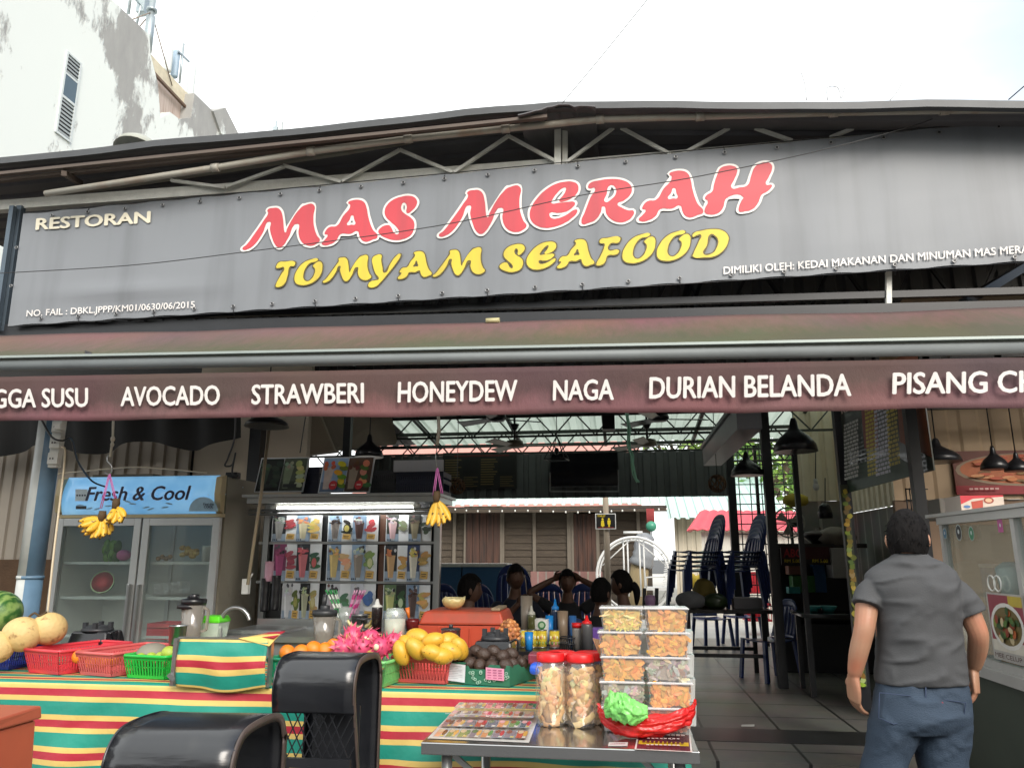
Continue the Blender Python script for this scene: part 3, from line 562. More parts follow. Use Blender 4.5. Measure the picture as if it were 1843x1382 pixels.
# ---------------------------------------------------------------- white building on the left
def peeling():
    m = bpy.data.materials.new('peeling_white_paint'); m.use_nodes = True; t = m.node_tree; N = t.nodes; L = t.links; b = N['Principled BSDF']
    g = N.new('ShaderNodeNewGeometry'); sp = N.new('ShaderNodeSeparateXYZ'); L.new(g.outputs['Position'], sp.inputs[0])
    mp = N.new('ShaderNodeMapping'); mp.inputs['Scale'].default_value = (1.1, 1.1, .45); L.new(g.outputs['Position'], mp.inputs[0])
    def noi(sc, det, rough=.6):
        n = N.new('ShaderNodeTexNoise'); n.inputs['Scale'].default_value = sc; n.inputs['Detail'].default_value = det; n.inputs['Roughness'].default_value = rough; L.new(mp.outputs[0], n.inputs['Vector']); return n
    def mth(op, a, bb=None, c=None):
        n = N.new('ShaderNodeMath'); n.operation = op
        for i, x in enumerate((a, bb, c)):
            if x is None: continue
            if isinstance(x, (int, float)): n.inputs[i].default_value = x
            else: L.new(x, n.inputs[i])
        return n.outputs[0]
    big = noi(.75, 9, .68); small = noi(3.1, 8, .7)
    grad = mth('MULTIPLY_ADD', sp.outputs['Z'], .22, -2.48)            # more loss near the parapet
    gy = mth('MINIMUM', mth('MULTIPLY_ADD', sp.outputs['Y'], .1, -1.3), .03)
    gm = mth('MINIMUM', mth('MAXIMUM', mth('MAXIMUM', grad, gy), -.07), .085)
    e = mth('ADD', big.outputs['Fac'], gm)
    mr = N.new('ShaderNodeMapRange'); mr.inputs['From Min'].default_value = .55; mr.inputs['From Max'].default_value = .6; L.new(e, mr.inputs[0])
    e2 = mth('ADD', small.outputs['Fac'], mth('MULTIPLY', gm, .2)); ms = N.new('ShaderNodeMapRange'); ms.inputs['From Min'].default_value = .64; ms.inputs['From Max'].default_value = .7; L.new(e2, ms.inputs[0])
    f = mth('MAXIMUM', mr.outputs[0], mth('MULTIPLY', ms.outputs[0], .55))
    gr = N.new('ShaderNodeMix'); gr.data_type = 'RGBA'; gr.inputs['A'].default_value = (.25, .25, .245, 1); gr.inputs['B'].default_value = (.42, .42, .4, 1); L.new(small.outputs['Fac'], gr.inputs['Factor'])
    mx = N.new('ShaderNodeMix'); mx.data_type = 'RGBA'; mx.inputs['A'].default_value = (.72, .76, .73, 1); L.new(gr.outputs['Result'], mx.inputs['B']); L.new(f, mx.inputs['Factor'])
    L.new(mx.outputs['Result'], b.inputs['Base Color']); b.inputs['Roughness'].default_value = .85
    bp = N.new('ShaderNodeBump'); bp.inputs['Strength'].default_value = .5; bp.inputs['Distance'].default_value = .03; bp.invert = True; L.new(f, bp.inputs['Height']); L.new(bp.outputs[0], b.inputs['Normal']); return m
pw = peeling(); XW = -10
W = thing('old_building', 'tall old white building with peeling grey patches and one slit window', 'building', (-12, 12, 0))
def wallpoly(name, pts, X, dx, m):
    mb = MB(); mb.prism([atx(x, y, X) for x, y in pts][::-1], (dx, 0, 0)); return mb.build(name, m, W)
wallpoly('wall', [(-420, 560), (-420, -660), (202, 0), (269, 64), (271, 98), (284, 150), (289, 212), (306, 202), (323, 215), (344, 212), (350, 168), (395, 212), (434, 250), (434, 420)], XW, -7, pw)
wallpoly('recessed_parapet', [(268, 94), (341, 172), (344, 204), (280, 130)], XW-.25, -.2, mat('yellowed_render', C('cfc6ae'), .85, var=.3))
wallpoly('rusty_cladding', [(272, 128), (346, 206), (348, 230), (284, 235)], XW-.3, -.15, mat('rusted_cladding', C('bfb0a6'), .8, var=.1, scale=3, stretch=(1, 9, .3), col2=C('8a6a55'), thr=(.5, .8)))
mb = MB(); mb.bar(atx(272, 127, XW-.2), atx(346, 206, XW-.2), .06); mb.build('rusty_rail', mat('rusty_rail_steel', C('6b5748'), .7), W)
wallpoly('pier', [(384, 200), (406, 194), (433, 248), (424, 262), (398, 240)], XW+.06, -.5, pw)
wf = mat('white_window_frame', C('c8cfce'), .5)
mb = MB()
for y0, y1, z0, z1 in ((11.2, 11.24, 9.02, 10.7), (11.56, 11.6, 9.02, 10.7), (11.24, 11.56, 10.66, 10.7), (11.24, 11.56, 9.02, 9.06), (11.24, 11.56, 9.76, 9.81), (11.24, 11.56, 10.24, 10.28)): mb.box(XW, XW+.035, y0, y1, z0, z1)
WI = mb.build('window', wf, W)
mb = MB(); mb.box(XW+.02, XW+.03, 11.24, 11.56, 9.81, 10.24); mb.build('pane', mat('blue_grey_glass', (.09, .13, .16), .2, spec=.5), WI)
for a, b, n in ((9.06, 9.76, 9), (10.28, 10.66, 5)):
    mb = MB()
    for i in range(n): z = a+(b-a)*(i+.5)/n; mb.hexa([(XW+.01, 11.24, z+.02), (XW+.03, 11.24, z-.03), (XW+.03, 11.56, z-.03), (XW+.01, 11.56, z+.02)], [(XW+.01, 11.24, z+.035), (XW+.03, 11.24, z-.015), (XW+.03, 11.56, z-.015), (XW+.01, 11.56, z+.035)])
    mb.build('louvre', mat('white_louvre', C('8d9494'), .5), WI)
mb = MB(); mb.box(XW+.004, XW+.009, 11.24, 11.56, 9.06, 10.66); mb.build('window_recess', mat('dark_recess', (.04, .045, .05), .8), WI)
D = thing('satellite_dish', 'pale satellite dish peeping over the roof edge in front of the white wall', 'satellite dish', at(248, 275, 9))
mb = MB(); mb.T = Matrix.Translation(at(248, 277, 9)) @ Matrix.Rotation(R(-18), 4, 'X')
mb.lathe([(.0, .24), (.12, .225), (.22, .18), (.3, .09), (.33, 0), (.325, -.005), (.29, .07), (.2, .165), (0, .225)], n=24); mb.build('dish', mat('dusty_dish', C('9a9d94'), .6), D)
mb = MB(); mb.bar(at(248, 277, 9), at(248, 330, 9), .05); mb.tube([at(215, 262, 8.9), at(235, 258, 8.8), at(262, 268, 8.8)], .008, 5); mb.build('mount', black_steel, D)
galv = mat('galvanised_pole', C('a8b2b5'), .4, .6)
M_ = thing('antenna_mast', 'tall galvanised mast with guy wires on the corner of the white building', 'antenna mast', atx(268, 75, -10.4))
mb = MB(); a = atx(267, 72, -10.3); mb.tube([a-Vector((0, 0, .3)), a+Vector((0, 0, .6)), a+Vector((0, 0, .62)), a+Vector((0, 0, 2.2))], [.1, .1, .07, .06], 10); mb.tube([a+Vector((0, 0, .74)), a+Vector((0, 0, .8))], .12, 10); mb.build('pole', galv, M_)
mb = MB()
for q in (atx(310, 155, -10.2), atx(232, 38, -10.1), a+Vector((-2, 1, -.1))): mb.tube([a+Vector((0, 0, .72)), q], .014, 5)
mb.build('guy_wire', mat('rusty_wire', C('7d6e60'), .6), M_)
M2_ = thing('antenna_mast', 'thin mast with side brackets on the white building, left of the tall mast', 'antenna mast', atx(230, 22, -10.6))
a = atx(231, 25, -10.6); mb = MB(); mb.tube([a, a+Vector((0, 0, 1.2))], .035, 8); mb.build('pole', galv, M2_)
mb = MB(); mb.tube([a+Vector((0, .3, -.1)), a+Vector((0, .45, 1.1))], .03, 6); mb.bar(a+Vector((0, .1, .5)), a+Vector((0, .5, .55)), .04); mb.box(a.x-.1, a.x+.1, a.y+.35, a.y+.55, a.z+.35, a.z+.75); mb.build('bracket', galv, M2_)
pan = mat('white_antenna_shell', C('c3c9c8'), .5)
for lab, px, y0, y1, wd, m in (('short white panel antenna on the roof, nearest the tall mast', 301, 88, 130, .2, pan), ('blue grey panel antenna on the roof between two white panel antennas', 313, 92, 140, .2, mat('blue_antenna_shell', C('8fa3b3'), .5)), ('tall white panel antenna standing rightmost on the white building roof', 340, 112, 186, .22, pan)):
    t = thing('panel_antenna', lab, 'antenna', atx(px, y1+10, -10.5), 'panel antennas on the white building'); p = atx(px, y1, -10.5); z1 = atx(px+5, y0, -10.5).z
    mb = MB(); mb.lathe([(.0, 0), (wd*.45, 0), (wd*.5, .05), (wd*.5, z1-p.z-.05), (wd*.4, z1-p.z), (0, z1-p.z)], p, 8, True, 1, .7); mb.build('shell', m, t)
    mb = MB(); mb.tube([p+Vector((-.12, .1, -.5)), p+Vector((-.12, .1, z1-p.z-.2))], .03, 6); mb.bar(p+Vector((-.12, .1, .2)), p+Vector((0, 0, .2)), .04); mb.build('bracket_pole', galv, t)
mb = MB(); p = atx(323, 150, -10.4); mb.tube([p, p+Vector((0, 0, 1.1))], .03, 6); mb.bar(p+Vector((0, -.2, .75)), p+Vector((0, .3, .8)), .04); tag(mb.build('antenna_pole', galv), 'bare thin pole with a crossbar between the panel antennas', 'antenna')
t = thing('panel_antenna', 'lone distant white antenna rising behind the middle of the left roof edge', 'antenna', at(500, 262, 40)); p = at(503, 258, 40); mb = MB(); mb.box(p.x-.11, p.x+.11, p.y-.1, p.y+.1, p.z, p.z+1.45); mb.build('shell', pan, t)
p = at(494, 262, 40); mb = MB(); mb.bar(p, p+Vector((0, 0, 1.7)), .08); mb.box(p.x-.1, p.x+.25, p.y-.1, p.y+.1, p.z+.7, p.z+.85); mb.box(p.x-.14, p.x+.14, p.y-.1, p.y+.1, p.z+1, p.z+1.25); mb.build('bracket_pole', galv, t)
# ---------------------------------------------------------------- cables
wire = mat('black_cable', (.03, .03, .032), .5); gwire = mat('grey_cable', (.25, .25, .26), .5)
def cable(lab, pts, r, m, k=6): mb = MB(); mb.tube(catrom(pts, k), r, 5); return tag(mb.build('cable', m), lab, 'cable')
cable('thin pale cable slanting across the sky at upper left of the photo', [at(600, -25, 9), at(505, 130, 11.5), at(436, 246, 14)], .005, mat('pale_cable', (.5, .5, .5), .5))
cable('dark cable slanting up into the sky from the ridge of the roof', [at(1012, 186, 4.85), at(1080, 105, 4.7), at(1185, -25, 4.5)], .003, gwire)
cable('short cable leaving the roof edge at the right side of the photo', [at(1815, 180, 4.9), at(1850, 150, 4.8), at(1900, 110, 4.6)], .004, wire)
cable('black cable sagging across the face of the grey banner', [at(-60, 496, 5.0), at(0, 492, 5.0), at(230, 478, 5.0), at(430, 455, 5.0), at(780, 408, 5.0), at(1040, 353, 5.0), at(1240, 321, 5.0), at(1460, 275, 5.05), at(1640, 228, 5.15), at(1720, 196, 5.3)], .0035, wire)
for lab, pts in (('bent wire sticking up from the right roof edge, nearest the ridge', [(1452, 181), (1448, 150), (1441, 128)]), ('looped pair of wires rising behind the right roof edge', [(1490, 181), (1489, 158), (1508, 158), (1514, 178), (1520, 160), (1526, 148)]), ('longest twig-like wire sticking up from the right roof edge', [(1602, 181), (1615, 165), (1624, 148)])):
    cable(lab, [at(x, y, 5.6) for x, y in pts], .004, mat('pale_cable', (.5, .5, .5), .5), 4)
# ---------------------------------------------------------------- shophouses across the street (added behind the camera to block low sky; seen in reflections)
H = thing('added_shophouse_row', 'added row of plain cream shophouses across the street, behind the camera', 'building', (0, -16, 0))
mb = MB(); mb.box(-30, 30, -22, -16, 0, 7); mb.build('wall', mat('cream_render', C('a39a8a'), .85), H)
for i in range(10):
    mb = MB(); mb.box(-27+i*5.6, -24+i*5.6, -16, -15.93, 4, 5.6); mb.build('window', mat('dark_shop_glass', (.03, .035, .04), .1), H)
    mb = MB(); mb.box(-27.6+i*5.6, -23.4+i*5.6, -16, -15.9, .1, 3); mb.build('shop_opening', mat('dark_shop_front', (.04, .038, .035), .6), H)
# ================================================================ left stall: fridge, poster rack, pole
steel = mat('brushed_steel', (.42, .43, .43), .28, .85, var=.12, scale=3, stretch=(6, 1, 1)); alu = mat('aluminium_frame', (.5, .51, .5), .4, .6, var=.1)
black_pl = mat('black_plastic', (.012, .012, .014), .3, var=.3); dark_pl = mat('dark_grey_plastic', (.03, .032, .036), .45)
clear = glassmat('clear_plastic', (.88, .92, .9), .06, .05, .22); pane_g = glassmat('door_glass', (.9, .94, .93), .03, .01, .04)
white_pl = mat('white_plastic', C('d8d8d2'), .45)
def single(mb, name, lab, cat, m, group=None, **k): return tag(mb.build(name, m, **k), lab, cat, group)
# ---- blue and white pole with sockets
P = thing('awning_pole', 'round two tone pole, pale one side and blue grey the other, at far left', 'pole', (-3.87, 4.6, 0))
pa = at(60, 1000, 4.6); mb = MB(); mb.lathe([(.075, 0), (.075, 1.35)], (pa.x, 4.6, 0), 20); mb.lathe([(.08, 1.35), (.08, 1.37)], (pa.x, 4.6, 0), 20); mb.lathe([(.075, 1.37), (.075, 2.65)], (pa.x, 4.6, 0), 20)
k0 = len(mb.f)
for i, f in enumerate(mb.f):
    c = sum((mb.v[j] for j in f), Vector())/len(f)
    mb.cl[i] = C('b9bdbb') if (c.x-pa.x) < .012 else C('5d7a92')
mb.build('shaft', artmat('two_tone_paint', .4, var=.15, scale=9), P)
X = thing('socket_board', 'white strip of power sockets fixed to the right of the blue pole', 'socket board', at(98, 800, 4.52))
a, b = at(84, 842, 4.52), at(112, 750, 4.52); mb = MB(); mb.box(a.x+.02, a.x+.09, 4.5, 4.54, a.z, b.z+.1); mb.build('backing', white_pl, X, bevel=.004)
for i in range(3):
    z = a.z+.02+i*.105; mb = MB(); mb.box(a.x+.032, a.x+.105, 4.475, 4.5, z, z+.075); mb.build('socket', white_pl, X, bevel=.003)
    mb = MB(); [mb.box(a.x+.05+j*.02, a.x+.056+j*.02, 4.472, 4.4755, z+.03, z+.042) for j in range(2)]; mb.build('slots', black_pl, X)
mb = MB(); mb.box(a.x+.085, a.x+.13, 4.43, 4.474, a.z+.24, a.z+.28); mb.build('plug', white_pl, X, bevel=.006)
cable('cream cord hanging from the sockets down to the pale melons', [at(111, 805, 4.45), at(117, 812, 4.42), at(112, 870, 4.4), at(98, 985, 4.4), at(85, 1108, 4.4)], .007, mat('cream_cord', C('cdbfa5'), .6))
cable('black cable looping from behind the socket board towards the fridge top', [at(72, 750, 4.5), at(92, 785, 4.45), at(112, 793, 4.47), at(128, 790, 4.6), at(140, 830, 5), at(165, 865, 5.5), at(190, 876, 5.6)], .007, wire)
cable('looped black cable hanging beside the fridge, right of its blue header', [at(424, 750, 5.9), at(422, 790, 5.9), at(410, 825, 5.9), at(405, 838, 5.9), at(418, 836, 5.9), at(424, 815, 5.9), at(418, 850, 5.85), at(430, 856, 5.85)], .008, wire)
mb = MB(); a = at(418, 857, 5.9); mb.box(a.x-.04, a.x+.06, 5.86, 5.93, a.z-.02, a.z+.03); single(mb, 'power_adapter', 'small black power adapter lying on the fridge top', 'adapter', black_pl, bevel=.004)
# dark rags / shade netting under the eave at the left
mb = MB()
def rag(u, v): p = at(-60+u*490, 748+v*(70-22*u+10*math.sin(u*17)), 6.4); return p+Vector((0, .05*math.sin(u*40), 0))
mb.sheet(60, 8, rag); single(mb, 'shade_netting', 'torn black shade netting hanging above the corrugated wall behind the fridge', 'netting', mat('black_netting', (.008, .008, .008), .9))
# ---- fridge
YFR = 5.75
fx0, fx1, ftop = at(112, 858, YFR).x, at(405, 858, YFR).x, at(260, 857, YFR).z
FR = thing('display_fridge', 'two door glass display fridge with a blue header panel reading Fresh & Cool', 'fridge', ((fx0+fx1)/2, YFR+.35, .152))
hb = at(260, 925, YFR).z; dt = at(260, 930, YFR).z
grey_in = mat('grey_fridge_lining', C('c9cac4'), .5, var=.08); side_m = mat('scuffed_cream_fridge_side', C('8f8878'), .5, var=.2, scale=2.5, col2=C('6d5f4f'), thr=(.55, .7), bump=.1)
mb = MB(); mb.box(fx0, fx0+.04, YFR+.05, YFR+.68, .25, ftop-.01); mb.box(fx1-.04, fx1, YFR+.05, YFR+.68, .25, ftop-.01); mb.box(fx0+.04, fx1-.04, YFR+.05, YFR+.68, ftop-.05, ftop-.01); mb.box(fx0, fx1, YFR+.05, YFR+.68, .152, .25); mb.build('body', side_m, FR)
mb = MB(); mb.box(fx0+.04, fx1-.04, YFR+.62, YFR+.68, .25, ftop-.05); mb.box(fx0+.041, fx0+.06, YFR+.06, YFR+.62, .25, ftop-.05); mb.box(fx1-.06, fx1-.041, YFR+.06, YFR+.62, .25, ftop-.05); mb.build('lining', grey_in, FR)
# curved header
def header_art():
    m = mat('blue_header_print', C('4f98d0'), .3, var=.0, scale=1.2, col2=C('9accec'), thr=(.35, .7), coat=.3, emit=.22); return m  # faint glow added to brighten the header print
mb = MB()
def hd(u, v): return Vector((fx0+.05+(fx1-fx0-.1)*u, YFR+.02-.055*math.sin(math.pi*min(1, .15+v*.85))*1.0, hb+(ftop-hb)*v))
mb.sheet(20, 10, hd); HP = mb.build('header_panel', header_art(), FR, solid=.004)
mb = MB()
for x in (fx0, fx1-.05): mb.prism([(x, YFR+.03, hb), (x, YFR-.03, hb+.02), (x, YFR-.052, (hb+ftop)/2), (x, YFR-.04, ftop-.02), (x, YFR+.03, ftop)], (.05, 0, 0))
mb.box(fx0, fx1, YFR, YFR+.05, dt-.005, hb); mb.build('header_end_caps', mat('cream_plastic', C('c8b58a'), .4), FR)
yh = YFR-.062
navy = mat('navy_print', (.008, .012, .06), .4)
def ht(s, x0, y0, x1, y1, cap, sl, m, bold): p0 = at(x0, y0, yh); text('header_lettering', s, p0, at(x1, y1, yh), at(x0+sl, y0-cap, yh)-p0, m, HP, bold, .001 if m is not navy else .003)
ht('Fresh & Cool', 153, 901, 338, 899, 26, 8, mat('white_print', C('c9d5de'), .4), .034)
ht('Fresh & Cool', 153.5, 900.6, 337.5, 898.6, 25, 8, navy, .017)
art = Art(at(340, 921, yh-.001), at(341, 921, yh)-at(340, 921, yh), at(340, 920, yh)-at(340, 921, yh)); art.poly([(26+26*math.cos(a), 1+26*math.sin(a)) for a in [math.pi*i/14 for i in range(15)]], 'a9cbe0')
art.rect(-210, 20, -187, 42, 'c5d3da'); [art.rect(-208+i*5, 29, -205+i*5, 32, '1c2c44') for i in range(4)]; art.rect(-208, 5, -188, 11, '1b1f24'); [art.ell(-200+i*17+5*math.sin(i*3), 12+7*math.sin(i*5.3), 7, 1.6, '8db9d8', 8, .3*math.sin(i)) for i in range(11)]; [art.ell(-150+i*31, 35+9*math.sin(i*4.1), 1, 1, 'd5e6f2', 6) for i in range(9)]
art.build('header_picture', HP)
text('slogan_lettering', 'Feel the', at(366, 909, yh-.008), at(385, 909, yh-.008), at(366, 905, yh)-at(366, 909, yh), navy, HP, .02, .001); text('slogan_lettering', 'COOL', at(367, 914, yh-.008), at(384, 914, yh-.008), at(367, 909.5, yh)-at(367, 914, yh), navy, HP, .03, .001)
xm = at(250, 1000, YFR).x
for i, (x0, x1) in enumerate(((fx0+.01, xm-.008), (xm+.008, fx1-.01))):
    z0, z1 = .27, dt-.01; mb = MB(); wd = .06
    mb.box(x0, x0+wd, YFR-.005, YFR+.035, z0, z1); mb.box(x1-wd, x1, YFR-.005, YFR+.035, z0, z1); mb.box(x0+wd, x1-wd, YFR-.005, YFR+.035, z1-wd, z1); mb.box(x0+wd, x1-wd, YFR-.005, YFR+.035, z0, z0+wd)
    d = mb.build('door', alu, FR, bevel=.003)
    mb = MB(); mb.box(x0+wd, x1-wd, YFR+.01, YFR+.015, z0+wd, z1-wd); mb.build('pane', pane_g, d)
    mb = MB(); hx = x1-.045 if i == 0 else x0+.02; mb.box(hx, hx+.025, YFR-.04, YFR-.006, .75, 1.28); mb.build('handle', steel, d, bevel=.006)
    for py in (1010, 1072, 1140):
        z = at(260, py, YFR+.2).z-.012; mb = MB()
        for t in range(7): mb.bar((x0+.03, YFR+.08+t*.085, z), (x1-.03, YFR+.08+t*.085, z), .007)
        mb.bar((x0+.03, YFR+.075, z), (x1-.03, YFR+.075, z), .012, .02); mb.build('shelf', mat('white_wire', C('c5c8c5'), .4), FR)
    mb = MB(); [mb.box((x0 if i else x1)-.1+j*.04, (x0 if i else x1)-.085+j*.04, YFR+.6, YFR+.615, .4, ftop-.3) for j in range(1)]; mb.build('shelf_rail', alu, FR)
mb = MB(); p0 = at(92, 854, 5.7)
mb.tube(catrom([at(92, 854, 5.75), at(150, 848, 5.75), at(235, 841, 5.75), at(300, 844, 5.75), at(372, 851, 5.75)], 5), .006, 5); single(mb, 'bowed_wire', 'pale bowed plastic tube lying over the top of the fridge', 'tube', mat('cream_cord', C('cdbfa5'), .6))
mb = MB(); mb.box(fx0+.2, fx0+.75, YFR+.1, YFR+.5, ftop, ftop+.0301); single(mb, 'cardboard_sheet', 'dusty cardboard sheet lying flat on top of the fridge', 'cardboard', mat('dusty_cardboard', C('6d6455'), .9))
# fridge contents
def pz(px, py, Y): return at(px, py, Y)
YI = YFR+.28
def melon_half(c, r, rot, name, lab, rind, flesh, cat='watermelon', n=18):
    mb = MB(); mb.T = Matrix.Translation(c) @ rot
    mb.col = rind; prof = [(r*math.sin(math.pi/2*i/7), -r*math.cos(math.pi/2*i/7)) for i in range(8)]; mb.lathe(prof, n=n)
    k = len(mb.f)-1; mb.cl[k] = C('c9d3a5'); mb.col = flesh; mb.lathe([(0, .0015), (r*.9, .001)], n=n)
    o = mb.build(name, artmat('fruit_skin', .4, var=.14, scale=30)); return tag(o, lab, cat)
melon_half(pz(184, 1049, YI)+Vector((0, 0, .01)), .095, Matrix.Rotation(R(72), 4, 'X') @ Matrix.Rotation(R(15), 4, 'Y'), 'cut_watermelon', 'red half watermelon on the middle shelf of the left fridge door', C('3d5a32'), C('e0404a'))
mb = MB(); random.seed(4)
for i in range(16): mb.col = random.choice([C('4d7a33'), C('6d9a42'), C('3a5f2a')]); mb.ell(pz(188+random.random()*26, 1003-random.random()*24, YI), (.03, .03, .05), 8, 6)
tag(mb.build('leaf_vegetables', artmat('fruit_skin')), 'bundle of green leafy vegetables on the top shelf of the left fridge side', 'vegetables')
mb = MB(); mb.ell(pz(223, 999, YI-.02), (.06, .05, .045), 14, 8, lambda d: 1+.15*nz3(d, 3)); single(mb, 'pink_bag', 'pink knotted plastic bag on the top shelf of the left fridge side', 'bag', mat('pink_plastic', C('c96a9d'), .4, bump=.4))
mb = MB(); random.seed(8)
for i in range(14): mb.col = random.choice([C('c9a45a'), C('d8b86d'), C('b58d45')]); mb.ell(pz(326+random.random()*30, 1002-random.random()*18, YI), (.028, .028, .022), 8, 6)
tag(mb.build('bagged_fruit', artmat('fruit_skin')), 'heap of pale yellow fruit on the top shelf of the right fridge side', 'fruit')
mb = MB(); [mb.ell(pz(285+i*7, 1005-(i % 2)*3, YI), (.022, .022, .02), 8, 6) for i in range(4)]; single(mb, 'brown_fruit', 'few small brown fruit on the top fridge shelf left of the yellow heap', 'fruit', mat('brown_fruit_skin', C('8a6a42'), .6))
mb = MB(); p = pz(371, 1010, YI); mb.lathe([(.035, 0), (.04, .11), (.042, .115), (.042, .125), (0, .127)], p, 14); single(mb, 'tub', 'translucent white tub at the right end of the top fridge shelf', 'tub', white_pl)
mb = MB(); mb.hexa([pz(x, y, Y) for x, y, Y in ((275, 1069, YI), (345, 1069, YI), (345, 1069, YI+.2), (275, 1069, YI+.2))], [pz(x, y, Y) for x, y, Y in ((278, 1050, YI), (340, 1044, YI), (340, 1044, YI+.2), (278, 1050, YI+.2))]); single(mb, 'foil_parcel', 'crumpled foil parcel on the middle shelf of the right fridge side', 'parcel', mat('foil', (.5, .5, .5), .3, .8, bump=.6, bscale=14))
# ---- bananas
def banana(L=.13, r=.0215):
    mb = MB(); pts = [Vector((0, L*.10*math.sin(math.pi*t)*1.6, -L*t)) for t in [i/9 for i in range(10)]]
    rs = [r*k for k in (.32, .5, .85, 1, 1.05, 1.05, 1, .85, .5, .22)]; mb.tube(pts, rs, 6); return mb
def banana_mat(): return speckle(mat('ripe_banana_skin', C('d9a52c'), .45, var=.1, scale=18, col2=C('e0b63d')), 55, .6, .68, (.05, .025, .01), 2)
bm_ = banana_mat(); stalk = mat('dark_banana_stalk', C('4d3a22'), .8)
def bunch(lab, hands, stemtop, grp='banana bunches hanging under the awning'):
    root = thing('banana_bunch', lab, 'bananas', hands[0][0], grp)
    for c, fingers in hands:
        mb = MB(); mb.tube([c+Vector((0, 0, .03)), c, c+Vector((0, -.01, -.035))], [.02, .024, .016], 8); mb.build('stalk', stalk, root)
        for az, tilt, L in fingers:
            mb = banana(L); mb.T = None; M_ = Matrix.Translation(c+Vector((0, -.004, -.012))) @ Matrix.Rotation(R(az), 4, 'Y') @ Matrix.Rotation(R(tilt), 4, 'X') @ Matrix.Translation((0, 0, -.012))
            mb.v = [M_ @ v for v in mb.v]; o = mb.build('banana', bm_, root)
            t = MB(); q = M_ @ Vector((0, 0, -L*.985)); t.ell(q, .0065, 6, 4); t.build('tip', stalk, o)
    return root
YBA = 4.35
c1 = at(184, 928, YBA); c2 = at(209, 906, YBA-.02)
bunch('large double bunch of small spotted bananas hanging in front of the fridge', [(c1, [(80, -16, .12), (64, -22, .125), (47, -18, .125), (30, -24, .125), (13, -18, .125), (-4, -24, .125), (-22, -16, .12), (72, 8, .115), (40, 12, .12), (8, 12, .12), (-30, 4, .11), (55, -40, .11), (20, -44, .115), (-40, 10, .1)]), (c2, [(12, -16, .105), (-10, -20, .11), (-30, -14, .115), (-48, -10, .1), (-20, 14, .1), (30, 10, .1), (0, -36, .1)])], None)
c3 = at(786, 893, 4.4)
bunch('smaller bunch of long bananas hanging beside the poster rack', [(c3, [(18, -8, .155), (6, -14, .16), (-8, -10, .16), (-22, -14, .155), (-34, -6, .15), (10, 10, .15), (-14, 12, .15)])], None)
pink = mat('pink_string', C('c86fae'), .6); rope = mat('white_rope', C('c2bdb0'), .8)
for lab, pts, m, r, nm in (('white knotted cord above the larger banana bunch', [(204, 752), (203, 790), (198, 822)], rope, .008, 'cord'), ('knotted cord above the smaller banana bunch', [(789, 748), (790, 775), (787, 800)], rope, .01, 'cord')):
    mb = MB(); Y = YBA if pts[0][0] < 500 else 4.4; mb.tube([at(x, y, Y) for x, y in pts], r, 6); x, y = pts[1]; mb.ell(at(x, y, Y), (.014, .014, .02), 8, 6); mb.ell(at(x-1, y+10, Y), (.012, .012, .016), 8, 6); single(mb, nm, lab, 'cord', m)
mb = MB(); mb.tube([at(x, y, YBA) for x, y in ((199, 818), (193, 822), (193, 830), (201, 838), (202, 848), (196, 855), (189, 850))], .004, 6); single(mb, 'hook', 'steel S hook joining the white cord and the pink string', 'hook', steel)
mb = MB(); mb.tube([at(787, 800, 4.4), at(784, 822, 4.4), at(786, 845, 4.4)], .003, 5); single(mb, 'hook', 'thin wire hook above the smaller banana bunch', 'hook', steel)
for lab, top, ends, Y in (('pink string loop holding the larger banana bunch', (196, 853), ((180, 915), (207, 900)), YBA), ('pink string loop holding the smaller banana bunch', (786, 842), ((779, 892), (794, 888)), 4.4)):
    mb = MB(); [mb.tube([at(*top, Y), at(*e, Y)], .003, 5) for e in ends]; [mb.tube([at(top[0]+2, top[1], Y-.008), at(e[0]+3, e[1], Y-.008)], .003, 5) for e in ends]; single(mb, 'string', lab, 'string', pink)
# ---- pendant lamp with gold inside at left, long pale bamboo pole
def pendant(lab, px, py, Y, wpx, gold=False, hgt=.62, group='black pendant lamps', fl=.9):
    p = at(px, py, Y); r = wpx/2*Y/1366*1.0; t = thing('pendant_lamp', lab, 'lamp', p, group); mb = MB(); h = r*2*hgt
    mb.m = 0; mb.lathe([(r, 0), (r*.93, h*.22), (r*.7, h*.42), (r*.42, h*.56), (r*.22, h*.68), (r*.16, h*.9), (r*.1, h)], p, 24); mb.build('shade', black_pl, t)
    mb = MB(); mb.lathe([(r*.985, .002), (r*.91, h*.21), (r*.68, h*.41), (r*.38, h*.55)], p, 24); mb.build('lining', mat('gold_lining', C('9a742c'), .3, .7) if gold else black_pl, t)
    mb = MB(); mb.tube([p+Vector((0, 0, h)), p+Vector((0, 0, h+fl))], .005, 5); mb.build('flex', black_pl, t)
    mb = MB(); mb.ell(p+Vector((0, 0, h*.25)), (r*.16, r*.16, r*.2), 10, 8); mb.build('bulb', mat('bulb_glass', C('b9b5a5'), .2), t); return t
pendant('black pendant lamp with a gold inside, hanging at the left under the valance', 480, 768, 5.2, 84, True, .4, fl=.4)
mb = MB(); mb.tube([at(484, 775, 5.25), at(470, 890, 5.2), at(446, 1052, 5.15)], .012, 7); single(mb, 'bamboo_pole', 'long thin pale pole leaning beside the poster rack', 'pole', mat('pale_bamboo', C('9d8f78'), .6))
cable('black thin wire hanging against the cream wall above the posters', [at(550, 750, 6.3), at(546, 775, 6.3), at(540, 815, 6.3)], .005, wire)
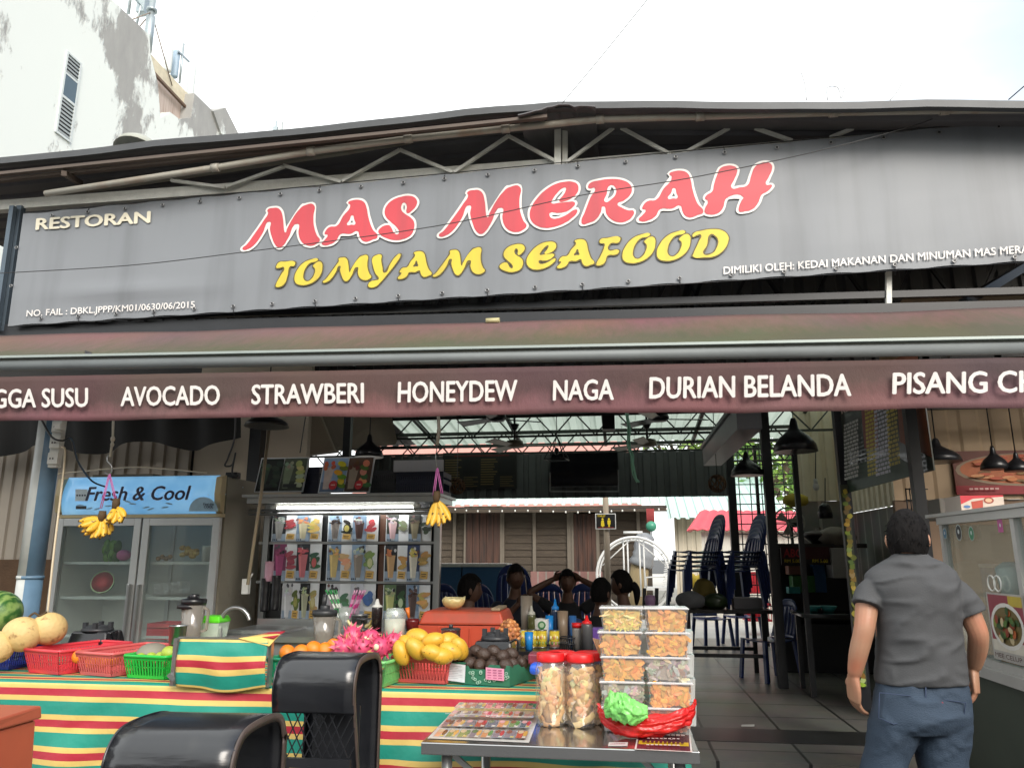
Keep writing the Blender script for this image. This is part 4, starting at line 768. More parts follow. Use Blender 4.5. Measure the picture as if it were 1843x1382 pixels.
# ---- poster rack
YR = 6.0
RK = thing('poster_rack', 'stainless steel stall rack carrying rows of drink posters under a tube light', 'rack', at(635, 1120, YR))
def rpost(px, y0, y1, Y, wd): a = at(px, (y0+y1)/2, Y); mb = MB(); mb.box(a.x-wd/2, a.x+wd/2, Y-wd/2, Y+wd/2, at(px, y1, Y).z, at(px, y0, Y).z); mb.build('upright', steel, RK)
rpost(787, 895, 1120, YR, .05); rpost(478, 890, 1120, YR, .045); rpost(788.5, 940, 1120, YR-.5, .02)
mb = MB(); xa, xb = at(455, 900, YR-.1).x, at(792, 900, YR-.1).x; z1 = at(640, 893, YR-.1).z
mb.box(xa, xb, YR-.2, YR+.35, z1-.055, z1-.01); mb.box(xa-.02, xb+.02, YR-.25, YR+.4, z1-.009, z1+.012); mb.build('top_shelf', steel, RK)
mb = MB(); z2 = at(640, 924, YR-.15).z
for dz_ in (0, .03): mb.tube([(xa, YR-.15, z2+dz_), (xb, YR-.15, z2+dz_)], .011, 8)
mb.build('rail', steel, RK)
mb = MB(); q0, q1 = at(480, 920, YR+.1), at(790, 1125, YR+.1); mb.box(q0.x, q1.x, YR+.06, YR+.1, q1.z, q0.z+.1); mb.build('back_panel', mat('dull_dark_steel', (.06, .062, .065), .35, .5, var=.3), RK)
for py in (976, 1047): mb = MB(); z = at(640, py, YR).z; mb.box(q0.x, q1.x, YR-.005, YR+.055, z-.012, z+.006); mb.build('ledge', steel, RK)
for px0, px1, nm in ((577, 588, 0), (680, 693, 1)):
    mb = MB(); mb.box(at(px0, 1000, YR).x, at(px1, 1000, YR).x, YR+.03, YR+.058, q1.z, q0.z+.05); mb.build('strip_panel', mat('brown_strip', C('6a4a3c'), .5, var=.4) if nm else mat('dull_dark_steel', (.06, .062, .065)), RK)
TL = thing('tube_light', 'lit fluorescent tube above the drink posters', 'tube light', at(622, 916, YR-.12)); a, b = at(500, 916, YR-.12), at(745, 916, YR-.12)
mb = MB(); mb.tube([a, b], .016, 10); mb.build('tube', mat('lit_tube', (1, 1, .97), .5, emit=6, var=0), TL)
mb = MB(); mb.box(a.x-.03, b.x+.03, YR-.125, YR-.09, a.z+.018, a.z+.05); mb.box(a.x-.04, a.x, YR-.14, YR-.09, a.z-.015, a.z+.03); mb.box(b.x, b.x+.05, YR-.14, YR-.09, a.z-.015, a.z+.03); mb.build('fitting', white_pl, TL)
random.seed(21)
def half(A, x0, x1, bg, cup, top, fruit, kind, cut=None, label=True):
    """one drink: glass photo on the left, fruit and yellow price flag on the right"""
    xm = x0+(x1-x0)*.56; A.rect(x0, .0, xm, 1, bg); A.rect(x0, .0, xm, .28, '8fa9c4'); cx = (x0+xm)/2; hw = (xm-x0)*.36
    for i in range(5): A.ell(x0+(xm-x0)*random.random(), .75+.2*random.random(), .03, .05, random.choice(['2b2d35', '53565e', '7a4a48', 'c9ccd0']), 7)
    A.poly([(cx-hw*.55, .1), (cx+hw*.55, .1), (cx+hw, .72), (cx-hw, .72)], cup); A.poly([(cx-hw*.5, .12), (cx-hw*.2, .12), (cx-hw*.45, .7), (cx-hw*.85, .7)], tuple(min(1, c*1.35) for c in C(cup)))
    A.poly([(cx-hw*.55, .1), (cx-hw*.35, .03), (cx+hw*.35, .03), (cx+hw*.55, .1)], 'a9b4bb')
    for i in range(9): A.ell(cx+hw*(random.random()*1.7-.85), .68+random.random()*.2, .028, .05, tuple(c*random.uniform(.75, 1.2) for c in C(top)), 8, random.random()*3)
    if kind == 'choc':
        for i in range(6): X = cx+hw*(i/5*1.5-.75); A.poly([(cx+(X-cx)*.6, .12), (cx+(X-cx)*.6+.008, .12), (X+.014, .8), (X, .8)], '2a1512')
    for i in range(3): A.rect(x0+.02+i*.035, .035, x0+.04+i*.035, .085, '14151a')
    fx = (xm+x1)/2; fw = (x1-xm)/2
    if kind == 'dark': A.rect(xm, 0, x1, 1, '1d2118')
    for i in range(6): A.ell(fx+fw*.45*(random.random()*2-1), .55+.2*(random.random()*2-1), fw*.55, .11, tuple(min(1, c*random.uniform(.75, 1.2)) for c in C(fruit)), 9, random.random()*3)
    if cut: A.ell(fx, .5, fw*.62, .17, fruit, 12); A.ell(fx, .5, fw*.48, .13, cut, 12)
    if label:
        A.poly([(xm+fw*.2, .09), (x1-fw*.3, .07), (x1-fw*.15, .27), (xm+fw*.35, .29)], 'd9a92b'); A.rect(xm+fw*.5, .19, x1-fw*.5, .215, '4a3a12'); A.rect(xm+fw*.55, .13, x1-fw*.6, .155, '4a3a12')
def poster(lab, quad, halves, Y, parent=None, thick=.006, white='d5d9dc'):
    x0, y0, x1, y1 = quad; o = at(x0, y1, Y); u = at(x1, y1, Y)-o; v = at(x0, y0, Y)-o; u.z = 0; v = Vector((0, 0, v.z))
    t = thing('drink_poster', lab, 'poster', o+u/2, 'drink posters on the rack'); mb = MB(); mb.prism([o, o+u, o+u+v, o+v], (0, thick, 0)); mb.build('board', mat('white_poster_board', C('cfd3d6'), .5), t)
    A = Art(o+Vector((0, -.0006, 0)), u, v); n = len(halves)
    for i, h in enumerate(halves):
        a, b = .015+i*.985/n, (i+1)*.985/n
        if h: half(A, a, b, *h)
    A.mb.cl = [tuple(.8*(c*.75+.25*(sum(q)/3)) for c in q) for q in A.mb.cl]; A.build('picture', t); return t
D1, D2, LB = '2a3038', '6d8fb0', '7fa3c4'
PS = [('drink poster with a grey shake and red fruit, top row left under the tube light', (488, 926, 578, 974), [(D1, '9a9b98', 'a9a9a5', 'c0303a', 'x'), (D2, 'c3b98f', 'e08a3a', 'd9b53a', 'x')]),
 ('drink poster with chocolate shakes, a halved avocado and strawberries, top row middle', (589, 928, 680, 974), [(LB, 'b9b0a8', '3a2a26', '20251c', 'choc', 'c3b53a'), (D2, '7a5450', 'd5c9c9', 'c52a35', 'choc')]),
 ('drink poster with a pink milk drink over dark captions, top row right', (694, 927, 776, 974), [('3a4238', 'c9a0a5', 'd5c3c0', '8d9a6a', 'x', None, False), ('2a2f2c', '8a8060', '6a5f4a', '4a5a4a', 'x', None, False)]),
 ('drink poster with a magenta dragon fruit shake and a watermelon shake, middle row left', (488, 979, 576, 1045), [('8a2a62', 'b52a78', 'a52a6a', 'a5304a', 'x'), (D1, 'd0616a', 'd94a55', '2f6a4a', 'x', 'd04a4a')]),
 ('drink poster with an orange shake and a grey green shake with cucumbers, middle row middle', (586, 980, 677, 1045), [(D2, 'd0b35a', 'd9a53a', 'e0a070', 'x'), (LB, '8d8070', 'b5c0a0', '7a9a4a', 'x', 'c9cf8a')]),
 ('drink poster with mango shakes beside cut mangoes, middle row right', (690, 981, 774, 1046), [(D1, 'cf9f5a', 'e07a2a', 'e0a02a', 'x'), ('243a6a', 'd8d3bd', 'd9c03a', 'c99f30', 'x')]),
 ('drink poster with kiwi fruit and a pale green shake, bottom row left', (505, 1049, 571, 1117), [('c9cdd0', 'cfd3d6', 'cfd3d6', '6a7a2a', 'x', 'a0a040'), ('1a1c20', 'a9ad8a', 'b0b58a', 'b5a54a', 'x', 'c9bf7a')]),
 ('drink poster with pale purple shakes and blueberries, bottom row middle', (584, 1050, 674, 1117), [('c9cdd5', 'b5a5b0', '4a3f55', '4a8a5a', 'x'), ('c5c9d5', 'c0a5b8', '6a6075', '2a6ab0', 'x')]),
 ('drink poster with green apples and a striped chocolate shake, bottom row right', (688, 1052, 773, 1117), [('5a7a4a', 'c3c96a', 'b0c080', '2a5a2a', 'dark', 'b9cf9a', False), (D2, '9a7a72', '6a4a40', 'd9a93a', 'choc')])]
for lab, q, h in PS: poster(lab, q, h, YR-.02)
def bigposter(lab, quad, cols, Y):
    x0, y0, x1, y1 = quad; o = at(x0, y1, Y); u = at(x1, y1, Y)-o; u.z = 0; v = Vector((.02, .05, at(x0, y0, Y).z-o.z)); t = thing('drink_poster', lab, 'poster', o+u/2, 'large posters standing on the rack')
    mb = MB(); mb.prism([o, o+u, o+u+v, o+v], (0, .01, 0)); mb.build('board', mat('white_poster_board', C('cfd3d6'), .5), t); A = Art(o+Vector((0, -.001, 0)), u, v)
    for i, (bg, cup, top, fr, fr2) in enumerate(cols):
        a, b = .02+i*.49, .49+i*.49; A.rect(a, .03, b, .97, bg); A.rect(a, .03, b, .3, tuple(c*.5 for c in C(bg))); c = a+.12
        A.poly([(c-.06, .1), (c+.05, .1), (c+.1, .72), (c-.09, .72)], cup)
        for k in range(8): A.ell(c+random.uniform(-.09, .09), random.uniform(.65, .85), .04, .06, tuple(x*random.uniform(.7, 1.2) for x in C(top)), 8)
        for k in range(6): A.ell(a+.36+random.uniform(-.06, .06), .2+k*.12, .07, .1, tuple(x*random.uniform(.75, 1.2) for x in C(fr if k % 2 else fr2)), 9, random.random()*2)
    return A, t
A, t = bigposter('large dull green poster of melon drinks, left one standing on the rack', (457, 823, 545, 886), [('1d2420', '3a4a3d', '4a5a4a', '2a3a2d', '33423a'), ('4d5648', '7d8a70', '8f9a82', 'a9b06a', 'b9c08a')], YR-.1); [A.rect(.08+i*.5, .12, .36+i*.5, .22, '2d3030') for i in range(2)]; A.build('picture', t)
A, t = bigposter('large bright poster of mango and pineapple drinks standing on the rack', (572, 822, 665, 887), [('8fa9c9', 'c9b9b0', 'c96a4a', 'd9b52a', '6f8a2a'), ('5a4438', '9a8a78', '6a4030', 'c98a6a', '4a6a3a')], YR-.1)
for x in (.28, .78): A.ell(x, .2, .08, .13, 'c0343a', 14); A.rect(x-.04, .19, x+.04, .22, 'e0c0b8')
A.build('picture', t)
navy_pl = mat('navy_crate_plastic', (.012, .016, .035), .4)
def crate(lab, q, Y, dep, m, bars=6):
    x0, y0, x1, y1 = q; a = at(x0, y1, Y); b = at(x1, y0, Y); mb = MB(); h = b.z-a.z
    for z, hh in ((0, .03), (h*.5, .03), (h-.04, .04)):
        mb.box(a.x, b.x, Y, Y+.012, a.z+z, a.z+z+hh); mb.box(a.x, a.x+.012, Y+.012, Y+dep, a.z+z, a.z+z+hh); mb.box(b.x-.012, b.x, Y+.012, Y+dep, a.z+z, a.z+z+hh)
    for i in range(bars*3+1): x = a.x+(b.x-a.x-.015)*i/(bars*3); mb.box(x, x+.015, Y+.002, Y+.01, a.z, a.z+h)
    mb.box(a.x+.012, b.x-.012, Y+dep-.012, Y+dep, a.z, a.z+h); mb.box(a.x+.012, b.x-.012, Y+.012, Y+dep-.012, a.z, a.z+.015); return single(mb, 'crate', lab, 'crate', m, 'crates on top of the poster rack')
crate('navy slatted crate on the rack between the two big posters', (542, 842, 575, 889), YR-.02, .28, navy_pl, 3); crate('navy slatted crate at the right end of the poster rack', (712, 848, 798, 890), YR, .3, navy_pl, 7); crate('dark slatted crate on the rack just right of the bright pineapple poster', (664, 846, 712, 890), YR+.03, .26, dark_pl, 4)
mb = MB(); a, b = at(708, 849, YR-.03), at(798, 827, YR-.03); mb.box(a.x, b.x, YR-.03, YR-.01, a.z, b.z); single(mb, 'blank_board', 'plain pale grey board leaning on the navy crate at the rack end', 'board', mat('pale_grey_board', C('9a9b9f'), .6))
pendant('black bell pendant lamp hanging behind the big pineapple poster', 664, 823, 7.0, 54, False, .8)
# cup dispensers at the left side of the rack
for lab, px, y0, y1, m, dx in (('stack of translucent pink lidded cups in the left dispenser tube', 483, 1010, 1046, mat('pink_clear_cups', C('b58a9a'), .3), 8), ('black cup dispenser tube nearest the pale pole', 475, 1040, 1100, black_pl, 9), ('black cup dispenser tube just left of the kiwi poster', 494, 1035, 1098, black_pl, 9)):
    mb = MB(); p = at(px, y1, YR-.25); h = at(px, y0, YR-.25).z-p.z
    mb.lathe([(.03, 0)]+[q for i in range(6) for q in ((.032+.002*(i % 2), h*(i+.3)/6), (.034, h*(i+.9)/6))]+[(.036, h), (0, h)], p, 12); single(mb, 'cup_dispenser', lab, 'cup dispenser', m, 'cup stacks beside the rack')
mb = MB(); p = at(441, 1066, 5.6); mb.box(p.x-.02, p.x+.03, 5.58, 5.62, p.z-.01, p.z+.1); mb.tube([p+Vector((.02, 0, .08)), p+Vector((.05, 0, .14))], .006, 5); single(mb, 'price_tag', 'small white tag hanging at the bottom of the pale pole', 'tag', white_pl)
# ================================================================ fruit counter
ZC, YC, YCB = .85, 3.87, 4.77
def tarp(*a, **k): return speckle(mat(*a, **k), 1.7, .52, 1.1, tuple(c*.45+.06 for c in a[1]), 8)
st_g = tarp('green_tarpaulin', C('1f8a78'), .5, var=.18, scale=5, bump=.35, bscale=9); st_r = tarp('red_tarpaulin', C('a92a3a'), .5, var=.15, scale=5, bump=.35, bscale=9); st_y = tarp('yellow_tarpaulin', C('d2b668'), .5, var=.12, scale=5, bump=.35, bscale=9)
STR = [st_g, st_r, st_y]
def stripe_rows(total, start):
    """list of (length along cloth, material) rows; pattern green / yellow / red / yellow"""
    seq = [(.064, 0), (.025, 2), (.035, 1), (.025, 2)]; out = []; t = 0; i = 0; off = start
    while t < total:
        L, m = seq[i % 4]; L = L-off if i == 0 else L; off = 0
        for k in range(2): out.append((min(t+L*(k+1)/2, total), m))
        t += L; i += 1
    return out
XL, XR = -4.3, at(1240, 1300, YC).x
CT = thing('fruit_counter', 'long wooden stall counter hidden under striped cloth', 'counter', ((XL+XR)/2, 4.2, 0))
mb = MB(); mb.box(XL+.02, XR-.02, YC+.03, YCB, ZC-.05, ZC-.006); mb.build('counter_top', brown_board, CT)
for x in (XL+.1, -2.5, -1.2, XR-.08):
    for y in (YC+.1, YCB-.1): mb = MB(); mb.box(x-.03, x+.03, y-.03, y+.03, 0, ZC-.05); mb.build('leg', brown_board, CT)
mb = MB(); drop = .8; rows = stripe_rows(drop+.9, .052); nu = 150
def cpt(u, s):
    x = XL+(XR-XL)*u
    if s < .9: y = YCB-s; z = ZC+.002*nz3((x*4, y*4, 1)); return Vector((x, y, z))
    d = s-.9; w_ = d/drop; wav = .034*w_*math.sin(x*7+1.4*math.sin(x*2.3))+.03*nz3((x*2.6, d*2.5, 7))*min(1, d*6)+.012*(1-3*abs(nz3((x*3.1+d*3, d*1.2-x, 2))))*min(1, d*5)
    return Vector((x, YC-.004-.02*min(1, d*10)-.05*w_*w_+wav*1.0, ZC-d+.01*nz3((x*1.3, 0, 3))*w_))
ks = 0; prev = None
for s, m in [(0, 0)]+rows:
    k = mb.av([cpt(i/nu, s) for i in range(nu+1)])
    if prev is not None:
        mb.m = m
        for i in range(nu): mb.fc((prev+i, prev+i+1, k+i+1, k+i), True)
    prev = k
o = mb.build('tablecloth', STR); tag(o, 'striped green, yellow and red tarpaulin cloth covering the long fruit counter', 'tablecloth')
# ---- striped cloth stand
SX = thing('cloth_screen', 'small striped cloth screen on a metal frame standing between fruit baskets', 'screen', at(400, 1235, YC-.02))
a, b = at(316, 1232, YC-.03), at(486, 1150, YC-.03)
mb = MB(); w_, h_ = b.x-a.x, b.z-a.z; rows2 = [(.012, 2), (.065, 0), (.025, 2), (.035, 1), (.027, 2), (.06, 0), (.012, 2)]; tot = sum(r[0] for r in rows2); prev = None; t = 0
def spt(u, q):
    sag = .018*math.sin(math.pi*u)*q*q; return Vector((a.x+.012+(w_-.012)*u, YC-.045-.03*math.sin(math.pi*q)*(.6+.4*math.sin(u*3))-.012*nz3((u*5, q*3, 5)), b.z-.004-(h_)*q-sag+.006*math.sin(u*8)*q))
for L, m in [(0, 0)]+[(l/3, mm) for l, mm in rows2 for _ in range(3)]:
    t += L; k = mb.av([spt(i/30, t/tot) for i in range(31)])
    if prev is not None:
        mb.m = m
        for i in range(30): mb.fc((prev+i, prev+i+1, k+i+1, k+i), True)
    prev = k
mb.build('cloth', STR, SX, solid=.002)
mb = MB(); mb.m = 2; mb.poly([b+Vector((-.16, -.02, .004)), b+Vector((.012, -.03, -.03)), b+Vector((.03, .05, .02)), b+Vector((-.05, .08, .02))]); mb.m = 1; mb.poly([b+Vector((-.12, .02, .008)), b+Vector((.022, .0, .006)), b+Vector((.035, .1, .03)), b+Vector((-.06, .12, .022))]); mb.build('folded_corner', STR, SX, solid=.003)
mb = MB(); mb.box(a.x-.016, a.x+.004, YC-.06, YC-.02, ZC+.004, b.z+.0); mb.box(b.x-.004, b.x+.01, YC-.03, YC, ZC+.004, b.z-.01); mb.box(a.x-.016, b.x, YC-.019, YC, b.z-.016, b.z+.004); mb.bar((a.x, YC-.05, ZC+.03), (a.x-.02, YC-.07, ZC+.06), .02); mb.build('frame', steel, SX)
# ---- baskets
def basket(name, lab, m, px, py, w, d, h, rz=0, Y=None, flare=1.16, group='plastic fruit baskets on the counter'):
    """slatted rectangular basket; px, py is the middle of its front bottom edge"""
    p = atz(px, py, ZC) if Y is None else at(px, py, Y); p = Vector((p.x, p.y, ZC+.004)); t = thing(name, lab, 'basket', (0, 0, 0), group)
    def ring(z): k = 1+(flare-1)*z/h; return [Vector((-w/2*k, d/2-d/2*k, z)), Vector((w/2*k, d/2-d/2*k, z)), Vector((w/2*k, d/2+d/2*k, z)), Vector((-w/2*k, d/2+d/2*k, z))]
    mb = MB(); th = .004
    def wall(a0, a1, b0, b1):
        n = Vector((0, 0, 1)).cross(a1-a0).normalized()*th; mb.hexa([a0, a1, a1+n, a0+n], [b0, b1, b1+n, b0+n])
    r0, r1, r2, r3 = ring(0), ring(h*.14), ring(h*.82), ring(h)
    for i in range(4):
        j = (i+1) % 4; wall(r0[i], r0[j], r1[i], r1[j]); wall(r2[i], r2[j], r3[i], r3[j]); L = (r1[j]-r1[i]).length; n = int(L/.0165)
        for k in range(n+1):
            u0, u1 = k/n-.2/n, k/n+.22/n; u0 = max(0, u0); u1 = min(1, u1); wall(r1[i].lerp(r1[j], u0), r1[i].lerp(r1[j], u1), r2[i].lerp(r2[j], u0), r2[i].lerp(r2[j], u1))
        wall(ring(h*.5)[i], ring(h*.5)[j], ring(h*.53)[i], ring(h*.53)[j])
    mb.poly(r0[::-1]); mb.build('body', m, t)
    mb = MB(); q = ring(h); c = Vector((0, d/2, h)); mb.tube([q[i].lerp(q[(i+1) % 4], u) for i in range(4) for u in (.04, .5, .96)], .009, 8, closed=True); mb.build('rim', m, t)
    place(t, p, R(rz)); t['top'] = p.z+h; return t, p
def plas(n, h): return mat(n, C(h), .35, var=.08, scale=12, spec=.5)
red_b, pink_b, grn_b, tea_b, blu_b, sal_b = plas('red_basket_plastic', 'd0404a'), plas('faded_red_basket_plastic', 'c9605f'), plas('bright_green_basket_plastic', '1fb040'), plas('teal_basket_plastic', '1f9a70'), plas('blue_basket_plastic', '2f3f9a'), plas('coral_basket_plastic', 'd55a58')
basket('basket', 'blue slatted basket cut off by the left edge, under the pale melons', blu_b, -14, 1206, .2, .26, .125, 4)
basket('basket', 'bright red slatted basket, second from the left, beside the blue one', red_b, 78, 1213, .25, .42, .125, -16)
basket('basket', 'faded red slatted basket holding a few orange fruit', pink_b, 172, 1217, .235, .42, .12, -14)
basket('basket', 'bright green slatted basket under a grey lid', grn_b, 262, 1222, .24, .32, .115, -8)
basket('basket', 'teal slatted basket of oranges behind the black metal chair', tea_b, 530, 1232, .28, .36, .12, -12)
basket('basket', 'light green basket of dragon fruit', plas('light_green_basket_plastic', '6fb56a'), 640, 1236, .3, .36, .12, -8)
basket('basket', 'coral slatted basket piled with yellow mangoes', sal_b, 757, 1230, .275, .4, .125, -9)
# ---- fruit
def atf(px, py, Y): return at(px, py, Y+.15)
fs = artmat('fruit_skin')
def fruit(name, lab, cat, m, loc, rot=(0, 0, 0), sc=1, src=None, group=None, fn=None):
    if src is None: mb = MB(); fn(mb); o = mb.build(name, m, None, (0, 0, 0)); tag(o, lab, cat, group)
    else: o = src.copy(); COL.objects.link(o); ROOT[o.name] = Vector(); tag(o, lab, cat, group)
    o.location = loc; o.rotation_euler = rot; o.scale = (sc,)*3; return o
random.seed(5)
melon_skin = mat('pale_melon_skin', C('d8bd83'), .6, var=.1, scale=7, col2=C('c4a56b'), bump=.25, bscale=45); speckle(melon_skin, 22, .58, .7, C('8f6f42'), 5)
def f_melon(mb): mb.ell((0, 0, 0), (.108, .1, .098), 24, 16)
s = None
for lab, px, py, Y, sc, rx in (('large oval pale yellow melon lying at the front of the left pile', 40, 1141, 3.98, .98, .3), ('round pale yellow melon with a cord end on it, right of the front melon', 88, 1131, 4.08, .93, 1.2), ('pale yellow melon mostly cut off by the left edge, lowest of the pile', -8, 1165, 3.9, .9, 0)):
    s2 = fruit('melon', lab, 'melon', melon_skin, atf(px, py, Y), (rx, .2, rx), sc, s, 'pale melons on the counter', f_melon); s = s or s2
def wm_mat():
    m = mat('watermelon_rind', C('2c5a26'), .35, var=.3, scale=10, coat=.2); t = m.node_tree; N = t.nodes; L = t.links; b = N['Principled BSDF']; src = b.inputs['Base Color'].links[0].from_socket
    tc = N.new('ShaderNodeTexCoord'); w = N.new('ShaderNodeTexWave'); w.inputs['Scale'].default_value = 7; w.inputs['Distortion'].default_value = 5; w.inputs['Detail'].default_value = 3; w.inputs['Detail Scale'].default_value = 3; L.new(tc.outputs['Object'], w.inputs[0])
    x = N.new('ShaderNodeMix'); x.data_type = 'RGBA'; x.inputs['B'].default_value = (*C('7f9a55'), 1); L.new(src, x.inputs['A']); L.new(w.outputs['Fac'], x.inputs['Factor']); L.new(x.outputs['Result'], b.inputs['Base Color']); return m
mb = MB(); mb.ell((0, 0, 0), (.14, .14, .13), 28, 18); o = mb.build('watermelon', wm_mat(), None, (0, 0, 0)); o.location = atf(-6, 1103, 4.15); o.rotation_euler = (.3, .2, 0); tag(o, 'whole green striped watermelon at the left edge of the counter', 'watermelon')
mb = MB(); mb.tube(catrom([atf(52, 1110, 4.0), atf(62, 1103, 4.03), atf(72, 1108, 4.02), atf(84, 1101, 4.05)], 4), .006, 6); single(mb, 'dried_stem', 'brown dried stem lying between the two pale melons', 'stem', stalk)
ora = mat('orange_peel', C('e07f1e'), .45, var=.06, scale=10, bump=.15, bscale=160); og = 'oranges in the teal basket'
def f_orange(mb): mb.ell((0, 0, 0), (.042, .042, .038), 16, 12, lambda d: 1-.06*max(0, d.z-.9)*10)
s = None
for lab, px, py, Y in (('small orange half sunk in the teal basket, leftmost', 517, 1174, 3.92), ('orange in the teal basket, second from the left', 542, 1174, 3.9), ('biggest orange, sitting highest in the teal basket', 565, 1168, 3.93), ('orange at the right end of the teal basket by the dragon fruit', 585, 1170, 3.95), ('orange pressed against the leftmost dragon fruit', 601, 1161, 4.02)):
    s2 = fruit('orange', lab, 'orange', ora, atf(px, py, Y), (random.random(), random.random(), 0), random.uniform(.92, 1.05) if 'biggest' not in lab else 1.12, s, og, f_orange); s = s or s2
for lab, px, py in (('orange showing at the back of the bright red basket', 142, 1168), ('orange lying left of centre in the faded red basket', 165, 1178), ('orange at the back right of the faded red basket', 205, 1174), ('orange in the middle of the faded red basket', 186, 1177)):
    fruit('orange', lab, 'orange', ora, atf(px, py+13, 3.95), (1, 0, 0), .9, s, 'oranges in the red baskets')
def f_dragon(mb):
    rnd = random.Random(3); mb.col = C('cb4a70'); mb.ell((0, 0, 0), (.052, .046, .05), 18, 12, lambda d: 1+.05*nz3(d, 4))
    for k in range(30):
        z = 1-2*(k+.5)/30; a = k*2.4; r = math.sqrt(1-z*z); d = Vector((r*math.cos(a), r*math.sin(a), z)); p = Vector((d.x*.05, d.y*.044, d.z*.048)); t = (d+Vector((.9, 0, .1))).normalized(); s_ = d.cross(t).normalized()*.013
        mb.col = C('cb4a70'); k0 = mb.av([p-s_-t*.01, p+s_-t*.01, p+t*.014+d*.008, p+t*.03+d*rnd.uniform(.004, .012)]); mb.fc((k0, k0+1, k0+2)); mb.col = rnd.choice([C('e08a8a'), C('b0a050'), C('d9506f')]); mb.fc((k0, k0+2, k0+3)); mb.fc((k0+1, k0+3, k0+2))
    mb.col = C('6d5a3a'); mb.ell((.05, 0, 0), (.012, .012, .012), 8, 6); mb.col = C('e3d3b0'); mb.ell((.054, 0, 0), (.008, .016, .016), 10, 6)
s = None
dg_ = artmat('dragon_fruit_skin', .4, var=.15, scale=40)
for lab, px, py, Y, r in (('dragon fruit at the far left of the pile, lying on its side', 617, 1166, 3.9, (0, .3, 2.6)), ('topmost dragon fruit of the pile', 634, 1144, 3.98, (.4, -.6, 1.2)), ('dragon fruit in the front middle of the pile with leafy scales', 653, 1166, 3.86, (1, -1.2, 0)), ('dragon fruit with its round pale navel facing the street', 686, 1164, 3.86, (.2, -.1, -1.75)), ('dragon fruit at the right end of the pile by the mangoes', 708, 1156, 3.95, (.3, -.5, .5)), ('dragon fruit at the back of the pile, behind the navel one', 668, 1148, 4.0, (2, .5, .3)), ('pale dragon fruit wedged between the left and middle ones', 636, 1163, 3.92, (.8, -.9, 2.0))):
    s2 = fruit('dragon_fruit', lab, 'dragon fruit', dg_, atf(px, py, Y), r, 1.0, s, 'dragon fruit pile', f_dragon); s = s or s2
man_m = mat('yellow_mango_skin', C('d9a93c'), .42, var=.08, scale=9, col2=C('c99a2c'), bump=.05); speckle(man_m, 60, .64, .74, C('6a4a20'), 3); speckle(man_m, 9, .55, .8, C('a8a040'), 2)
def f_mango(mb): mb.ell((0, 0, 0), (.07, .046, .043), 18, 12, lambda d: 1+.1*d.x*(1 if d.z > 0 else .4)-.05*d.x*d.x)
s = None
MG = (('mango standing upright at the left end of the coral basket', 722, 1173, 3.84, (0, 1.3, .2)), ('mango at the front of the pile, second from left', 748, 1166, 3.83, (.4, .9, .5)), ('large mango lying at the front middle of the pile', 778, 1174, 3.8, (.2, .35, .3)), ('mango at the front right of the pile', 796, 1180, 3.82, (.6, .1, .8)), ('smooth big mango on the upper middle of the pile', 778, 1153, 3.9, (.2, -.2, .1)), ('topmost mango at the back of the pile', 749, 1146, 3.97, (.5, .1, -.3)), ('mango at the upper right of the pile', 808, 1153, 3.95, (.2, .2, .9)), ('mango low at the right of the pile', 810, 1170, 3.86, (0, .5, .2)), ('rightmost mango against the rim of the coral basket', 826, 1166, 3.93, (0, 1, 1.2)), ('mango high on the left side of the pile', 733, 1158, 3.93, (.3, .6, -.4)))
for lab, px, py, Y, r in MG: s2 = fruit('mango', lab, 'mango', man_m, atf(px, py, Y), r, random.uniform(.92, 1.06), s, 'mangoes in the coral basket', f_mango); s = s or s2
# guavas / limes in the green basket, with lid
lime = mat('pale_green_guava', C('9dae3f'), .5, var=.15, scale=9, bump=.1)
def f_guava(mb): mb.ell((0, 0, 0), (.036, .034, .033), 14, 10, lambda d: 1+.03*nz3(d, 3))
s = None
for lab, px, py in (('green guava at the right end of the bright green basket, largest', 304, 1172), ('green guava in the front of the basket, left of centre', 253, 1181), ('green guava in the middle of the basket under the lid', 272, 1180), ('green guava in the front of the basket right of centre', 289, 1179)):
    s2 = fruit('guava', lab, 'guava', lime, atf(px, py+3, 3.9), (random.random(), 0, 0), 1.15 if 'largest' in lab else .85, s, 'guavas in the green basket', f_guava); s = s or s2
mb = MB(); p = atf(275, 1174, 4.0); mb.lathe([(.0, .052), (.03, .05), (.06, .038), (.078, .018), (.086, .004), (.09, 0), (.084, 0), (.0, .002)], p, 24); single(mb, 'grey_dome', 'dull grey domed lid resting on the bright green basket', 'lid', mat('dull_grey_lid', C('7f7b6f'), .55, var=.2))
# ---- avocado box
p0, p1 = atz(805, 1230, ZC), atz(917, 1237, ZC); AB = thing('cardboard_box', 'green patterned cardboard fruit box with a white sheet and a pink label', 'box', (p0+p1)/2)
e = (p1-p0); e.z = 0; wv = e.normalized(); dv = Vector((-wv.y, wv.x, 0)); W_, D_, Hh = e.length, .34, .105; o = Vector((p0.x, p0.y, ZC+.004))
dv = (dv+wv*.12).normalized()
mb = MB(); hi, lo = Hh, Hh*.72
def wallq(a, b, prof, nrm): mb.prism([a]+[b]+[a.lerp(b, u)+Vector((0, 0, z)) for u, z in prof[::-1]], nrm*.005)
gcard = mat('green_printed_card', C('2c6b52'), .6, var=.15, scale=14); A_, B_, C_, D4 = o, o+wv*W_, o+wv*W_+dv*D_, o+dv*D_
notch = [(0, hi), (.3, hi), (.36, lo), (.62, lo), (.68, hi*.95), (1, hi*.95)]
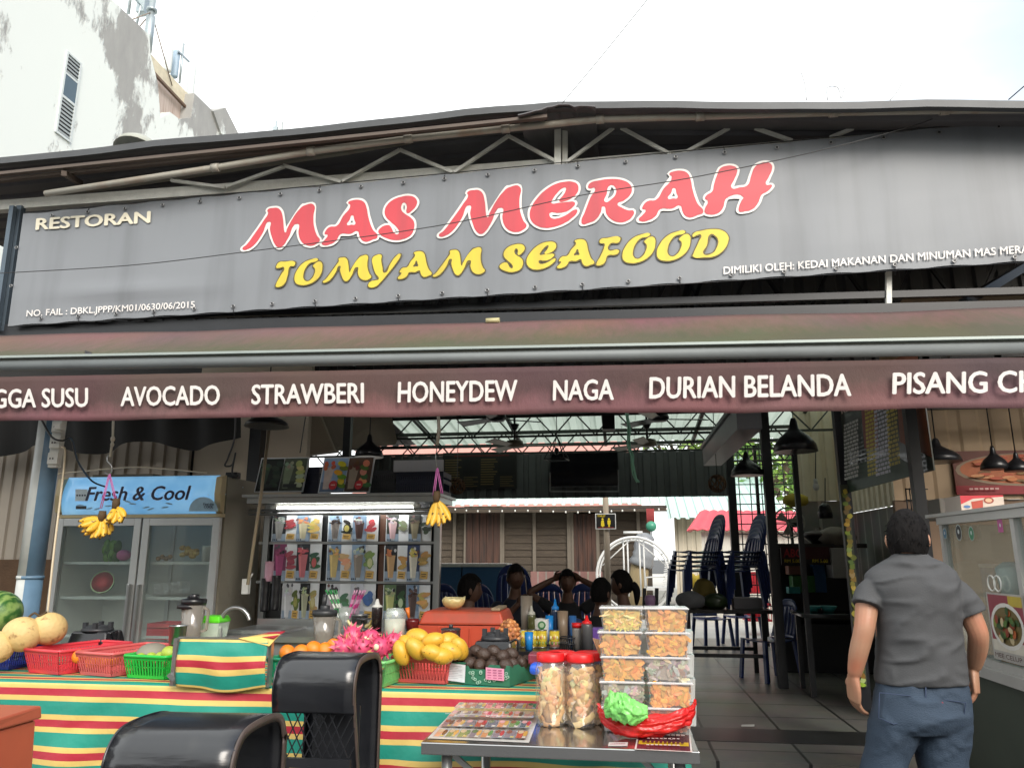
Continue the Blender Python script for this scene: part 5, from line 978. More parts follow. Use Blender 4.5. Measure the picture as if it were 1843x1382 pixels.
wallq(A_, B_, notch, dv); wallq(B_+dv*.006, C_, [(0, hi*.9), (.3, hi*.9), (.4, lo), (.6, lo), (.7, hi), (1, hi*1.15)], -wv); wallq(D4, C_, [(0, hi), (1, hi)], -dv); wallq(A_+dv*.006, D4, [(0, hi), (1, hi)], wv)
mb.poly([A_+Vector((0, 0, .003)), B_+Vector((0, 0, .003)), C_+Vector((0, 0, .003)), D4+Vector((0, 0, .003))]); mb.build('box_body', gcard, AB)
A = Art(A_-dv*.0012, wv*W_, Vector((0, 0, Hh)), .0003); rnd = random.Random(2)
for i in range(26):
    x, y = .32+.66*rnd.random(), .08+.55*rnd.random()
    if .62 < x < .92 and .28 < y: continue
    a = rnd.random()*3; A.ell(x, y, .026, .07, '9fc0b0', 10, 0); A.ell(x, y, .014, .04, '2c6b52', 10, 0)
A.poly([(.01, .14), (.3, .08), (.31, .9), (.015, .96)], 'd3d6dc'); [A.rect(.04, .25+i*.08, .04+.22*(1 if i % 3 else .7), .265+i*.08, '8d9199') for i in range(8)]
A.poly([(.64, .3), (.93, .27), (.93, .82), (.64, .85)], 'd791ae'); [A.rect(.67+(i % 3)*.085, .36+(i//3)*.12, .73+(i % 3)*.085, .4+(i//3)*.12, 'a5577a') for i in range(12)]
A.build('printed_labels', AB)
avo = mat('dark_avocado_skin', C('33241f'), .5, var=.3, scale=16, col2=C('4a3a30'), bump=.35, bscale=90)
def f_avo(mb): mb.ell((0, 0, 0), (.044, .034, .034), 16, 12, lambda d: 1-.16*max(0, d.x)+.03*nz3(d, 4))
s = None; rnd = random.Random(9)
for i in range(26):
    u, v = (.1+.2*(i % 5), .1+.24*(i//5)) if i < 20 else (.2+.3*((i-20) % 3), .2+.35*((i-20)//3)); u += rnd.uniform(-.03, .03); z = Hh-.02+(.045 if i >= 20 else 0)+.012*rnd.random()
    q = A_+wv*W_*u+dv*D_*v+Vector((0, 0, z)); s2 = fruit('avocado', 'dark ripe avocado lying in the pile in the green cardboard box', 'avocado', avo, q, (rnd.random()*.6, rnd.random()*.6, rnd.random()*6.3), 1, s, 'avocados in the green box', f_avo); s = s or s2
mb = MB(); q = A_+wv*W_*.82+dv*D_*.25+Vector((0, 0, Hh+.045)); mb.ell(q, (.018, .014, .004), 8, 6); single(mb, 'white_sticker', 'small white sticker on an avocado at the right of the box', 'sticker', white_pl)
# ================================================================ prep bench behind the counter
ZB = at(480, 1138, 5.0).z-.02
PB = thing('prep_bench', 'stainless steel prep bench and sink behind the fruit counter', 'bench', at(560, 1200, 5.3)); xa, xb = at(388, 1135, 5.0).x, at(905, 1135, 5.0).x
mb = MB(); mb.box(xa, xb, 4.95, 5.62, ZB-.035, ZB); mb.box(xa, xb, 5.6, 5.62, ZB, ZB+.06); mb.build('bench_top', steel, PB)
mb = MB(); mb.box(xa+.02, xb-.02, 4.99, 5.02, .4, ZB-.036); mb.build('front_panel', mat('dull_steel', (.28, .29, .29), .4, .6), PB)
for x in (xa+.04, xb-.04):
    for y in (5.0, 5.57): mb = MB(); mb.box(x-.02, x+.02, y-.02, y+.02, 0 if y < 5.6 else .15, ZB-.036); mb.build('leg', steel, PB)
mb = MB(); q0 = at(405, 1128, 5.1); mb.box(q0.x, q0.x+.42, 5.08, 5.5, ZB+.001, ZB+.02); mb.box(q0.x+.02, q0.x+.4, 5.1, 5.48, ZB+.02, ZB+.024); mb.build('sink_lid', steel, PB, bevel=.004)
def put(name, lab, cat, prof, px, py, Y, m, n=18, extra=None, group=None, cols=None):
    p = at(px, py, Y); mb = MB(); mb.lathe(prof, p, n)
    if extra: extra(mb, p)
    return single(mb, name, lab, cat, m, group)
FA = thing('faucet', 'curved brushed steel gooseneck tap beside the striped screen', 'tap', at(397, 1150, 4.9)); mb = MB(); p = at(397, 1152, 4.9); pts = [at(397, 1160, 4.9), at(397, 1120, 4.9), at(404, 1104, 4.9), at(418, 1094, 4.9), at(434, 1095, 4.9), at(445, 1105, 4.9), at(449, 1116, 4.9)]; mb.tube(catrom(pts, 5), .013, 10); mb.build('spout', steel, FA)
mb = MB(); mb.lathe([(.03, 0), (.028, .03), (.018, .05)], at(397, 1166, 4.9), 14); mb.build('base', steel, FA)
def box_thing(name, lab, cat, px0, py0, px1, py1, Y, dep, m, bevel=.006, group=None):
    a, b = at(px0, py1, Y), at(px1, py0, Y); mb = MB(); mb.box(a.x, b.x, Y, Y+dep, a.z, b.z); return single(mb, name, lab, cat, m, group, bevel=bevel)
# blender motor bases
def blender_base(lab, px0, py0, px1, py1, Y):
    a, b = at(px0, py1, Y), at(px1, py0, Y); w = b.x-a.x; h = b.z-a.z; t = thing('blender', lab, 'blender', (a+b)/2, 'black blender bases'); mb = MB(); c = (a.x+b.x)/2
    mb.hexa([(a.x, Y, a.z), (b.x, Y, a.z), (b.x, Y+.2, a.z), (a.x, Y+.2, a.z)], [(a.x+.015, Y+.02, a.z+h*.6), (b.x-.015, Y+.02, a.z+h*.6), (b.x-.015, Y+.18, a.z+h*.6), (a.x+.015, Y+.18, a.z+h*.6)]); mb.build('housing', mat('glossy_black_plastic', (.01, .01, .012), .12, spec=.6), t, bevel=.012)
    mb = MB(); mb.lathe([(w*.36, h*.6), (w*.34, h*.72), (w*.26, h*.74), (w*.26, h*.85)], (c, Y+.1, a.z), 12)
    for k in range(4): an = k*math.pi/2+.4; mb.box(c+w*.27*math.cos(an)-.012, c+w*.27*math.cos(an)+.012, Y+.1+w*.27*math.sin(an)-.012, Y+.1+w*.27*math.sin(an)+.012, a.z+h*.7, a.z+h)
    mb.cyl((c, Y+.1, a.z+h*.8), (c, Y+.1, a.z+h*.95), .012, n=8); mb.build('jug_seat', dark_pl, t)
    mb = MB(); mb.tube(catrom([(b.x-.02, Y+.1, a.z+h*.55), (b.x+.012, Y+.1, a.z+h*.6), (b.x+.014, Y+.1, a.z+h*.1)], 4), .006, 6); mb.build('cord', black_pl, t); return t
blender_base('black blender base standing in front of the fridge doors', 118, 1122, 194, 1160, 4.55); blender_base('black blender base standing behind the box of avocados', 849, 1134, 923, 1185, 4.3)
def jug(lab, px, py, Y, r, h, tint, lidm):
    p = at(px, py, Y); t = thing('blender_jug', lab, 'jug', p, 'blender jugs'); mb = MB(); mb.lathe([(r*.72, 0), (r*.78, .02), (r, h), (r*.97, h), (r*.75, .022), (0, .02)], p, 18, True); mb.bar(p+Vector((r*.9, 0, h*.25)), p+Vector((r*1.35, 0, h*.3)), .015); mb.bar(p+Vector((r*1.35, 0, h*.3)), p+Vector((r*1.4, 0, h*.85)), .015); mb.bar(p+Vector((r*1.4, 0, h*.85)), p+Vector((r, 0, h*.92)), .015); mb.build('jug_body', tint, t)
    mb = MB(); mb.lathe([(r*1.04, h), (r*1.06, h+.03), (r*.95, h+.036), (r*.4, h+.04), (r*.4, h+.06), (r*.36, h+.065)], p, 18); mb.build('lid', lidm, t); return t
jugm = glassmat('cloudy_jug_plastic', (.6, .56, .5), .05, .1, .3)
jug('cloudy blender jug with a black lid and tamper, right of the sink', 582, 1158, 4.85, .075, .17, jugm, dark_pl); p = at(582, 1094, 4.85); mb = MB(); mb.tube([p, at(586, 1070, 4.85)], .016, 8); single(mb, 'tamper', 'black tamper stick poking out of the cloudy blender jug lid', 'tamper', dark_pl)
jug('translucent blender jug with a tall black lid in front of the right fridge door', 343, 1152, 4.75, .075, .22, jugm, black_pl); mb = MB(); p = at(343, 1094, 4.75); mb.lathe([(.085, 0), (.08, .025), (.03, .03), (.026, .075), (0, .078)], p, 16); single(mb, 'measuring_cap', 'black cap standing on the lid of the jug before the fridge', 'cap', black_pl)
# green lidded container
GC = thing('food_container', 'clear container with a bright green lid beside the tap', 'container', at(375, 1152, 4.85)); a, b = at(354, 1152, 4.85), at(396, 1108, 4.85); c = Vector(((a.x+b.x)/2, 4.92, a.z)); h = b.z-a.z
mb = MB(); mb.lathe([(.085, 0), (.1, h*.72), (.097, h*.72), (.082, .004)], c, 4, False, a0=math.pi/4); mb.build('tub', glassmat('frosted_green_tub', (.8, .9, .8), .06, .1, .5), GC); mb = MB(); mb.lathe([(.106, h*.7), (.108, h*.8), (.09, h*.98), (0, h)], c, 4, False, a0=math.pi/4); mb.build('lid', plas('lime_green_lid', '5fd52a'), GC, bevel=.006)
def cup(lab, px, py, Y, r, h, m, name='steel_cup', cat='cup', taper=1.12, group=None): return put(name, lab, cat, [(r, 0), (r*taper, h), (r*taper*1.04, h), (r*taper*1.04, h+.004), (r*taper*.96, h), (r*.95, .004)], px, py, Y, m, 18, None, group)
cup('steel measuring cup in front of the jug by the fridge', 318, 1158, 4.4, .045, .1, steel); cup('black rimmed steel pot in front of the orange cooler', 811, 1164, 4.5, .055, .095, steel, 'steel_pot', 'pot', 1.0); cup('steel tumbler behind the melon slice and straws', 646, 1135, 5.1, .05, .1, steel)
mb = MB(); mb.lathe([(.057, .096), (.06, .1), (.05, .104), (0, .104)], at(811, 1164, 4.5), 16); mb.cyl(at(811, 1164, 4.5)+Vector((0, 0, .104)), at(811, 1164, 4.5)+Vector((0, 0, .125)), .012, n=8); single(mb, 'pot_lid', 'black pot lid with a small knob, in front of the cooler', 'lid', dark_pl)
# straws in a cup
SC = thing('straw_cup', 'cup of striped and pink drinking straws in front of the posters', 'straws', at(622, 1128, 5.2)); p = at(622, 1130, 5.2); mb = MB(); mb.lathe([(.045, 0), (.055, .14), (.052, .14), (.043, .004)], p, 14); mb.build('cup', glassmat('cloudy_cup', (.7, .75, .72), .05, .1, .4), SC)
rnd = random.Random(6)
for nm, cs, lean, n in (('striped_straw', ('dfe5dc', '3fa05a'), -1, 8), ('pink_straw', ('c93f8a', 'd9a0c0'), .8, 8)):
    for i in range(n):
        mb = MB(); q = p+Vector((rnd.uniform(-.02, .02), rnd.uniform(-.02, .02), .01)); d = Vector((lean*.13*rnd.uniform(.5, 1.2), rnd.uniform(-.04, .04), .24))
        for k in range(8): mb.col = C(cs[k % 2]); mb.tube([q+d*(k/8), q+d*((k+1)/8)], .005, 5, k == 7)
        mb.build(nm, artmat('straw_plastic', .4), SC)
def bottle(lab, px, py, Y, r, h, m, capm, cat='bottle', neck=.45, nz=None):
    p = at(px, py, Y); t = thing('squeeze_bottle', lab, cat, p); mb = MB(); mb.lathe([(r, 0), (r, h*.82), (r*.9, h*.88), (r*neck, h*.93)], p, 16); mb.build('bottle_body', m, t); mb = MB(); mb.lathe([(r*1.02, h*.86), (r*1.02, h*.9), (r*.5, h*.95), (r*.2, h*1.12), (0, h*1.13)], p, 14); mb.build('cap', capm, t); return t
bottle('dark chocolate sauce bottle with a white tip in front of the posters', 677, 1142, 5.0, .034, .2, mat('dark_sauce', (.018, .012, .012), .25), white_pl)
JM = thing('milk_jar', 'clear jar filled with white milk beside the sauce bottle', 'jar', at(710, 1145, 4.85)); p = at(710, 1142, 4.85); mb = MB(); mb.lathe([(.06, 0), (.064, .01), (.064, .095), (.0, .1)], p, 20); mb.build('milk', mat('milk', C('d9d3c5'), .3), JM); mb = MB(); mb.lathe([(.067, 0), (.069, .13), (.055, .15), (.052, .16), (.05, .16), (.052, .148), (.066, .128)], p, 20); mb.build('jar_glass', clear, JM)
put('jam_jar', 'small dark red jar with an orange spoon, right of the milk jar', 'jar', [(.04, 0), (.045, .06), (.04, .075), (0, .076)], 742, 1135, 4.95, mat('dark_red_jam', (.12, .012, .012), .2))
mb = MB(); mb.tube([at(736, 1112, 4.95), at(733, 1093, 4.95)], [.008, .016], 8); single(mb, 'spoon', 'orange spoon handle standing in the dark red jar', 'spoon', plas('orange_plastic', 'd9742a'))
# crescent melon slice
mb = MB(); c = at(647, 1116, 4.9); n = 14
for i in range(n+1):
    a = math.pi+math.pi*i/n; w_ = .03*math.sin(math.pi*i/n)+.002; o_ = Vector((.078*math.cos(a), 0, .055*math.sin(a))); k = mb.av([c+o_+Vector((0, -.012, 0)), c+o_+Vector((0, .02, -.006)), c+o_*(1-w_/.078)+Vector((0, .012, .004)), c+o_*(1-w_/.078)+Vector((0, -.012, .004))])
    if i:
        for j in range(4): mb.col = C('d9cf9a') if j in (2, 3) else C('c9b36a'); mb.fc((k-4+j, k-4+(j+1) % 4, k+(j+1) % 4, k+j), True)
tag(mb.build('melon_slice', artmat('fruit_skin')), 'pale crescent slice of melon above the dragon fruit', 'melon slice')
mb = MB(); p = at(652, 1135, 4.85); mb.lathe([(.045, 0), (.05, .012), (.014, .02), (.012, .06), (.06, .075), (0, .078)], p, 14); single(mb, 'slice_stand', 'dark stand under the crescent melon slice', 'stand', dark_pl)
crate('red basket on the lowest visible shelf of the right fridge side', (262, 1122, 322, 1150), YFR+.15, .25, red_b, 5)
# ---- orange cooler with half melon on top
oc = mat('orange_cooler_plastic', C('b5452c'), .5, var=.14, scale=5, bump=.06); dirty = mat('grimy_orange_lid', C('b0442c'), .55, var=.1, scale=3, col2=C('6d4a38'), thr=(.45, .75))
CO = thing('cooler_box', 'big orange cooler box with a grimy lid behind the mangoes', 'cooler', at(830, 1165, 4.95)); a, b = at(752, 1170, 4.95), at(905, 1126, 4.95)
mb = MB(); mb.hexa([(a.x+.01, 4.95, a.z-.2), (b.x-.01, 4.95, a.z-.2), (b.x-.01, 5.35, a.z-.2), (a.x+.01, 5.35, a.z-.2)], [(a.x, 4.94, b.z), (b.x, 4.94, b.z), (b.x, 5.37, b.z), (a.x, 5.37, b.z)])
for px in (790, 846): x = at(px, 1140, 4.94).x; mb.box(x-.004, x+.004, 4.93, 4.9395, a.z-.2, b.z-.01)
mb.build('cooler_body', oc, CO, bevel=.01)
c0, c1 = at(764, 1124, 4.92), at(910, 1099, 4.92); lx = .0; mb = MB(); x0, x1 = a.x-.0, b.x+.015
mb.hexa([(x0, 4.925, b.z+.003), (x1, 4.925, b.z+.003), (x1, 5.39, b.z+.003), (x0, 5.39, b.z+.003)], [(x0+.035, 4.95, b.z+.085), (x1-.03, 4.95, b.z+.085), (x1-.03, 5.36, b.z+.085), (x0+.035, 5.36, b.z+.085)]); mb.build('lid', dirty, CO, bevel=.015)
ztop = b.z+.085; mb = MB(); mb.box(x1-.10, x1-.04, 4.99, 5.3, ztop+.001, ztop+.02); mb.build('lid_handle', mat('worn_grey_handle', C('8d7a60'), .6), CO, bevel=.006)
def bowl_melon():
    mb = MB(); c = at(816, 1106, 5.1); c.z = ztop+.0; r = .078; n = 22; prof = [(r*math.sin(t), r-r*math.cos(t)) for t in [math.pi/2*.98*i/6 for i in range(7)]]
    mb.col = C('cdb87c'); k = []
    for i, (q, z) in enumerate(prof): k.append(mb.av([c+Vector((q*math.cos(2*math.pi*j/n), q*math.sin(2*math.pi*j/n), z*.85+(0 if i < 6 else .018*math.sin(j*1.14*2)*(1 if j % 2 else .2)+.01*math.sin(j)))) for j in range(n)]))
    for x, y in zip(k, k[1:]):
        for j in range(n): mb.fc((x+j, x+(j+1) % n, y+(j+1) % n, y+j), True)
    mb.col = C('d9cc98'); ins = [mb.av([c+Vector((q*.82*math.cos(2*math.pi*j/n), q*.82*math.sin(2*math.pi*j/n), (z*.8+.018))) for j in range(n)]) for q, z in prof]
    for x, y in zip(ins, ins[1:]):
        for j in range(n): mb.fc((x+j, y+j, y+(j+1) % n, x+(j+1) % n), True)
    for j in range(n): mb.fc((k[-1]+j, k[-1]+(j+1) % n, ins[-1]+(j+1) % n, ins[-1]+j), True)
    return tag(mb.build('half_melon', artmat('fruit_skin')), 'hollowed half melon with a zigzag cut edge on the orange cooler lid', 'melon')
bowl_melon()
# pineapple
mb = MB(); c = at(917, 1140, 4.75); mb.col = C('a5643a'); rnd = random.Random(1)
mb.ell(c, (.06, .06, .078), 16, 12); 
for i in range(9):
    z = math.cos(math.pi*(i+.5)/9)
    for j in range(12):
        a = 2*math.pi*(j+.5*(i % 2))/12; r = math.sqrt(1-z*z); d = Vector((r*math.cos(a), r*math.sin(a), z)); mb.col = rnd.choice([C('b5743f'), C('8f5a35'), C('c48a55')]); mb.ell(c+Vector((d.x*.059, d.y*.059, d.z*.076)), (.0125, .0125, .0125), 6, 4)
tag(mb.build('pineapple', artmat('pineapple_skin', .6, var=.25, scale=60)), 'reddish brown pineapple between the cooler and the tin cans', 'pineapple')
# ================================================================ steel table in front
ZT = .8; tx0, tx1, ty0, ty1 = -.785, .262, 3.07, 3.69
TB = thing('steel_table', 'small stainless steel table with snack jars and stacked tubs on it', 'table', (-.26, 3.38, 0))
shiny = mat('polished_steel_top', (.5, .5, .5), .13, .95, var=.1, scale=4, bump=.04, bscale=6)
mb = MB(); mb.box(tx0, tx1, ty0, ty1, ZT-.045, ZT); mb.build('table_top', shiny, TB, bevel=.004)
for x, y in ((tx0+.09, ty0+.06), (tx1-.07, ty0+.06), (tx0+.16, ty1-.08), (tx1-.07, ty1-.08)): mb = MB(); mb.tube([(x, y, ZT-.046), (x, y, .0)], .021, 10); mb.build('leg', steel, TB)
mb = MB()
for x in (tx0+.09, tx1-.09): mb.bar((x, ty0+.07, .35), (x, ty1-.09, .35), .025)
mb.bar((tx0+.1, ty0+.2, ZT-.06), (tx1-.1, ty0+.2, ZT-.06), .03); mb.bar((tx0+.25, ty0+.12, .62), (tx0+.1, ty0+.1, ZT-.06), .02); mb.bar((tx1-.22, ty0+.12, ZT-.05), (tx1-.08, ty0+.12, .62), .02); mb.build('brace', steel, TB)
random.seed(31)
def flatart(nm, lab, cat, tl, tr, br, bl, z, fn, border='c9c5c0'):
    o = atz(*bl, z); u = atz(*br, z)-o; v = atz(*tl, z)-o; A = Art(o, u, v, .0002); A.rect(0, 0, 1, 1, border); fn(A); return tag(A.build(nm, None, artmat('laminated_print', .18, coat=.3)), lab, cat)
def menu_fn(A):
    for r in range(4):
        for c in range(8):
            x, y = .035+c*.117, .05+r*.238; A.rect(x, y, x+.108, y+.215, random.choice(['a9adb3', 'b5a59a', '8f9aa5', '9a8078', 'c5c5c0'])); k = random.choice(['b5503f', 'c98a5a', '7a8a5a', '8a7a80', 'd0a060', 'a52a38', '5a6670', 'd9a080'])
            if r > 1: k = random.choice(['b58a80', 'c9907a', '9a7f85', 'c47a6a'])
            A.poly([(x+.008, y+.01), (x+.06, y+.01), (x+.07, y+.2), (x+.002, y+.21)], k); A.ell(x+.035, y+.17, .03, .05, random.choice(['c9b090', '8a5040', 'd0a0a0', '6a7a50']), 8); A.ell(x+.085, y+.13, .022, .08, random.choice(['5a8a4a', 'c99a4a', 'b53a3a', '6a4a3a', 'd5a05a', k]), 8); A.rect(x+.066, y+.015, x+.1, y+.05, random.choice(['c9b56a', 'd9d0c0']))
    A.rect(.02, .485, .98, .5, 'dad5cf')
flatart('laminated_menu', 'laminated picture menu of drinks lying flat on the steel table', 'menu', (822, 1272), (976, 1275), (952, 1336), (769, 1328), ZT+.002, menu_fn)
def broch(A):
    A.rect(.03, .04, .97, .97, '4a2a35'); A.rect(.05, .3, .95, .5, 'c9a52a'); [A.ell(.32+i*.16, .68, .05, .08, 'c9a0a0', 4) for i in range(3)]; [A.ell(.32+i*.16, .68, .03, .05, '4a2a35', 4) for i in range(3)]
    for i in range(9): A.rect(.1+i*.09, .84, .17+i*.09, .9, 'e0d5d0')
    for i in range(10): A.rect(.12+i*.077, .36, .17+i*.077, .45, '4a2a35')
    for i in range(8): A.rect(.2+i*.077, .55, .25+i*.077, .6, 'd9c9c5'); A.rect(.2+i*.077, .18, .25+i*.077, .23, 'd9c9c5')
flatart('promo_leaflet', 'dark maroon leaflet with a yellow band at the right end of the steel table', 'leaflet', (1148, 1317), (1240, 1319), (1246, 1353), (1142, 1348), ZT+.002, broch)
def lab_fn(A): A.rect(.05, .12, .95, .88, 'd5d0d0'); [A.rect(.1+i*.09, .4, .16+i*.09, .62, 'b07a7a') for i in range(9)]
flatart('paper_label', 'narrow white paper label stuck on the steel table left of the leaflet', 'label', (1096, 1335), (1129, 1335), (1129, 1342), (1094, 1342), ZT+.002, lab_fn)
# ---- snack jars
cr1 = artmat('cracker_surface', .6, var=.12, scale=40)
redlid = plas('red_jar_lid', 'd01f22')
def jar(lab, px, py, r, h, seed, ypx=None):
    p = atz(px, py, ZT+.002) if ypx is None else Vector((at(px, py, ypx).x, ypx, ZT+.002)); t = thing('snack_jar', lab, 'jar', p, 'red lidded snack jars'); n = 20
    mb = MB(); mb.lathe([(r*.86, 0), (r, .012), (r, h*.3), (r*.985, h*.32), (r, h*.34), (r, h*.78), (r*.86, h*.86), (r*.82, h*.9)], p, n); mb.build('glass', glassmat('thin_jar_plastic', (.95, .94, .92), .05, .03, .07), t)
    mb = MB(); mb.lathe([(r*.8, h*.885), (r*.92, h*.885), (r*.93, h*.905), (r*.92, h*.985), (r*.88, h), (r*.78, h*.993), (0, h*.993)], p, n); mb.build('lid', redlid, t)
    rnd = random.Random(seed); mb = MB()
    for i in range(58):
        mb.col = tuple(c*rnd.uniform(.8, 1.1) for c in rnd.choice([C('e3c593'), C('d9b07a'), C('ead0a5'), C('cd9f68')])); a = rnd.random()*6.28; q = p+Vector((r*.74*math.cos(a), r*.74*math.sin(a), rnd.uniform(.02, h*.76)))
        tdir = Vector((-math.sin(a), math.cos(a), 0)); rad = Vector((math.cos(a), math.sin(a), 0)); ax = (tdir*rnd.uniform(-1, 1)*(.5 if seed % 2 else 1)+Vector((0, 0, rnd.choice([-1, 1])*rnd.uniform(.3, 1)))).normalized(); sd_ = ax.cross(rad).normalized()*rnd.uniform(.008, .015)
        L = rnd.uniform(.06, .12); k = None
        for j in range(7):
            u = j/6-.5; c = q+ax*L*u+rad*(.006*math.sin(j*2.1+i)-.012*u*u*4); c.z = min(max(c.z, p.z+.008), p.z+h*.8); dd = Vector((c.x-p.x, c.y-p.y, 0)); 
            if dd.length > r*.9: c -= dd.normalized()*(dd.length-r*.9)
            kk = mb.av([c-sd_, c+rad*.004, c+sd_]); 
            if k is not None: mb.fc((k, k+1, kk+1, kk), True); mb.fc((k+1, k+2, kk+2, kk+1), True)
            k = kk
    mb.lathe([(r*.6, .01), (r*.68, h*.7), (0, h*.72)], p, 14); o = mb.build('crackers', cr1, t); tag(o, None, None, None, 'stuff'); return t
jar('front left snack jar of long wavy beige crackers', 992, 1303, .0655, .288, 1); jar('front right snack jar of curled pale crackers', 1047, 1305, .0655, .288, 2)
jar('rear left snack jar, only its red lid and rim showing', 1012, 1290, .0655, .288, 3, 3.5); jar('rear right snack jar, behind the front right one', 1064, 1290, .0655, .288, 4, 3.5)
# ---- tubs of chips
tubm = glassmat('clear_tub_plastic', (.97, .96, .95), .04, .06, .1); tublid = glassmat('frosted_tub_lid', (.93, .92, .92), .06, .15, .55)
KIN = {'gold': ('e0c268', 'e8d08a', 'c9a84c'), 'orange': ('e0a956', 'd69a48', 'c98c3e'), 'grey': ('a59a8f', '8d8075', 'c0b5a8'), 'brown': ('9a5a40', 'b06a4a', '7a4030')}
YK = 3.33
def tub(lab, px, lvl, kind, seed, wpx=79):
    x = at(px, 1200, YK).x+.005*math.sin(seed*2.7); w = wpx*3.42/1366/2*.94; hh = .0945; z = ZT+.004+lvl*(hh+.003); d = .12; t = thing('snack_tub', lab, 'tub', (x, YK+d/2, z), 'stacked snack tubs')
    def ring(k, zz, g=0): return [(x-w*k+g, YK+d/2-d/2*k+g, zz), (x+w*k-g, YK+d/2-d/2*k+g, zz), (x+w*k-g, YK+d/2+d/2*k-g, zz), (x-w*k+g, YK+d/2+d/2*k-g, zz)]
    mb = MB(); k = mb.av(ring(.86, z)+ring(.98, z+hh*.93)); mb.fc((k+3, k+2, k+1, k))
    for i in range(4): j = (i+1) % 4; mb.fc((k+i, k+j, k+4+j, k+4+i))
    mb.build('tub_body', tubm, t)
    mb = MB(); mb.hexa(ring(1.0, z+hh*.91), ring(1.02, z+hh*.965)); mb.hexa(ring(.97, z+hh*.966), ring(.95, z+hh)); mb.build('lid', tublid, t, bevel=.003)
    rnd = random.Random(seed); mb = MB(); cs = [C(c) for c in KIN[kind]]; mb.col = tuple(c*.85 for c in cs[0]); mb.hexa(ring(.80, z+.004, .006), ring(.9, z+hh*.82, .008))
    for i in range(130):
        f = rnd.choice([0, 0, 0, 1, 2, 3]); u, v = rnd.random(), rnd.random(); kk = .84+.11*v*.85
        a = Vector(ring(kk, z+.006+v*hh*.8)[f]); b = Vector(ring(kk, z+.006+v*hh*.8)[(f+1) % 4]); c = a.lerp(b, .06+.88*u); n = (b-a).cross(Vector((0, 0, 1))).normalized(); c -= n*rnd.uniform(.002, .008)
        th = rnd.random()*3.14; tt = (b-a).normalized(); e1 = tt*math.cos(th)+Vector((0, 0, 1))*math.sin(th); e2 = -tt*math.sin(th)+Vector((0, 0, 1))*math.cos(th); L, W2 = rnd.uniform(.011, .024), rnd.uniform(.006, .011) if kind != 'gold' else rnd.uniform(.003, .005); tl = rnd.uniform(-.004, .004)
        mb.col = tuple(x_*rnd.uniform(.75, 1.2) for x_ in rnd.choice(cs)); mb.poly([c-e1*L-e2*W2*.6-n*.003, c-e2*W2+n*tl, c+e1*L-e2*W2*.5-n*.001, c+e1*L*.9+e2*W2*.6, c+e2*W2, c-e1*L+e2*W2*.5])
    tag(mb.build('chips', cr1, t), None, None, None, 'stuff'); return t
Ls = ('grey', 'grey', 'orange', 'orange', 'gold'); Rs = ('brown', 'orange', 'grey', 'orange', 'orange'); OR = ('bottom', 'second', 'third', 'fourth', 'top')
WHAT = {'gold': 'thin golden sticks', 'orange': 'orange chips', 'grey': 'greyish chips', 'brown': 'brown bits'}
for i in range(5):
    tub(f'clear tub of {WHAT[Ls[i]]}, {OR[i]} from below in the left stack', 1120, i, Ls[i], 50+i); tub(f'clear tub of {WHAT[Rs[i]]}, {OR[i]} from below in the right stack', 1203, i, Rs[i], 60+i)
for i, (px, z) in enumerate(((1162, .13), (1243, .17))):
    mb = MB(); x = at(px, 1200, YK+.16).x
    for k in range(4): zz = ZT+.004+k*.096; mb.hexa([(x-.1, YK+.15, zz), (x+.01, YK+.15, zz), (x+.01, YK+.26, zz), (x-.1, YK+.26, zz)], [(x-.105, YK+.147, zz+.09), (x+.016, YK+.147, zz+.09), (x+.016, YK+.263, zz+.09), (x-.105, YK+.263, zz+.09)])
    single(mb, 'empty_tubs', ('column of frosted tubs behind the left stack of snack tubs', 'column of frosted tubs behind the right stack of snack tubs')[i], 'tubs', glassmat('frosted_tubs', (.85, .87, .85), .05, .15, .5))
# ---- plastic bags
def bagmat(n, h): 
    m = mat(n, C(h), .3, var=.12, scale=12, bump=.5, bscale=26); m.node_tree.nodes['Principled BSDF'].inputs['Transmission Weight'].default_value = .25; return m
def crumple(lab, nm, pts, rad, m, seed, squash=1):
    """crumpled film heap along a path; everything is one folded surface"""
    mb = MB(); path = catrom(pts, 12); N = len(path); rings = []; n = 44
    for i, p in enumerate(path):
        u = i/(N-1); r = rad*(max(.12, math.sin(math.pi*min(1, max(0, .06+.9*u))))**.6); row = []
        for k in range(n):
            a = 2*math.pi*k/n; d = Vector((0, math.cos(a), math.sin(a)*squash)); f = .95+.2*(1-4*abs(nz3((math.cos(a)*2.6+seed, math.sin(a)*2.6, u*5+seed))))+.3*nz3((math.cos(a)*2.2+seed, math.sin(a)*2.2, u*7))+.22*abs(nz3((math.cos(a)*6+seed, math.sin(a)*6, u*10)))
            q = p+d*r*f; q.z = max(q.z, ZT+.002+.001*(k % 3)); q.x += .01*nz3((u*20, a*2, seed)); row.append(q)
        rings.append(mb.av(row))
    for a, b in zip(rings, rings[1:]):
        for k in range(n): j = (k+1) % n; mb.fc((a+k, a+j, b+j, b+k), True)
    mb.fc([rings[0]+k for k in range(n)]); mb.fc([rings[-1]+k for k in range(n-1, -1, -1)]); return single(mb, nm, lab, 'bag', m)
crumple('crumpled red plastic bag wrapped round the foot of the tub stacks', 'red_plastic_bag', [at(1076, 1272, 3.3), at(1086, 1290, 3.27), at(1115, 1304, 3.25), at(1150, 1309, 3.24), at(1190, 1304, 3.25), at(1225, 1294, 3.27), at(1245, 1282, 3.3), at(1252, 1262, 3.34)], .04, bagmat('red_film', 'd5201f'), 3, .9)
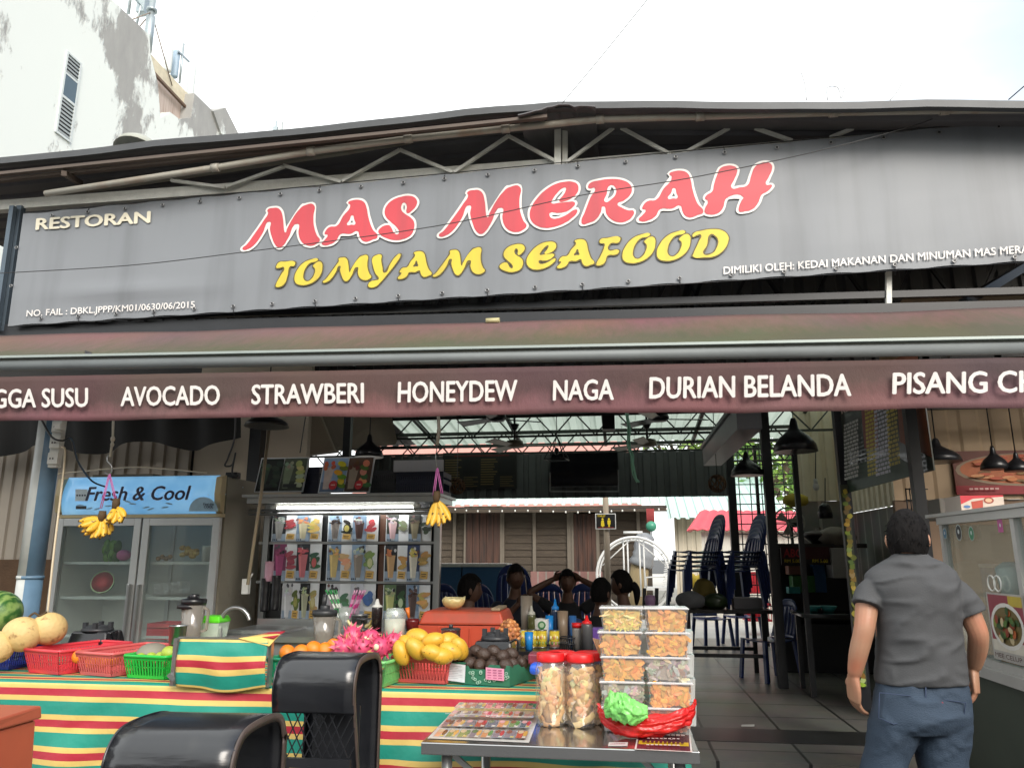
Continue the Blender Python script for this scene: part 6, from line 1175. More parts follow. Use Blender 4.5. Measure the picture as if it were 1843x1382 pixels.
crumple('crumpled light green plastic bag lying on the red one', 'green_plastic_bag', [at(1088, 1276, 3.2), at(1100, 1268, 3.19), at(1120, 1272, 3.18), at(1140, 1282, 3.18), at(1165, 1281, 3.2)], .048, bagmat('green_film', '8fe57a'), 9)
mb = MB(); mb.T = None; p = at(1068, 1170, 3.5); [mb.tube([at(1082+i*2, 1185, 3.46), at(1068+i*3.2, 1148+i*.6, 3.47)], .004, 5) for i in range(4)]; single(mb, 'wooden_sticks', 'few thin wooden sticks poking out left of the tub stacks', 'sticks', mat('raw_wood', C('b98f6a'), .7))
# ================================================================ black sheet-metal chairs
gloss = speckle(mat('glossy_black_paint', (.012, .013, .016), .24, var=.3, scale=4, spec=.75, bump=.1, bscale=6, stretch=(1, 1, 4)), 12, .6, .9, (.03, .03, .03), 6); edge_b = mat('worn_black_edge', C('4a3f3a'), .45, var=.5, scale=14)
def steel_chair(lab):
    W2 = .17; t = thing('metal_stool', lab, 'stool', (0, 0, 0), 'black sheet metal stools in front of the counter')
    prof = catrom([Vector((0, y, z)) for y, z in ((-.0, .885), (-.012, .95), (-.005, 1.02), (.03, 1.07), (.09, 1.09), (.22, 1.09), (.3, 1.07), (.34, 1.01), (.35, .9), (.35, .6), (.35, .25), (.35, 0))], 5)
    mb = MB(); n = len(prof); nu = 6
    mb.sheet(nu, n-1, lambda u, v: Vector((-W2+2*W2*u, 0, 0))+prof[min(n-1, round(v*(n-1)))]+Vector((0, .0035*nz3((u*1.2, v*30, 0)), .003*nz3((u*1.4, v*24, 2))))); mb.build('hood', gloss, t, solid=.004)
    fp = catrom([Vector((0, y, z)) for y, z in ((.12, .0), (.11, .35), (.085, .6), (.045, .75), (.01, .86), (-.012, .95), (-.005, 1.02), (.03, 1.07), (.09, 1.09), (.22, 1.09), (.3, 1.07), (.34, 1.01), (.35, .9), (.35, .0))], 5)
    for sx in (-1, 1):
        mb = MB(); k = None
        for i, p in enumerate(fp):
            d = (fp[min(i+1, len(fp)-1)]-fp[max(i-1, 0)]).normalized(); inn = Vector((0, d.z, -d.y)); q = [p+Vector((sx*(W2+.001), 0, 0))+inn*.004*-1, p+Vector((sx*(W2+.001), 0, 0))+inn*.022, p+Vector((sx*(W2-.004), 0, 0))+inn*.022, p+Vector((sx*(W2-.004), 0, 0))-inn*.004]
            kk = mb.av(q)
            if k is not None: 
                for j in range(4): mb.fc((k+j, k+(j+1) % 4, kk+(j+1) % 4, kk+j), True)
            k = kk
        mb.build('side_flange', [edge_b, gloss][0] if sx == 1 else gloss, t)
    mb = MB(); mb.bar((-W2+.02, .01, .70), (W2-.01, .01, .70), .02, .035); mb.build('crossbar', black_steel, t)
    for x in (-W2+.06, .0): mb = MB(); mb.bar((x, .012, .69), (x+(-.02 if x < -.05 else 0), .012, 0), .025, .03); mb.build('leg', black_steel, t)
    mb = MB()
    for i in range(9):
        for s_ in (1, -1):
            x0 = -W2+.03+i*.036; a, b = Vector((x0, .014, .72)), Vector((x0+s_*.085, .014, .885)); 
            if abs(b.x) > W2: f = (W2-abs(a.x))/max(1e-4, abs(b.x)-abs(a.x)); b = a.lerp(b, max(0, min(1, f)))
            if (b-a).length > .01: mb.bar(a, b, .004)
    mb.build('mesh_panel', black_steel, t)
    mb = MB(); mb.box(.0, W2-.01, .1, .104, .3, .9); mb.build('inner_panel', black_steel, t); return t
s1 = steel_chair('tall black sheet metal stool with curved hood, standing nearer the fruit counter'); cx = (at(494, 1225, 3.1).x+at(640, 1225, 3.1).x)/2; place(s1, (cx, 3.1, 0), 0, ((at(640, 1225, 3.1).x-at(494, 1225, 3.1).x)/.34, 1, 1))
s2 = copy_tree(s1); s2['label'] = 'black sheet metal stool nearest the camera, at the bottom edge of the photo'; cx = (at(192, 1322, 2.1).x+at(428, 1322, 2.1).x)/2; place(s2, (cx, 2.1, .0), R(3), (1.08, 1.1, .94))
# bin
BI = thing('plastic_bin', 'terracotta coloured plastic bin with a lid at the bottom left corner', 'bin', at(0, 1382, 2.9)); a, b = at(-200, 1382, 2.9), at(-22, 1300, 2.9); mb = MB(); mb.hexa([(a.x, 2.9, 0), (b.x-.05, 2.9, 0), (b.x-.05, 3.3, 0), (a.x, 3.3, 0)], [(a.x, 2.88, b.z-.045), (b.x-.012, 2.88, b.z-.045), (b.x-.012, 3.18, b.z-.045), (a.x, 3.18, b.z-.045)]); tc_ = plas('terracotta_plastic', 'b5573f'); mb.build('bin_body', tc_, BI, bevel=.01)
mb = MB(); mb.hexa([(a.x, 2.86, b.z-.042), (b.x, 2.86, b.z-.042), (b.x, 3.2, b.z-.042), (a.x, 3.2, b.z-.042)], [(a.x, 2.86, b.z+.0), (b.x, 2.86, b.z+.0), (b.x-.01, 3.2, b.z+.01), (a.x, 3.2, b.z+.01)]); mb.build('lid', plas('terracotta_lid', 'a3513c'), BI, bevel=.008)
# ================================================================ people
def skin_mesh(name, pts, edges, root=0, sub=2):
    """pts: (position, radius or (rx, ry)); grown into one smooth surface"""
    me = bpy.data.meshes.new(name); me.from_pydata([tuple(p) for p, r in pts], edges, []); o = bpy.data.objects.new(name, me); COL.objects.link(o)
    o.modifiers.new('skin', 'SKIN').use_smooth_shade = True; sk = me.skin_vertices[0].data if me.skin_vertices else None
    if sk is None:
        import bmesh; bm = bmesh.new(); bm.from_mesh(me); bm.verts.layers.skin.verify(); bm.to_mesh(me); bm.free(); sk = me.skin_vertices[0].data
    for i, (p, r) in enumerate(pts): sk[i].radius = (r, r) if not isinstance(r, tuple) else r; sk[i].use_root = (i == root)
    md = o.modifiers.new('sub', 'SUBSURF'); md.levels = sub; md.render_levels = sub
    dg = bpy.context.evaluated_depsgraph_get(); out = bpy.data.meshes.new_from_object(o.evaluated_get(dg)); bpy.data.objects.remove(o); return out
def me_to_mb(mb, me):
    k = mb.av([v.co for v in me.vertices])
    for p in me.polygons: mb.fc([k+i for i in p.vertices], True)
skinm = mat('tan_skin', C('a87f66'), .5, var=.1, scale=14, bump=.06, bscale=120); speckle(skinm, 7, .45, .85, C('b06a50'), 6); hairm = mat('black_hair', (.007, .006, .006), .8, spec=.15, var=.4, scale=60, stretch=(1, 1, .2), bump=.5, bscale=70)
def hand(mb, wrist, palm_dir, side, palm_n, curl=.5, s=1.0):
    """palm and five separate tapered fingers; side = direction towards the thumb"""
    d = Vector(palm_dir).normalized(); n = Vector(palm_n).normalized(); t = d.cross(n).normalized(); t = t if t.dot(Vector(side)) > 0 else -t; w = Vector(wrist)-d*.012; L = .1*s
    rings = []
    for i in range(7):
        u = i/6; wd = (.027+.017*math.sin(math.pi*min(1, u*.75)))*s; th = (.019-.005*u)*s; c = w+d*L*u
        rings.append(mb.av([c+t*math.cos(a)*wd+n*math.sin(a)*th for a in [2*math.pi*k/12 for k in range(12)]]))
    for a, b in zip(rings, rings[1:]):
        for k in range(12): mb.fc((a+k, a+(k+1) % 12, b+(k+1) % 12, b+k), True)
    mb.fc([rings[-1]+k for k in range(12)]); mb.fc([rings[0]+k for k in range(11, -1, -1)])
    for i, (off, ln) in enumerate(((.03, .068), (.0105, .078), (-.009, .073), (-.028, .058))):
        p = w+d*L*.94+t*off*s; dr = (d+t*off*1.5).normalized(); pts = [p]; a = .15
        for sg in (.45, .3, .25): a += curl*(.7 if sg > .4 else .9); q = pts[-1]+(dr*math.cos(a)+n*math.sin(a))*ln*sg*s; pts.append(q)
        mb.tube(catrom(pts, 3), [.0079*s*(1-.25*j/9) for j in range(10)], 8)
        mb.ell(pts[-1], .006*s, 8, 6)
    p = w+d*L*.25+t*.024*s; pts = [p, p+(d*.6+t*.75+n*.2).normalized()*.035*s, p+(d*.6+t*.75+n*.2).normalized()*.035*s+(d*.85+t*.3+n*.45).normalized()*.03*s, p+(d*.6+t*.75+n*.2).normalized()*.035*s+(d*.85+t*.3+n*.45).normalized()*.03*s+(d+n*.5).normalized()*.024*s]
    mb.tube(catrom(pts, 3), [.0125*s*(1-.4*j/9) for j in range(10)], 8); mb.ell(pts[-1], .0075*s, 8, 6)
def head(mb, c, fwd, tilt=0, s=1.0):
    """head with brow, nose, lips, eyes sockets and ears; c = centre"""
    f = Vector(fwd).normalized(); up = Vector((0, 0, 1)); up = (up+f*tilt).normalized(); r = f.cross(up).normalized(); up = r.cross(f)
    M_ = Matrix((r, f, up)).transposed()
    def shp(d):
        k = 1.0; 
        if d.z < -.1: k -= .16*(-d.z)*(1-abs(d.y))          # narrower jaw
        if d.y > .55 and abs(d.x) < .35 and -.1 < d.z < .28: k -= .03*(1 if abs(d.x) > .08 else 0)
        if d.y > .8: k += .16*math.exp(-(d.x/.12)**2)*math.exp(-((d.z+.12)/.16)**2)+.05*math.exp(-(d.x/.25)**2)*math.exp(-((d.z+.5)/.09)**2)
        return k
    mb.ell(c, (.077*s, .098*s, .118*s), 36, 26, shp, M_)
    for sx in (-1, 1): mb.ell(Vector(c)+M_ @ Vector((sx*.079*s, -.008*s, -.008*s)), (.012*s, .02*s, .032*s), 10, 8, lambda d: 1+.1*d.z, M_ @ Matrix.Rotation(sx*R(18), 3, 'Z'))
    return M_
def hairdo(c, M_, s, parent, m, length=.0, seed=0, back=-.35):
    mb = MB()
    def shp(d): return 1.03+.04*nz3((d.x*3+seed, d.y*3, d.z*3))+.02*nz3((d.x*18, d.y*18+seed, d.z*4))
    nu, nv = 44, 24; rows = []
    for i in range(nv+1):
        row = []
        for k in range(nu):
            a = 2*math.pi*k/nu; fr = math.sin(a)                 # +1 is the face side
            zmin = -.62+.28*0 if fr < -.2 else (-.15 if fr < .35 else .42); zmin = -.5-length if fr < -.15 else -.5-length+(.5+length+.45)*min(1, (fr+.15)/.6); t = math.pi*.5-math.asin(max(-.98, zmin)); th = t*i/nv
            d = Vector((math.sin(th)*math.cos(a), math.sin(th)*fr, math.cos(th))); kk = shp(d)
            row.append(Vector(c)+M_ @ Vector((d.x*.084*s*kk, d.y*.106*s*kk, d.z*.126*s*kk)))
        rows.append(mb.av(row))
    for a, b in zip(rows, rows[1:]):
        for k in range(nu): mb.fc((a+k, b+k, b+(k+1) % nu, a+(k+1) % nu), True)
    rnd = random.Random(seed)
    for i in range(300):                                       # loose tufts that break the outline
        a = rnd.random()*6.28; th = rnd.uniform(.05, 1.25) if math.sin(a) > 0 else rnd.uniform(.05, 1.9); d = Vector((math.sin(th)*math.cos(a), math.sin(th)*math.sin(a), math.cos(th))); p = Vector(c)+M_ @ Vector((d.x*.085*s, d.y*.107*s, d.z*.128*s)); dn = (M_ @ d)*.12+M_ @ Vector((rnd.uniform(-.5, .5), -.5+rnd.uniform(-.5, .3), -.55)); dn = dn.normalized()*.02*s; sd_ = dn.cross(M_ @ d).normalized()*.003*s
        mb.poly([p-sd_, p+sd_, p+dn+(M_ @ d)*.002])
    return mb.build('hair', m, parent)
def loft(mb, rings0, n=28, sub=6):
    """rings: (centre, half width vector, half depth vector, squareness)"""
    ks = []; rings = []; cs, ws, ds = [catrom([r[q] for r in rings0], sub) for q in (0, 1, 2)]; qs = [rings0[min(i//sub, len(rings0)-1)][3] for i in range(len(cs))]; rings = list(zip(cs, ws, ds, qs))
    for i, (c, wv_, dv_, sq) in enumerate(rings):
        row = []
        for k in range(n):
            a = 2*math.pi*k/n; ca, sa = math.cos(a), math.sin(a); e = 2/sq; x = math.copysign(abs(ca)**e, ca); y = math.copysign(abs(sa)**e, sa); row.append(Vector(c)+Vector(wv_)*x+Vector(dv_)*y)
        ks.append(mb.av(row))
    for a, b in zip(ks, ks[1:]):
        for k in range(n): mb.fc((a+k, a+(k+1) % n, b+(k+1) % n, b+k), True)
    mb.fc([ks[0]+k for k in range(n-1, -1, -1)]); mb.fc([ks[-1]+k for k in range(n)])
def fuse(o, vox, smooth=0, it=4):
    """weld overlapping volumes of one part into a single continuous surface"""
    md = o.modifiers.new('remesh', 'REMESH'); md.mode = 'VOXEL'; md.voxel_size = vox; md.use_smooth_shade = True
    if smooth: sm = o.modifiers.new('smooth', 'SMOOTH'); sm.factor = smooth; sm.iterations = it
    return o
def wrinkle(mb, amp, sc, z0, z1, seed=0):
    """cloth folds: slanting ridges, stronger towards the waist and under the arms"""
    for v in mb.v:
        q1 = Vector((v.x*sc*.55+v.z*sc*.5+seed, v.y*sc*.5, v.z*sc*1.25-v.x*sc*.6)); q2 = Vector((v.x*sc*.9-v.z*sc*.7+seed+5, v.y*sc*.6, v.z*sc*1.5+v.x*sc*.4))
        r1 = max(0, 1-5*abs(nz3(q1))); r2 = max(0, 1-6*abs(nz3(q2))); d = nz3((v.x*sc+seed, v.y*sc, v.z*sc))
        h = amp*(.8*d+r1*.75+r2*.5); v.y -= h; v.x += .4*amp*nz3((v.z*sc, v.x*sc+seed, 3))
# ---- the man walking in
YM = 3.3
MAN = thing('person', 'man seen from behind in dark grey T-shirt and blue jeans at the right', 'person', (1.13, YM, 0))
def mp_(px, py, dy=0): return at(px, py, YM+dy)
hc = mp_(1633, 966, .0)+Vector((0, .0, -.012)); fwdm = Vector((.42, .9, -.18))
mb = MB()
neck, ch, pel = mp_(1638, 1010, -.02), mp_(1640, 1090, .0), mp_(1652, 1240, .02)
pts = [(pel, (.15, .1)), (mp_(1648, 1180), (.145, .1)), (ch, (.16, .105)), (mp_(1640, 1032), (.1, .07)), (neck, .062), (hc+Vector((0, 0, -.05)), .058)]
edg = [(0, 1), (1, 2), (2, 3), (3, 4), (4, 5)]
me_to_mb(mb, skin_mesh('torso', pts, edg))
arms = (((1568, 1050, .0), (1560, 1090, -.02), (1556, 1131, -.05), (1545, 1175, -.03), (1536, 1222, .0)), ((1717, 1050, .0), (1742, 1098, -.02), (1762, 1140, -.03), (1759, 1172, .02), (1752, 1206, .07)))
for a in arms:
    me_to_mb(mb, skin_mesh('arm', [(mp_(*q), r) for q, r in zip(a, (.052, .046, .04, .038, .026))], [(i, i+1) for i in range(4)]))
hand(mb, mp_(1536, 1220, .0), mp_(1538, 1282, .03)-mp_(1536, 1220, .0), (.4, .7, 0), (.8, .25, -.05), .4, 1.0)
hand(mb, mp_(1752, 1204, .07), mp_(1757, 1250, .06)-mp_(1752, 1204, .07), (-.5, .7, 0), (-.75, .4, 0), .42, 1.0)
for px0, px1, py1, dx in ((1607, 1590, 1382, -.02), (1694, 1697, 1382, .03)):
    hip, kn = mp_(px0, 1262, .03), Vector((mp_(px1, py1).x, YM+.02, .52)); an = Vector((kn.x+dx, YM-.03, .09))
    me_to_mb(mb, skin_mesh('leg', [(hip, .06), (hip.lerp(kn, .5), .058), (kn, .05), (kn.lerp(an, .4), .048), (an, .038), (an+Vector((.01, .06, -.045)), .035), (an+Vector((.01, .16, -.055)), .03)], [(i, i+1) for i in range(6)]))
Mh = head(mb, hc, fwdm, -.1, .9)
fuse(mb.build('body', skinm, MAN), .0034, .4, 1)
hairdo(hc+Vector((0, -.004, .008)), Mh, .9, MAN, hairm, .12, 3)
mb = MB()
for sx in (-1, 1): mb.ell(hc+Mh @ Vector((sx*.031, .087, .016)), (.013, .008, .008), 10, 6)
mb.build('eyes', mat('eye_dark', (.03, .02, .02), .2), MAN)
tee = mat('dark_grey_cotton', C('454648'), .85, var=.08, scale=30, bump=.12, bscale=220)
mb = MB(); X = Vector((1, 0, 0)); Dp = Vector((0, 1, 0)); sh = mp_(1643, 1100).x*0
def TR(py, pl, pr, dep, sq=2.4, dy=0, lean=0):
    a, b = mp_(pl, py, dy), mp_(pr, py, dy); c = (a+b)/2; return (c, Vector((b.x-c.x, 0, b.z-c.z+lean)), Dp*dep, sq)
R_ = [TR(1228, 1578, 1739, .118, 2.3), TR(1222, 1576, 1740, .12, 2.3), TR(1205, 1575, 1738, .122, 2.3), TR(1185, 1577, 1736, .122, 2.4), TR(1160, 1578, 1732, .12, 2.4), TR(1130, 1577, 1727, .122, 2.5), TR(1100, 1573, 1724, .126, 2.5), TR(1075, 1565, 1724, .126, 2.5, 0), TR(1052, 1557, 1724, .12, 2.4, 0), TR(1036, 1556, 1722, .108, 2.3, 0), TR(1024, 1565, 1713, .095, 2.2, 0), TR(1012, 1583, 1695, .082, 2.1, -.01), TR(1003, 1600, 1676, .07, 2, -.015), TR(996, 1607, 1667, .064, 2, -.015), TR(994, 1610, 1664, .06, 2, -.015)]
loft(mb, R_, 44)
for (a, b, c), rr in ((((1598, 1062, .0), (1570, 1066, -.01), (1561, 1092, -.03)), (.056, .062, .06)), (((1688, 1062, .0), (1722, 1070, -.01), (1747, 1107, -.025)), (.056, .064, .064))):
    P3 = catrom([mp_(*a), mp_(*b), mp_(*c)], 5); mb.tube(P3, [rr[0]+(rr[2]-rr[0])*i/10 for i in range(11)], 24, True)
wrinkle(mb, .012, 7.5, 0, 2, 2); fuse(mb.build('t_shirt', tee, MAN), .006, .4, 1)
den = mat('blue_denim', C('2d3c4d'), .8, var=.25, scale=5, bump=.3, bscale=160, stretch=(1, 1, 2.2)); mb = MB()
loft(mb, [TR(1218, 1582, 1734, .108, 2.3), TR(1235, 1578, 1739, .118, 2.3), TR(1262, 1573, 1741, .13, 2.3, -.01), TR(1290, 1567, 1742, .135, 2.4, -.015), TR(1312, 1562, 1743, .12, 2.5, 0)], 44)
for pl0, pr0, pl1, pr1, kx in ((1563, 1655, 1549, 1628, -.03), (1651, 1744, 1655, 1739, .02)):
    a = TR(1298, pl0, pr0, .115, 2.2, -.005); b = TR(1340, pl0-4, pr0-10 if pl0 < 1600 else pr0-1, .105, 2.1); c = TR(1382, pl1, pr1, .095, 2.1); kn = c[0]+Vector((kx, .02, -.18)); an = kn+Vector((kx*.5, -.05, -.46)); an.z = .07
    loft(mb, [a, b, c, (kn, X*.085, Dp*.085, 2), (kn.lerp(an, .5), X*.078, Dp*.08, 2), (an, X*.07, Dp*.075, 2)], 28)
wrinkle(mb, .011, 9, 0, 2, 7); JE = fuse(mb.build('jeans', den, MAN), .006, .4, 1)
den2 = mat('dark_denim_seam', C('2b3850'), .8)
for x0, x1, y0, y1 in ((1583, 1640, 1246, 1303), (1693, 1738, 1258, 1312)):
    mb = MB(); yb = YM-.145; L_ = [(x0, y0), (x1, y0+6), (x1-5, y1-8), ((x0+x1)/2-3, y1), (x0-2, y1-12)]; P5 = [at(x, y, yb+.022-.00035*0) for x, y in L_]; mb.tube([p+Vector((0, -.0, 0)) for p in P5], .0025, 5, closed=True); mb.build('pocket_seam', den2, MAN)
mb = MB(); mb.tube([at(1666, y, YM-.118-.012*min(1, (y-1228)/40)) for y in (1232, 1250, 1270, 1290, 1308)], .003, 5); mb.build('centre_seam', den2, MAN)
mb = MB(); mb.prism([at(x, y, YM-.128) for x, y in ((1692, 1262), (1697, 1263), (1701, 1276), (1696, 1277))], (0, .01, 0)); mb.build('red_tab', mat('red_tab_cloth', C('a5303a'), .7), MAN)
for nm_, px_ in (('shoe', 1588), ('shoe', 1702)): mb = MB(); mb.ell((mp_(px_, 1382).x, YM+.03, .045), (.05, .13, .045), 16, 10); mb.build(nm_, mat('dark_shoe', (.02, .02, .02), .6), MAN)
# ================================================================ rear yard
YH = 19.0
plank = mat('weathered_plank', C('554a3d'), .8, var=.4, scale=2.5, stretch=(1, 1, 9), bump=.5, bscale=12, col2=C('2d261f'))
door_w = mat('rusty_brown_door', C('2d211c'), .75, var=.4, scale=2, stretch=(6, 1, .5), col2=C('57382b'), thr=(.35, .75))
WH = thing('wooden_house', 'old weathered plank house with brown doors and a pale corrugated roof behind the restaurant', 'house', (-1.5, YH, .12))
hx0, hx1 = at(770, 980, YH).x-1.5, at(1172, 980, YH).x; ze = at(1000, 912, YH).z
mb = MB(); zz = .12; rnd = random.Random(3)
while zz < ze:
    h = rnd.uniform(.15, .19); mb.hexa([(hx0, YH, zz), (hx1, YH, zz), (hx1, YH+.1, zz), (hx0, YH+.1, zz)], [(hx0, YH+.025, zz+h), (hx1, YH+.025, zz+h), (hx1, YH+.1, zz+h), (hx0, YH+.1, zz+h)]); zz += h+.002
mb.box(hx0, hx1, YH+.1, YH+.2, .12, ze); mb.box(hx1-.1, hx1, YH+.2, YH+5, .12, ze); mb.build('plank_wall', plank, WH)
def hdoor(px0, px1, py0, z0, m):
    a, b = at(px0, py0, YH), at(px1, py0, YH); mb = MB()
    for i in range(5): w = (b.x-a.x)/5; mb.box(a.x+i*w+.004, a.x+(i+1)*w-.004, YH-.06, YH-.02, z0, a.z-.04)
    d = mb.build('door', m, WH); mb = MB(); mb.box(a.x-.05, a.x, YH-.07, YH-.001, z0, a.z); mb.box(b.x, b.x+.05, YH-.07, YH-.001, z0, a.z); mb.box(a.x-.05, b.x+.05, YH-.07, YH-.001, a.z+.001, a.z+.05); mb.build('frame', mat('grey_batten', C('6a6257'), .8), d)
hdoor(840, 901, 915, .12, door_w); hdoor(1032, 1072, 922, .55, door_w)
mb = MB()
for px in (818, 905, 962, 1024, 1030, 1076, 1150): a = at(px, 980, YH); mb.box(a.x-.04, a.x+.04, YH-.05, YH-.001, .12, ze-.02)
mb.build('battens', mat('grey_batten', C('6a6257'), .8), WH)
mb = MB(); a, b = at(955, 1028, YH-.3), at(1085, 1075, YH-.3); mb.box(a.x, b.x, YH-.3, YH-.06, .12, a.z)
mb.build('brick_base', tilemat('red_brick', C('8a3f2c'), C('7a3324'), C('8a7668'), .2, .02, .85), WH)
def pale_roof(nm, x0, x1, y0, z0, y1, z1, m, parent, pitch=.22):
    mb = MB(); cols = ribbed((x0, 0, 0), (x1, 0, 0), 0, 0, pitch, .035, (0, 0, 1)); n = len(cols); k = mb.av([(c.x, y0, z0+c.z) for c in cols]+[(c.x, y1, z1+c.z) for c in cols])
    for i in range(n-1): mb.fc((k+i, k+i+1, k+n+i+1, k+n+i))
    return mb.build(nm, m, parent, solid=.01)
pr_ = mat('pale_green_roof_sheet', C('b3c4bd'), .5, var=.1, scale=1.2, stretch=(1, .2, 1)); er = at(1000, 909, YH-.7)
pale_roof('roof', hx0-.2, at(1200, 910, YH-.7).x, YH-.7, er.z, YH+5, er.z+1.75, pr_, WH)
mb = MB(); mb.box(hx0-.2, at(1200, 910, YH-.7).x, YH-.66, YH-.6, er.z-.16, er.z-.02); mb.build('fascia', plank, WH)
R2 = thing('yard_shed', 'pale shed with white boarded wall and light blue green roof, right of the plank house', 'shed', at(1255, 1060, 20)); e2 = at(1260, 930, 19.5); x0, x1 = at(1202, 930, 19.5).x, at(1420, 930, 19.5).x
pale_roof('roof', x0, x1, 19.5, e2.z-.05, 25, e2.z+2.2, mat('pale_blue_roof_sheet', C('b5cfc8'), .5, var=.1), R2); mb = MB(); cols = ribbed((x0+.2, 20.3, .12), (x1, 20.3, .12), 0, 0, .22, .02, (0, -1, 0)); k = mb.av(cols+[c+Vector((0, 0, 2.4)) for c in cols]); n = len(cols)
for i in range(n-1): mb.fc((k+i, k+i+1, k+n+i+1, k+n+i))
mb.build('boarded_wall', mat('cream_boards', C('c9c0ad'), .7), R2)
mb = MB(); a = at(1345, 1030, 20.2); mb.box(a.x-.25, a.x+.25, 20.2, 20.24, .12, 2.0); mb.build('dark_opening', mat('brown_shadow_board', C('4a3a30'), .8), R2)
KH = thing('red_roofed_hut', 'small hut with a bright red tile pattern roof in the yard', 'hut', at(1310, 1060, 17)); a, b, c, d = at(1238, 955, 17), at(1262, 920, 17.6), at(1445, 922, 17.6), at(1450, 957, 17); rr = mat('red_roof_sheet', C('c04a55'), .5, var=.12, scale=5)
mb = MB(); nU = 30
def rsh(u, v): p = a.lerp(d, u).lerp(b.lerp(c, u), v); return p+Vector((0, 0, .03*abs(math.sin(u*math.pi*12))+.012*((v*5) % 1)))
mb.sheet(96, 10, rsh); mb.build('roof', rr, KH, solid=.02)
mb = MB(); mb.prism([a, b, b+Vector((.1, .6, -.28)), a+Vector((.15, 1.2, 0))], (-.03, 0, 0)); mb.build('gable_end', rr, KH)
mb = MB(); cols = ribbed((a.x+.3, 17.25, .12), (d.x-.1, 17.25, .12), 0, 0, .17, .012, (0, -1, 0)); k = mb.av(cols+[q+Vector((0, 0, a.z-.14)) for q in cols]); n = len(cols)
for i in range(n-1): mb.fc((k+i, k+i+1, k+n+i+1, k+n+i))
mb.build('white_wall', mat('white_boards', C('c5c2b8'), .7), KH)
PK = thing('pink_roofed_building', 'building with faded pink corrugated cladding seen above the hanging tin wall', 'building', (-3, 28, 0)); x0, x1 = at(640, 780, 28).x, at(1150, 780, 28).x; pale_roof('cladding', x0, x1, 27.9, 3.2, 28.4, 9.5, mat('faded_pink_sheet', C('cc958c'), .6, var=.12), PK, .3); mb = MB(); mb.box(x0, x1, 28.5, 34, 0, 9); mb.build('wall', cream_wall, PK)
# trees
leafm = artmat('leaf_surface', .55, var=.3, scale=3); barkm = mat('bark', C('5d5042'), .9, bump=.5)
def tree(lab, base, h, rad, seed, n=2600, cols=('4f7a2a', '6b9438', '38591f', '86a84a')):
    t = thing('leafy_tree', lab, 'tree', base, 'trees beyond the yard'); rnd = random.Random(seed); b = Vector(base); mb = MB(); mb.tube(catrom([b, b+Vector((.1, 0, h*.3)), b+Vector((-.1, .1, h*.62))], 4), [.22-.012*i for i in range(9)], 8); tips = []
    for i in range(9):
        a = i*2.4; e = b+Vector((math.cos(a)*rad*.7, math.sin(a)*rad*.7, h*(.55+.4*rnd.random()))); mb.tube(catrom([b+Vector((0, 0, h*.45)), b.lerp(e, .6)+Vector((0, 0, h*.12)), e], 3), [.1-.012*k for k in range(7)], 6); tips.append(e)
    mb.build('trunk', barkm, t); mb = MB(); cl = [tuple(x) for x in map(C, cols)]
    for i in range(n):
        c = rnd.choice(tips)+Vector((rnd.gauss(0, 1), rnd.gauss(0, 1), rnd.gauss(0, .7)))*rad*.3; g = nz3(c, .9); 
        if g < -.18: continue
        s_ = rnd.uniform(.09, .2); u = Vector((rnd.gauss(0, 1), rnd.gauss(0, 1), rnd.gauss(0, .6))).normalized(); v = u.cross(Vector((rnd.gauss(0, 1), rnd.gauss(0, 1), rnd.gauss(0, 1)))).normalized(); mb.col = cl[min(3, max(0, int((g+.3)*5+rnd.random()*1.5)))]; mb.poly([c-u*s_, c-v*s_*.4, c+u*s_, c+v*s_*.4])
    mb.build('crown', leafm, t); return t
for lab, px, Y, h, r, sd_ in (('light green tree beyond the yard, above the TV end of the tin wall', 1235, 31, 8.6, 2.8, 1), ('bushy tree seen through the wire mesh screen', 1370, 24, 6.2, 2.0, 2), ('tree partly hidden behind the thick black post', 1440, 27, 7, 2.4, 3)):
    p = at(px, 900, Y); tree(lab, (p.x, p.y, .1), h, r, sd_)
# wire mesh screen
MS = thing('wire_mesh_screen', 'black square wire mesh screen between posts at the rear of the dining room', 'screen', at(1370, 1110, 12.4)); a, b = at(1320, 1035, 12.4), at(1446, 800, 12.4); mb = MB(); nx, nz_ = 7, 13
for i in range(nx+1): x = a.x+(b.x-a.x)*i/nx; mb.tube([(x, 12.4, a.z-.45), (x, 12.4, b.z)], .009, 5)
for j in range(nz_+4): z = a.z-.45+(b.z-a.z+.45)*j/(nz_+3); mb.tube([(a.x, 12.41, z), (b.x, 12.41, z)], .009, 5)
mb.build('mesh', black_steel, MS); mb = MB()
for px in (1364, 1389): p = at(px, 900, 12.45); mb.bar((p.x, 12.45, .16), (p.x, 12.45, b.z), .05)
mb.build('frame', black_steel, MS)
# toilet sign on pole
WP = thing('wooden_pole', 'pale wooden pole standing in the yard behind the toilet sign', 'pole', at(1091, 1060, 14.6)); p = at(1091, 960, 14.6); mb = MB(); mb.tube([(p.x, 14.6, .12), (p.x+.01, 14.6, 1.6), (p.x, 14.6, 3.3)], [.06, .055, .05], 10); mb.build('shaft', mat('grey_wood', C('8f8271'), .85, bump=.4, stretch=(1, 1, .2)), WP)
TS = thing('toilet_sign', 'black toilet sign with two yellow figures on the wooden pole', 'sign', at(1091, 950, 14.5)); o = at(1072, 952, 14.5); u = at(1109, 952, 14.5)-o; u.z = 0; v = Vector((0, 0, at(1072, 924, 14.5).z-o.z)); mb = MB(); mb.prism([o, o+u, o+u+v, o+v], (0, .015, 0)); mb.build('board', mat('white_sign_edge', C('c9c9c5'), .5), TS); A = Art(o+Vector((0, -.002, 0)), u, v); A.rect(.04, .05, .96, .95, '0b0b0c')
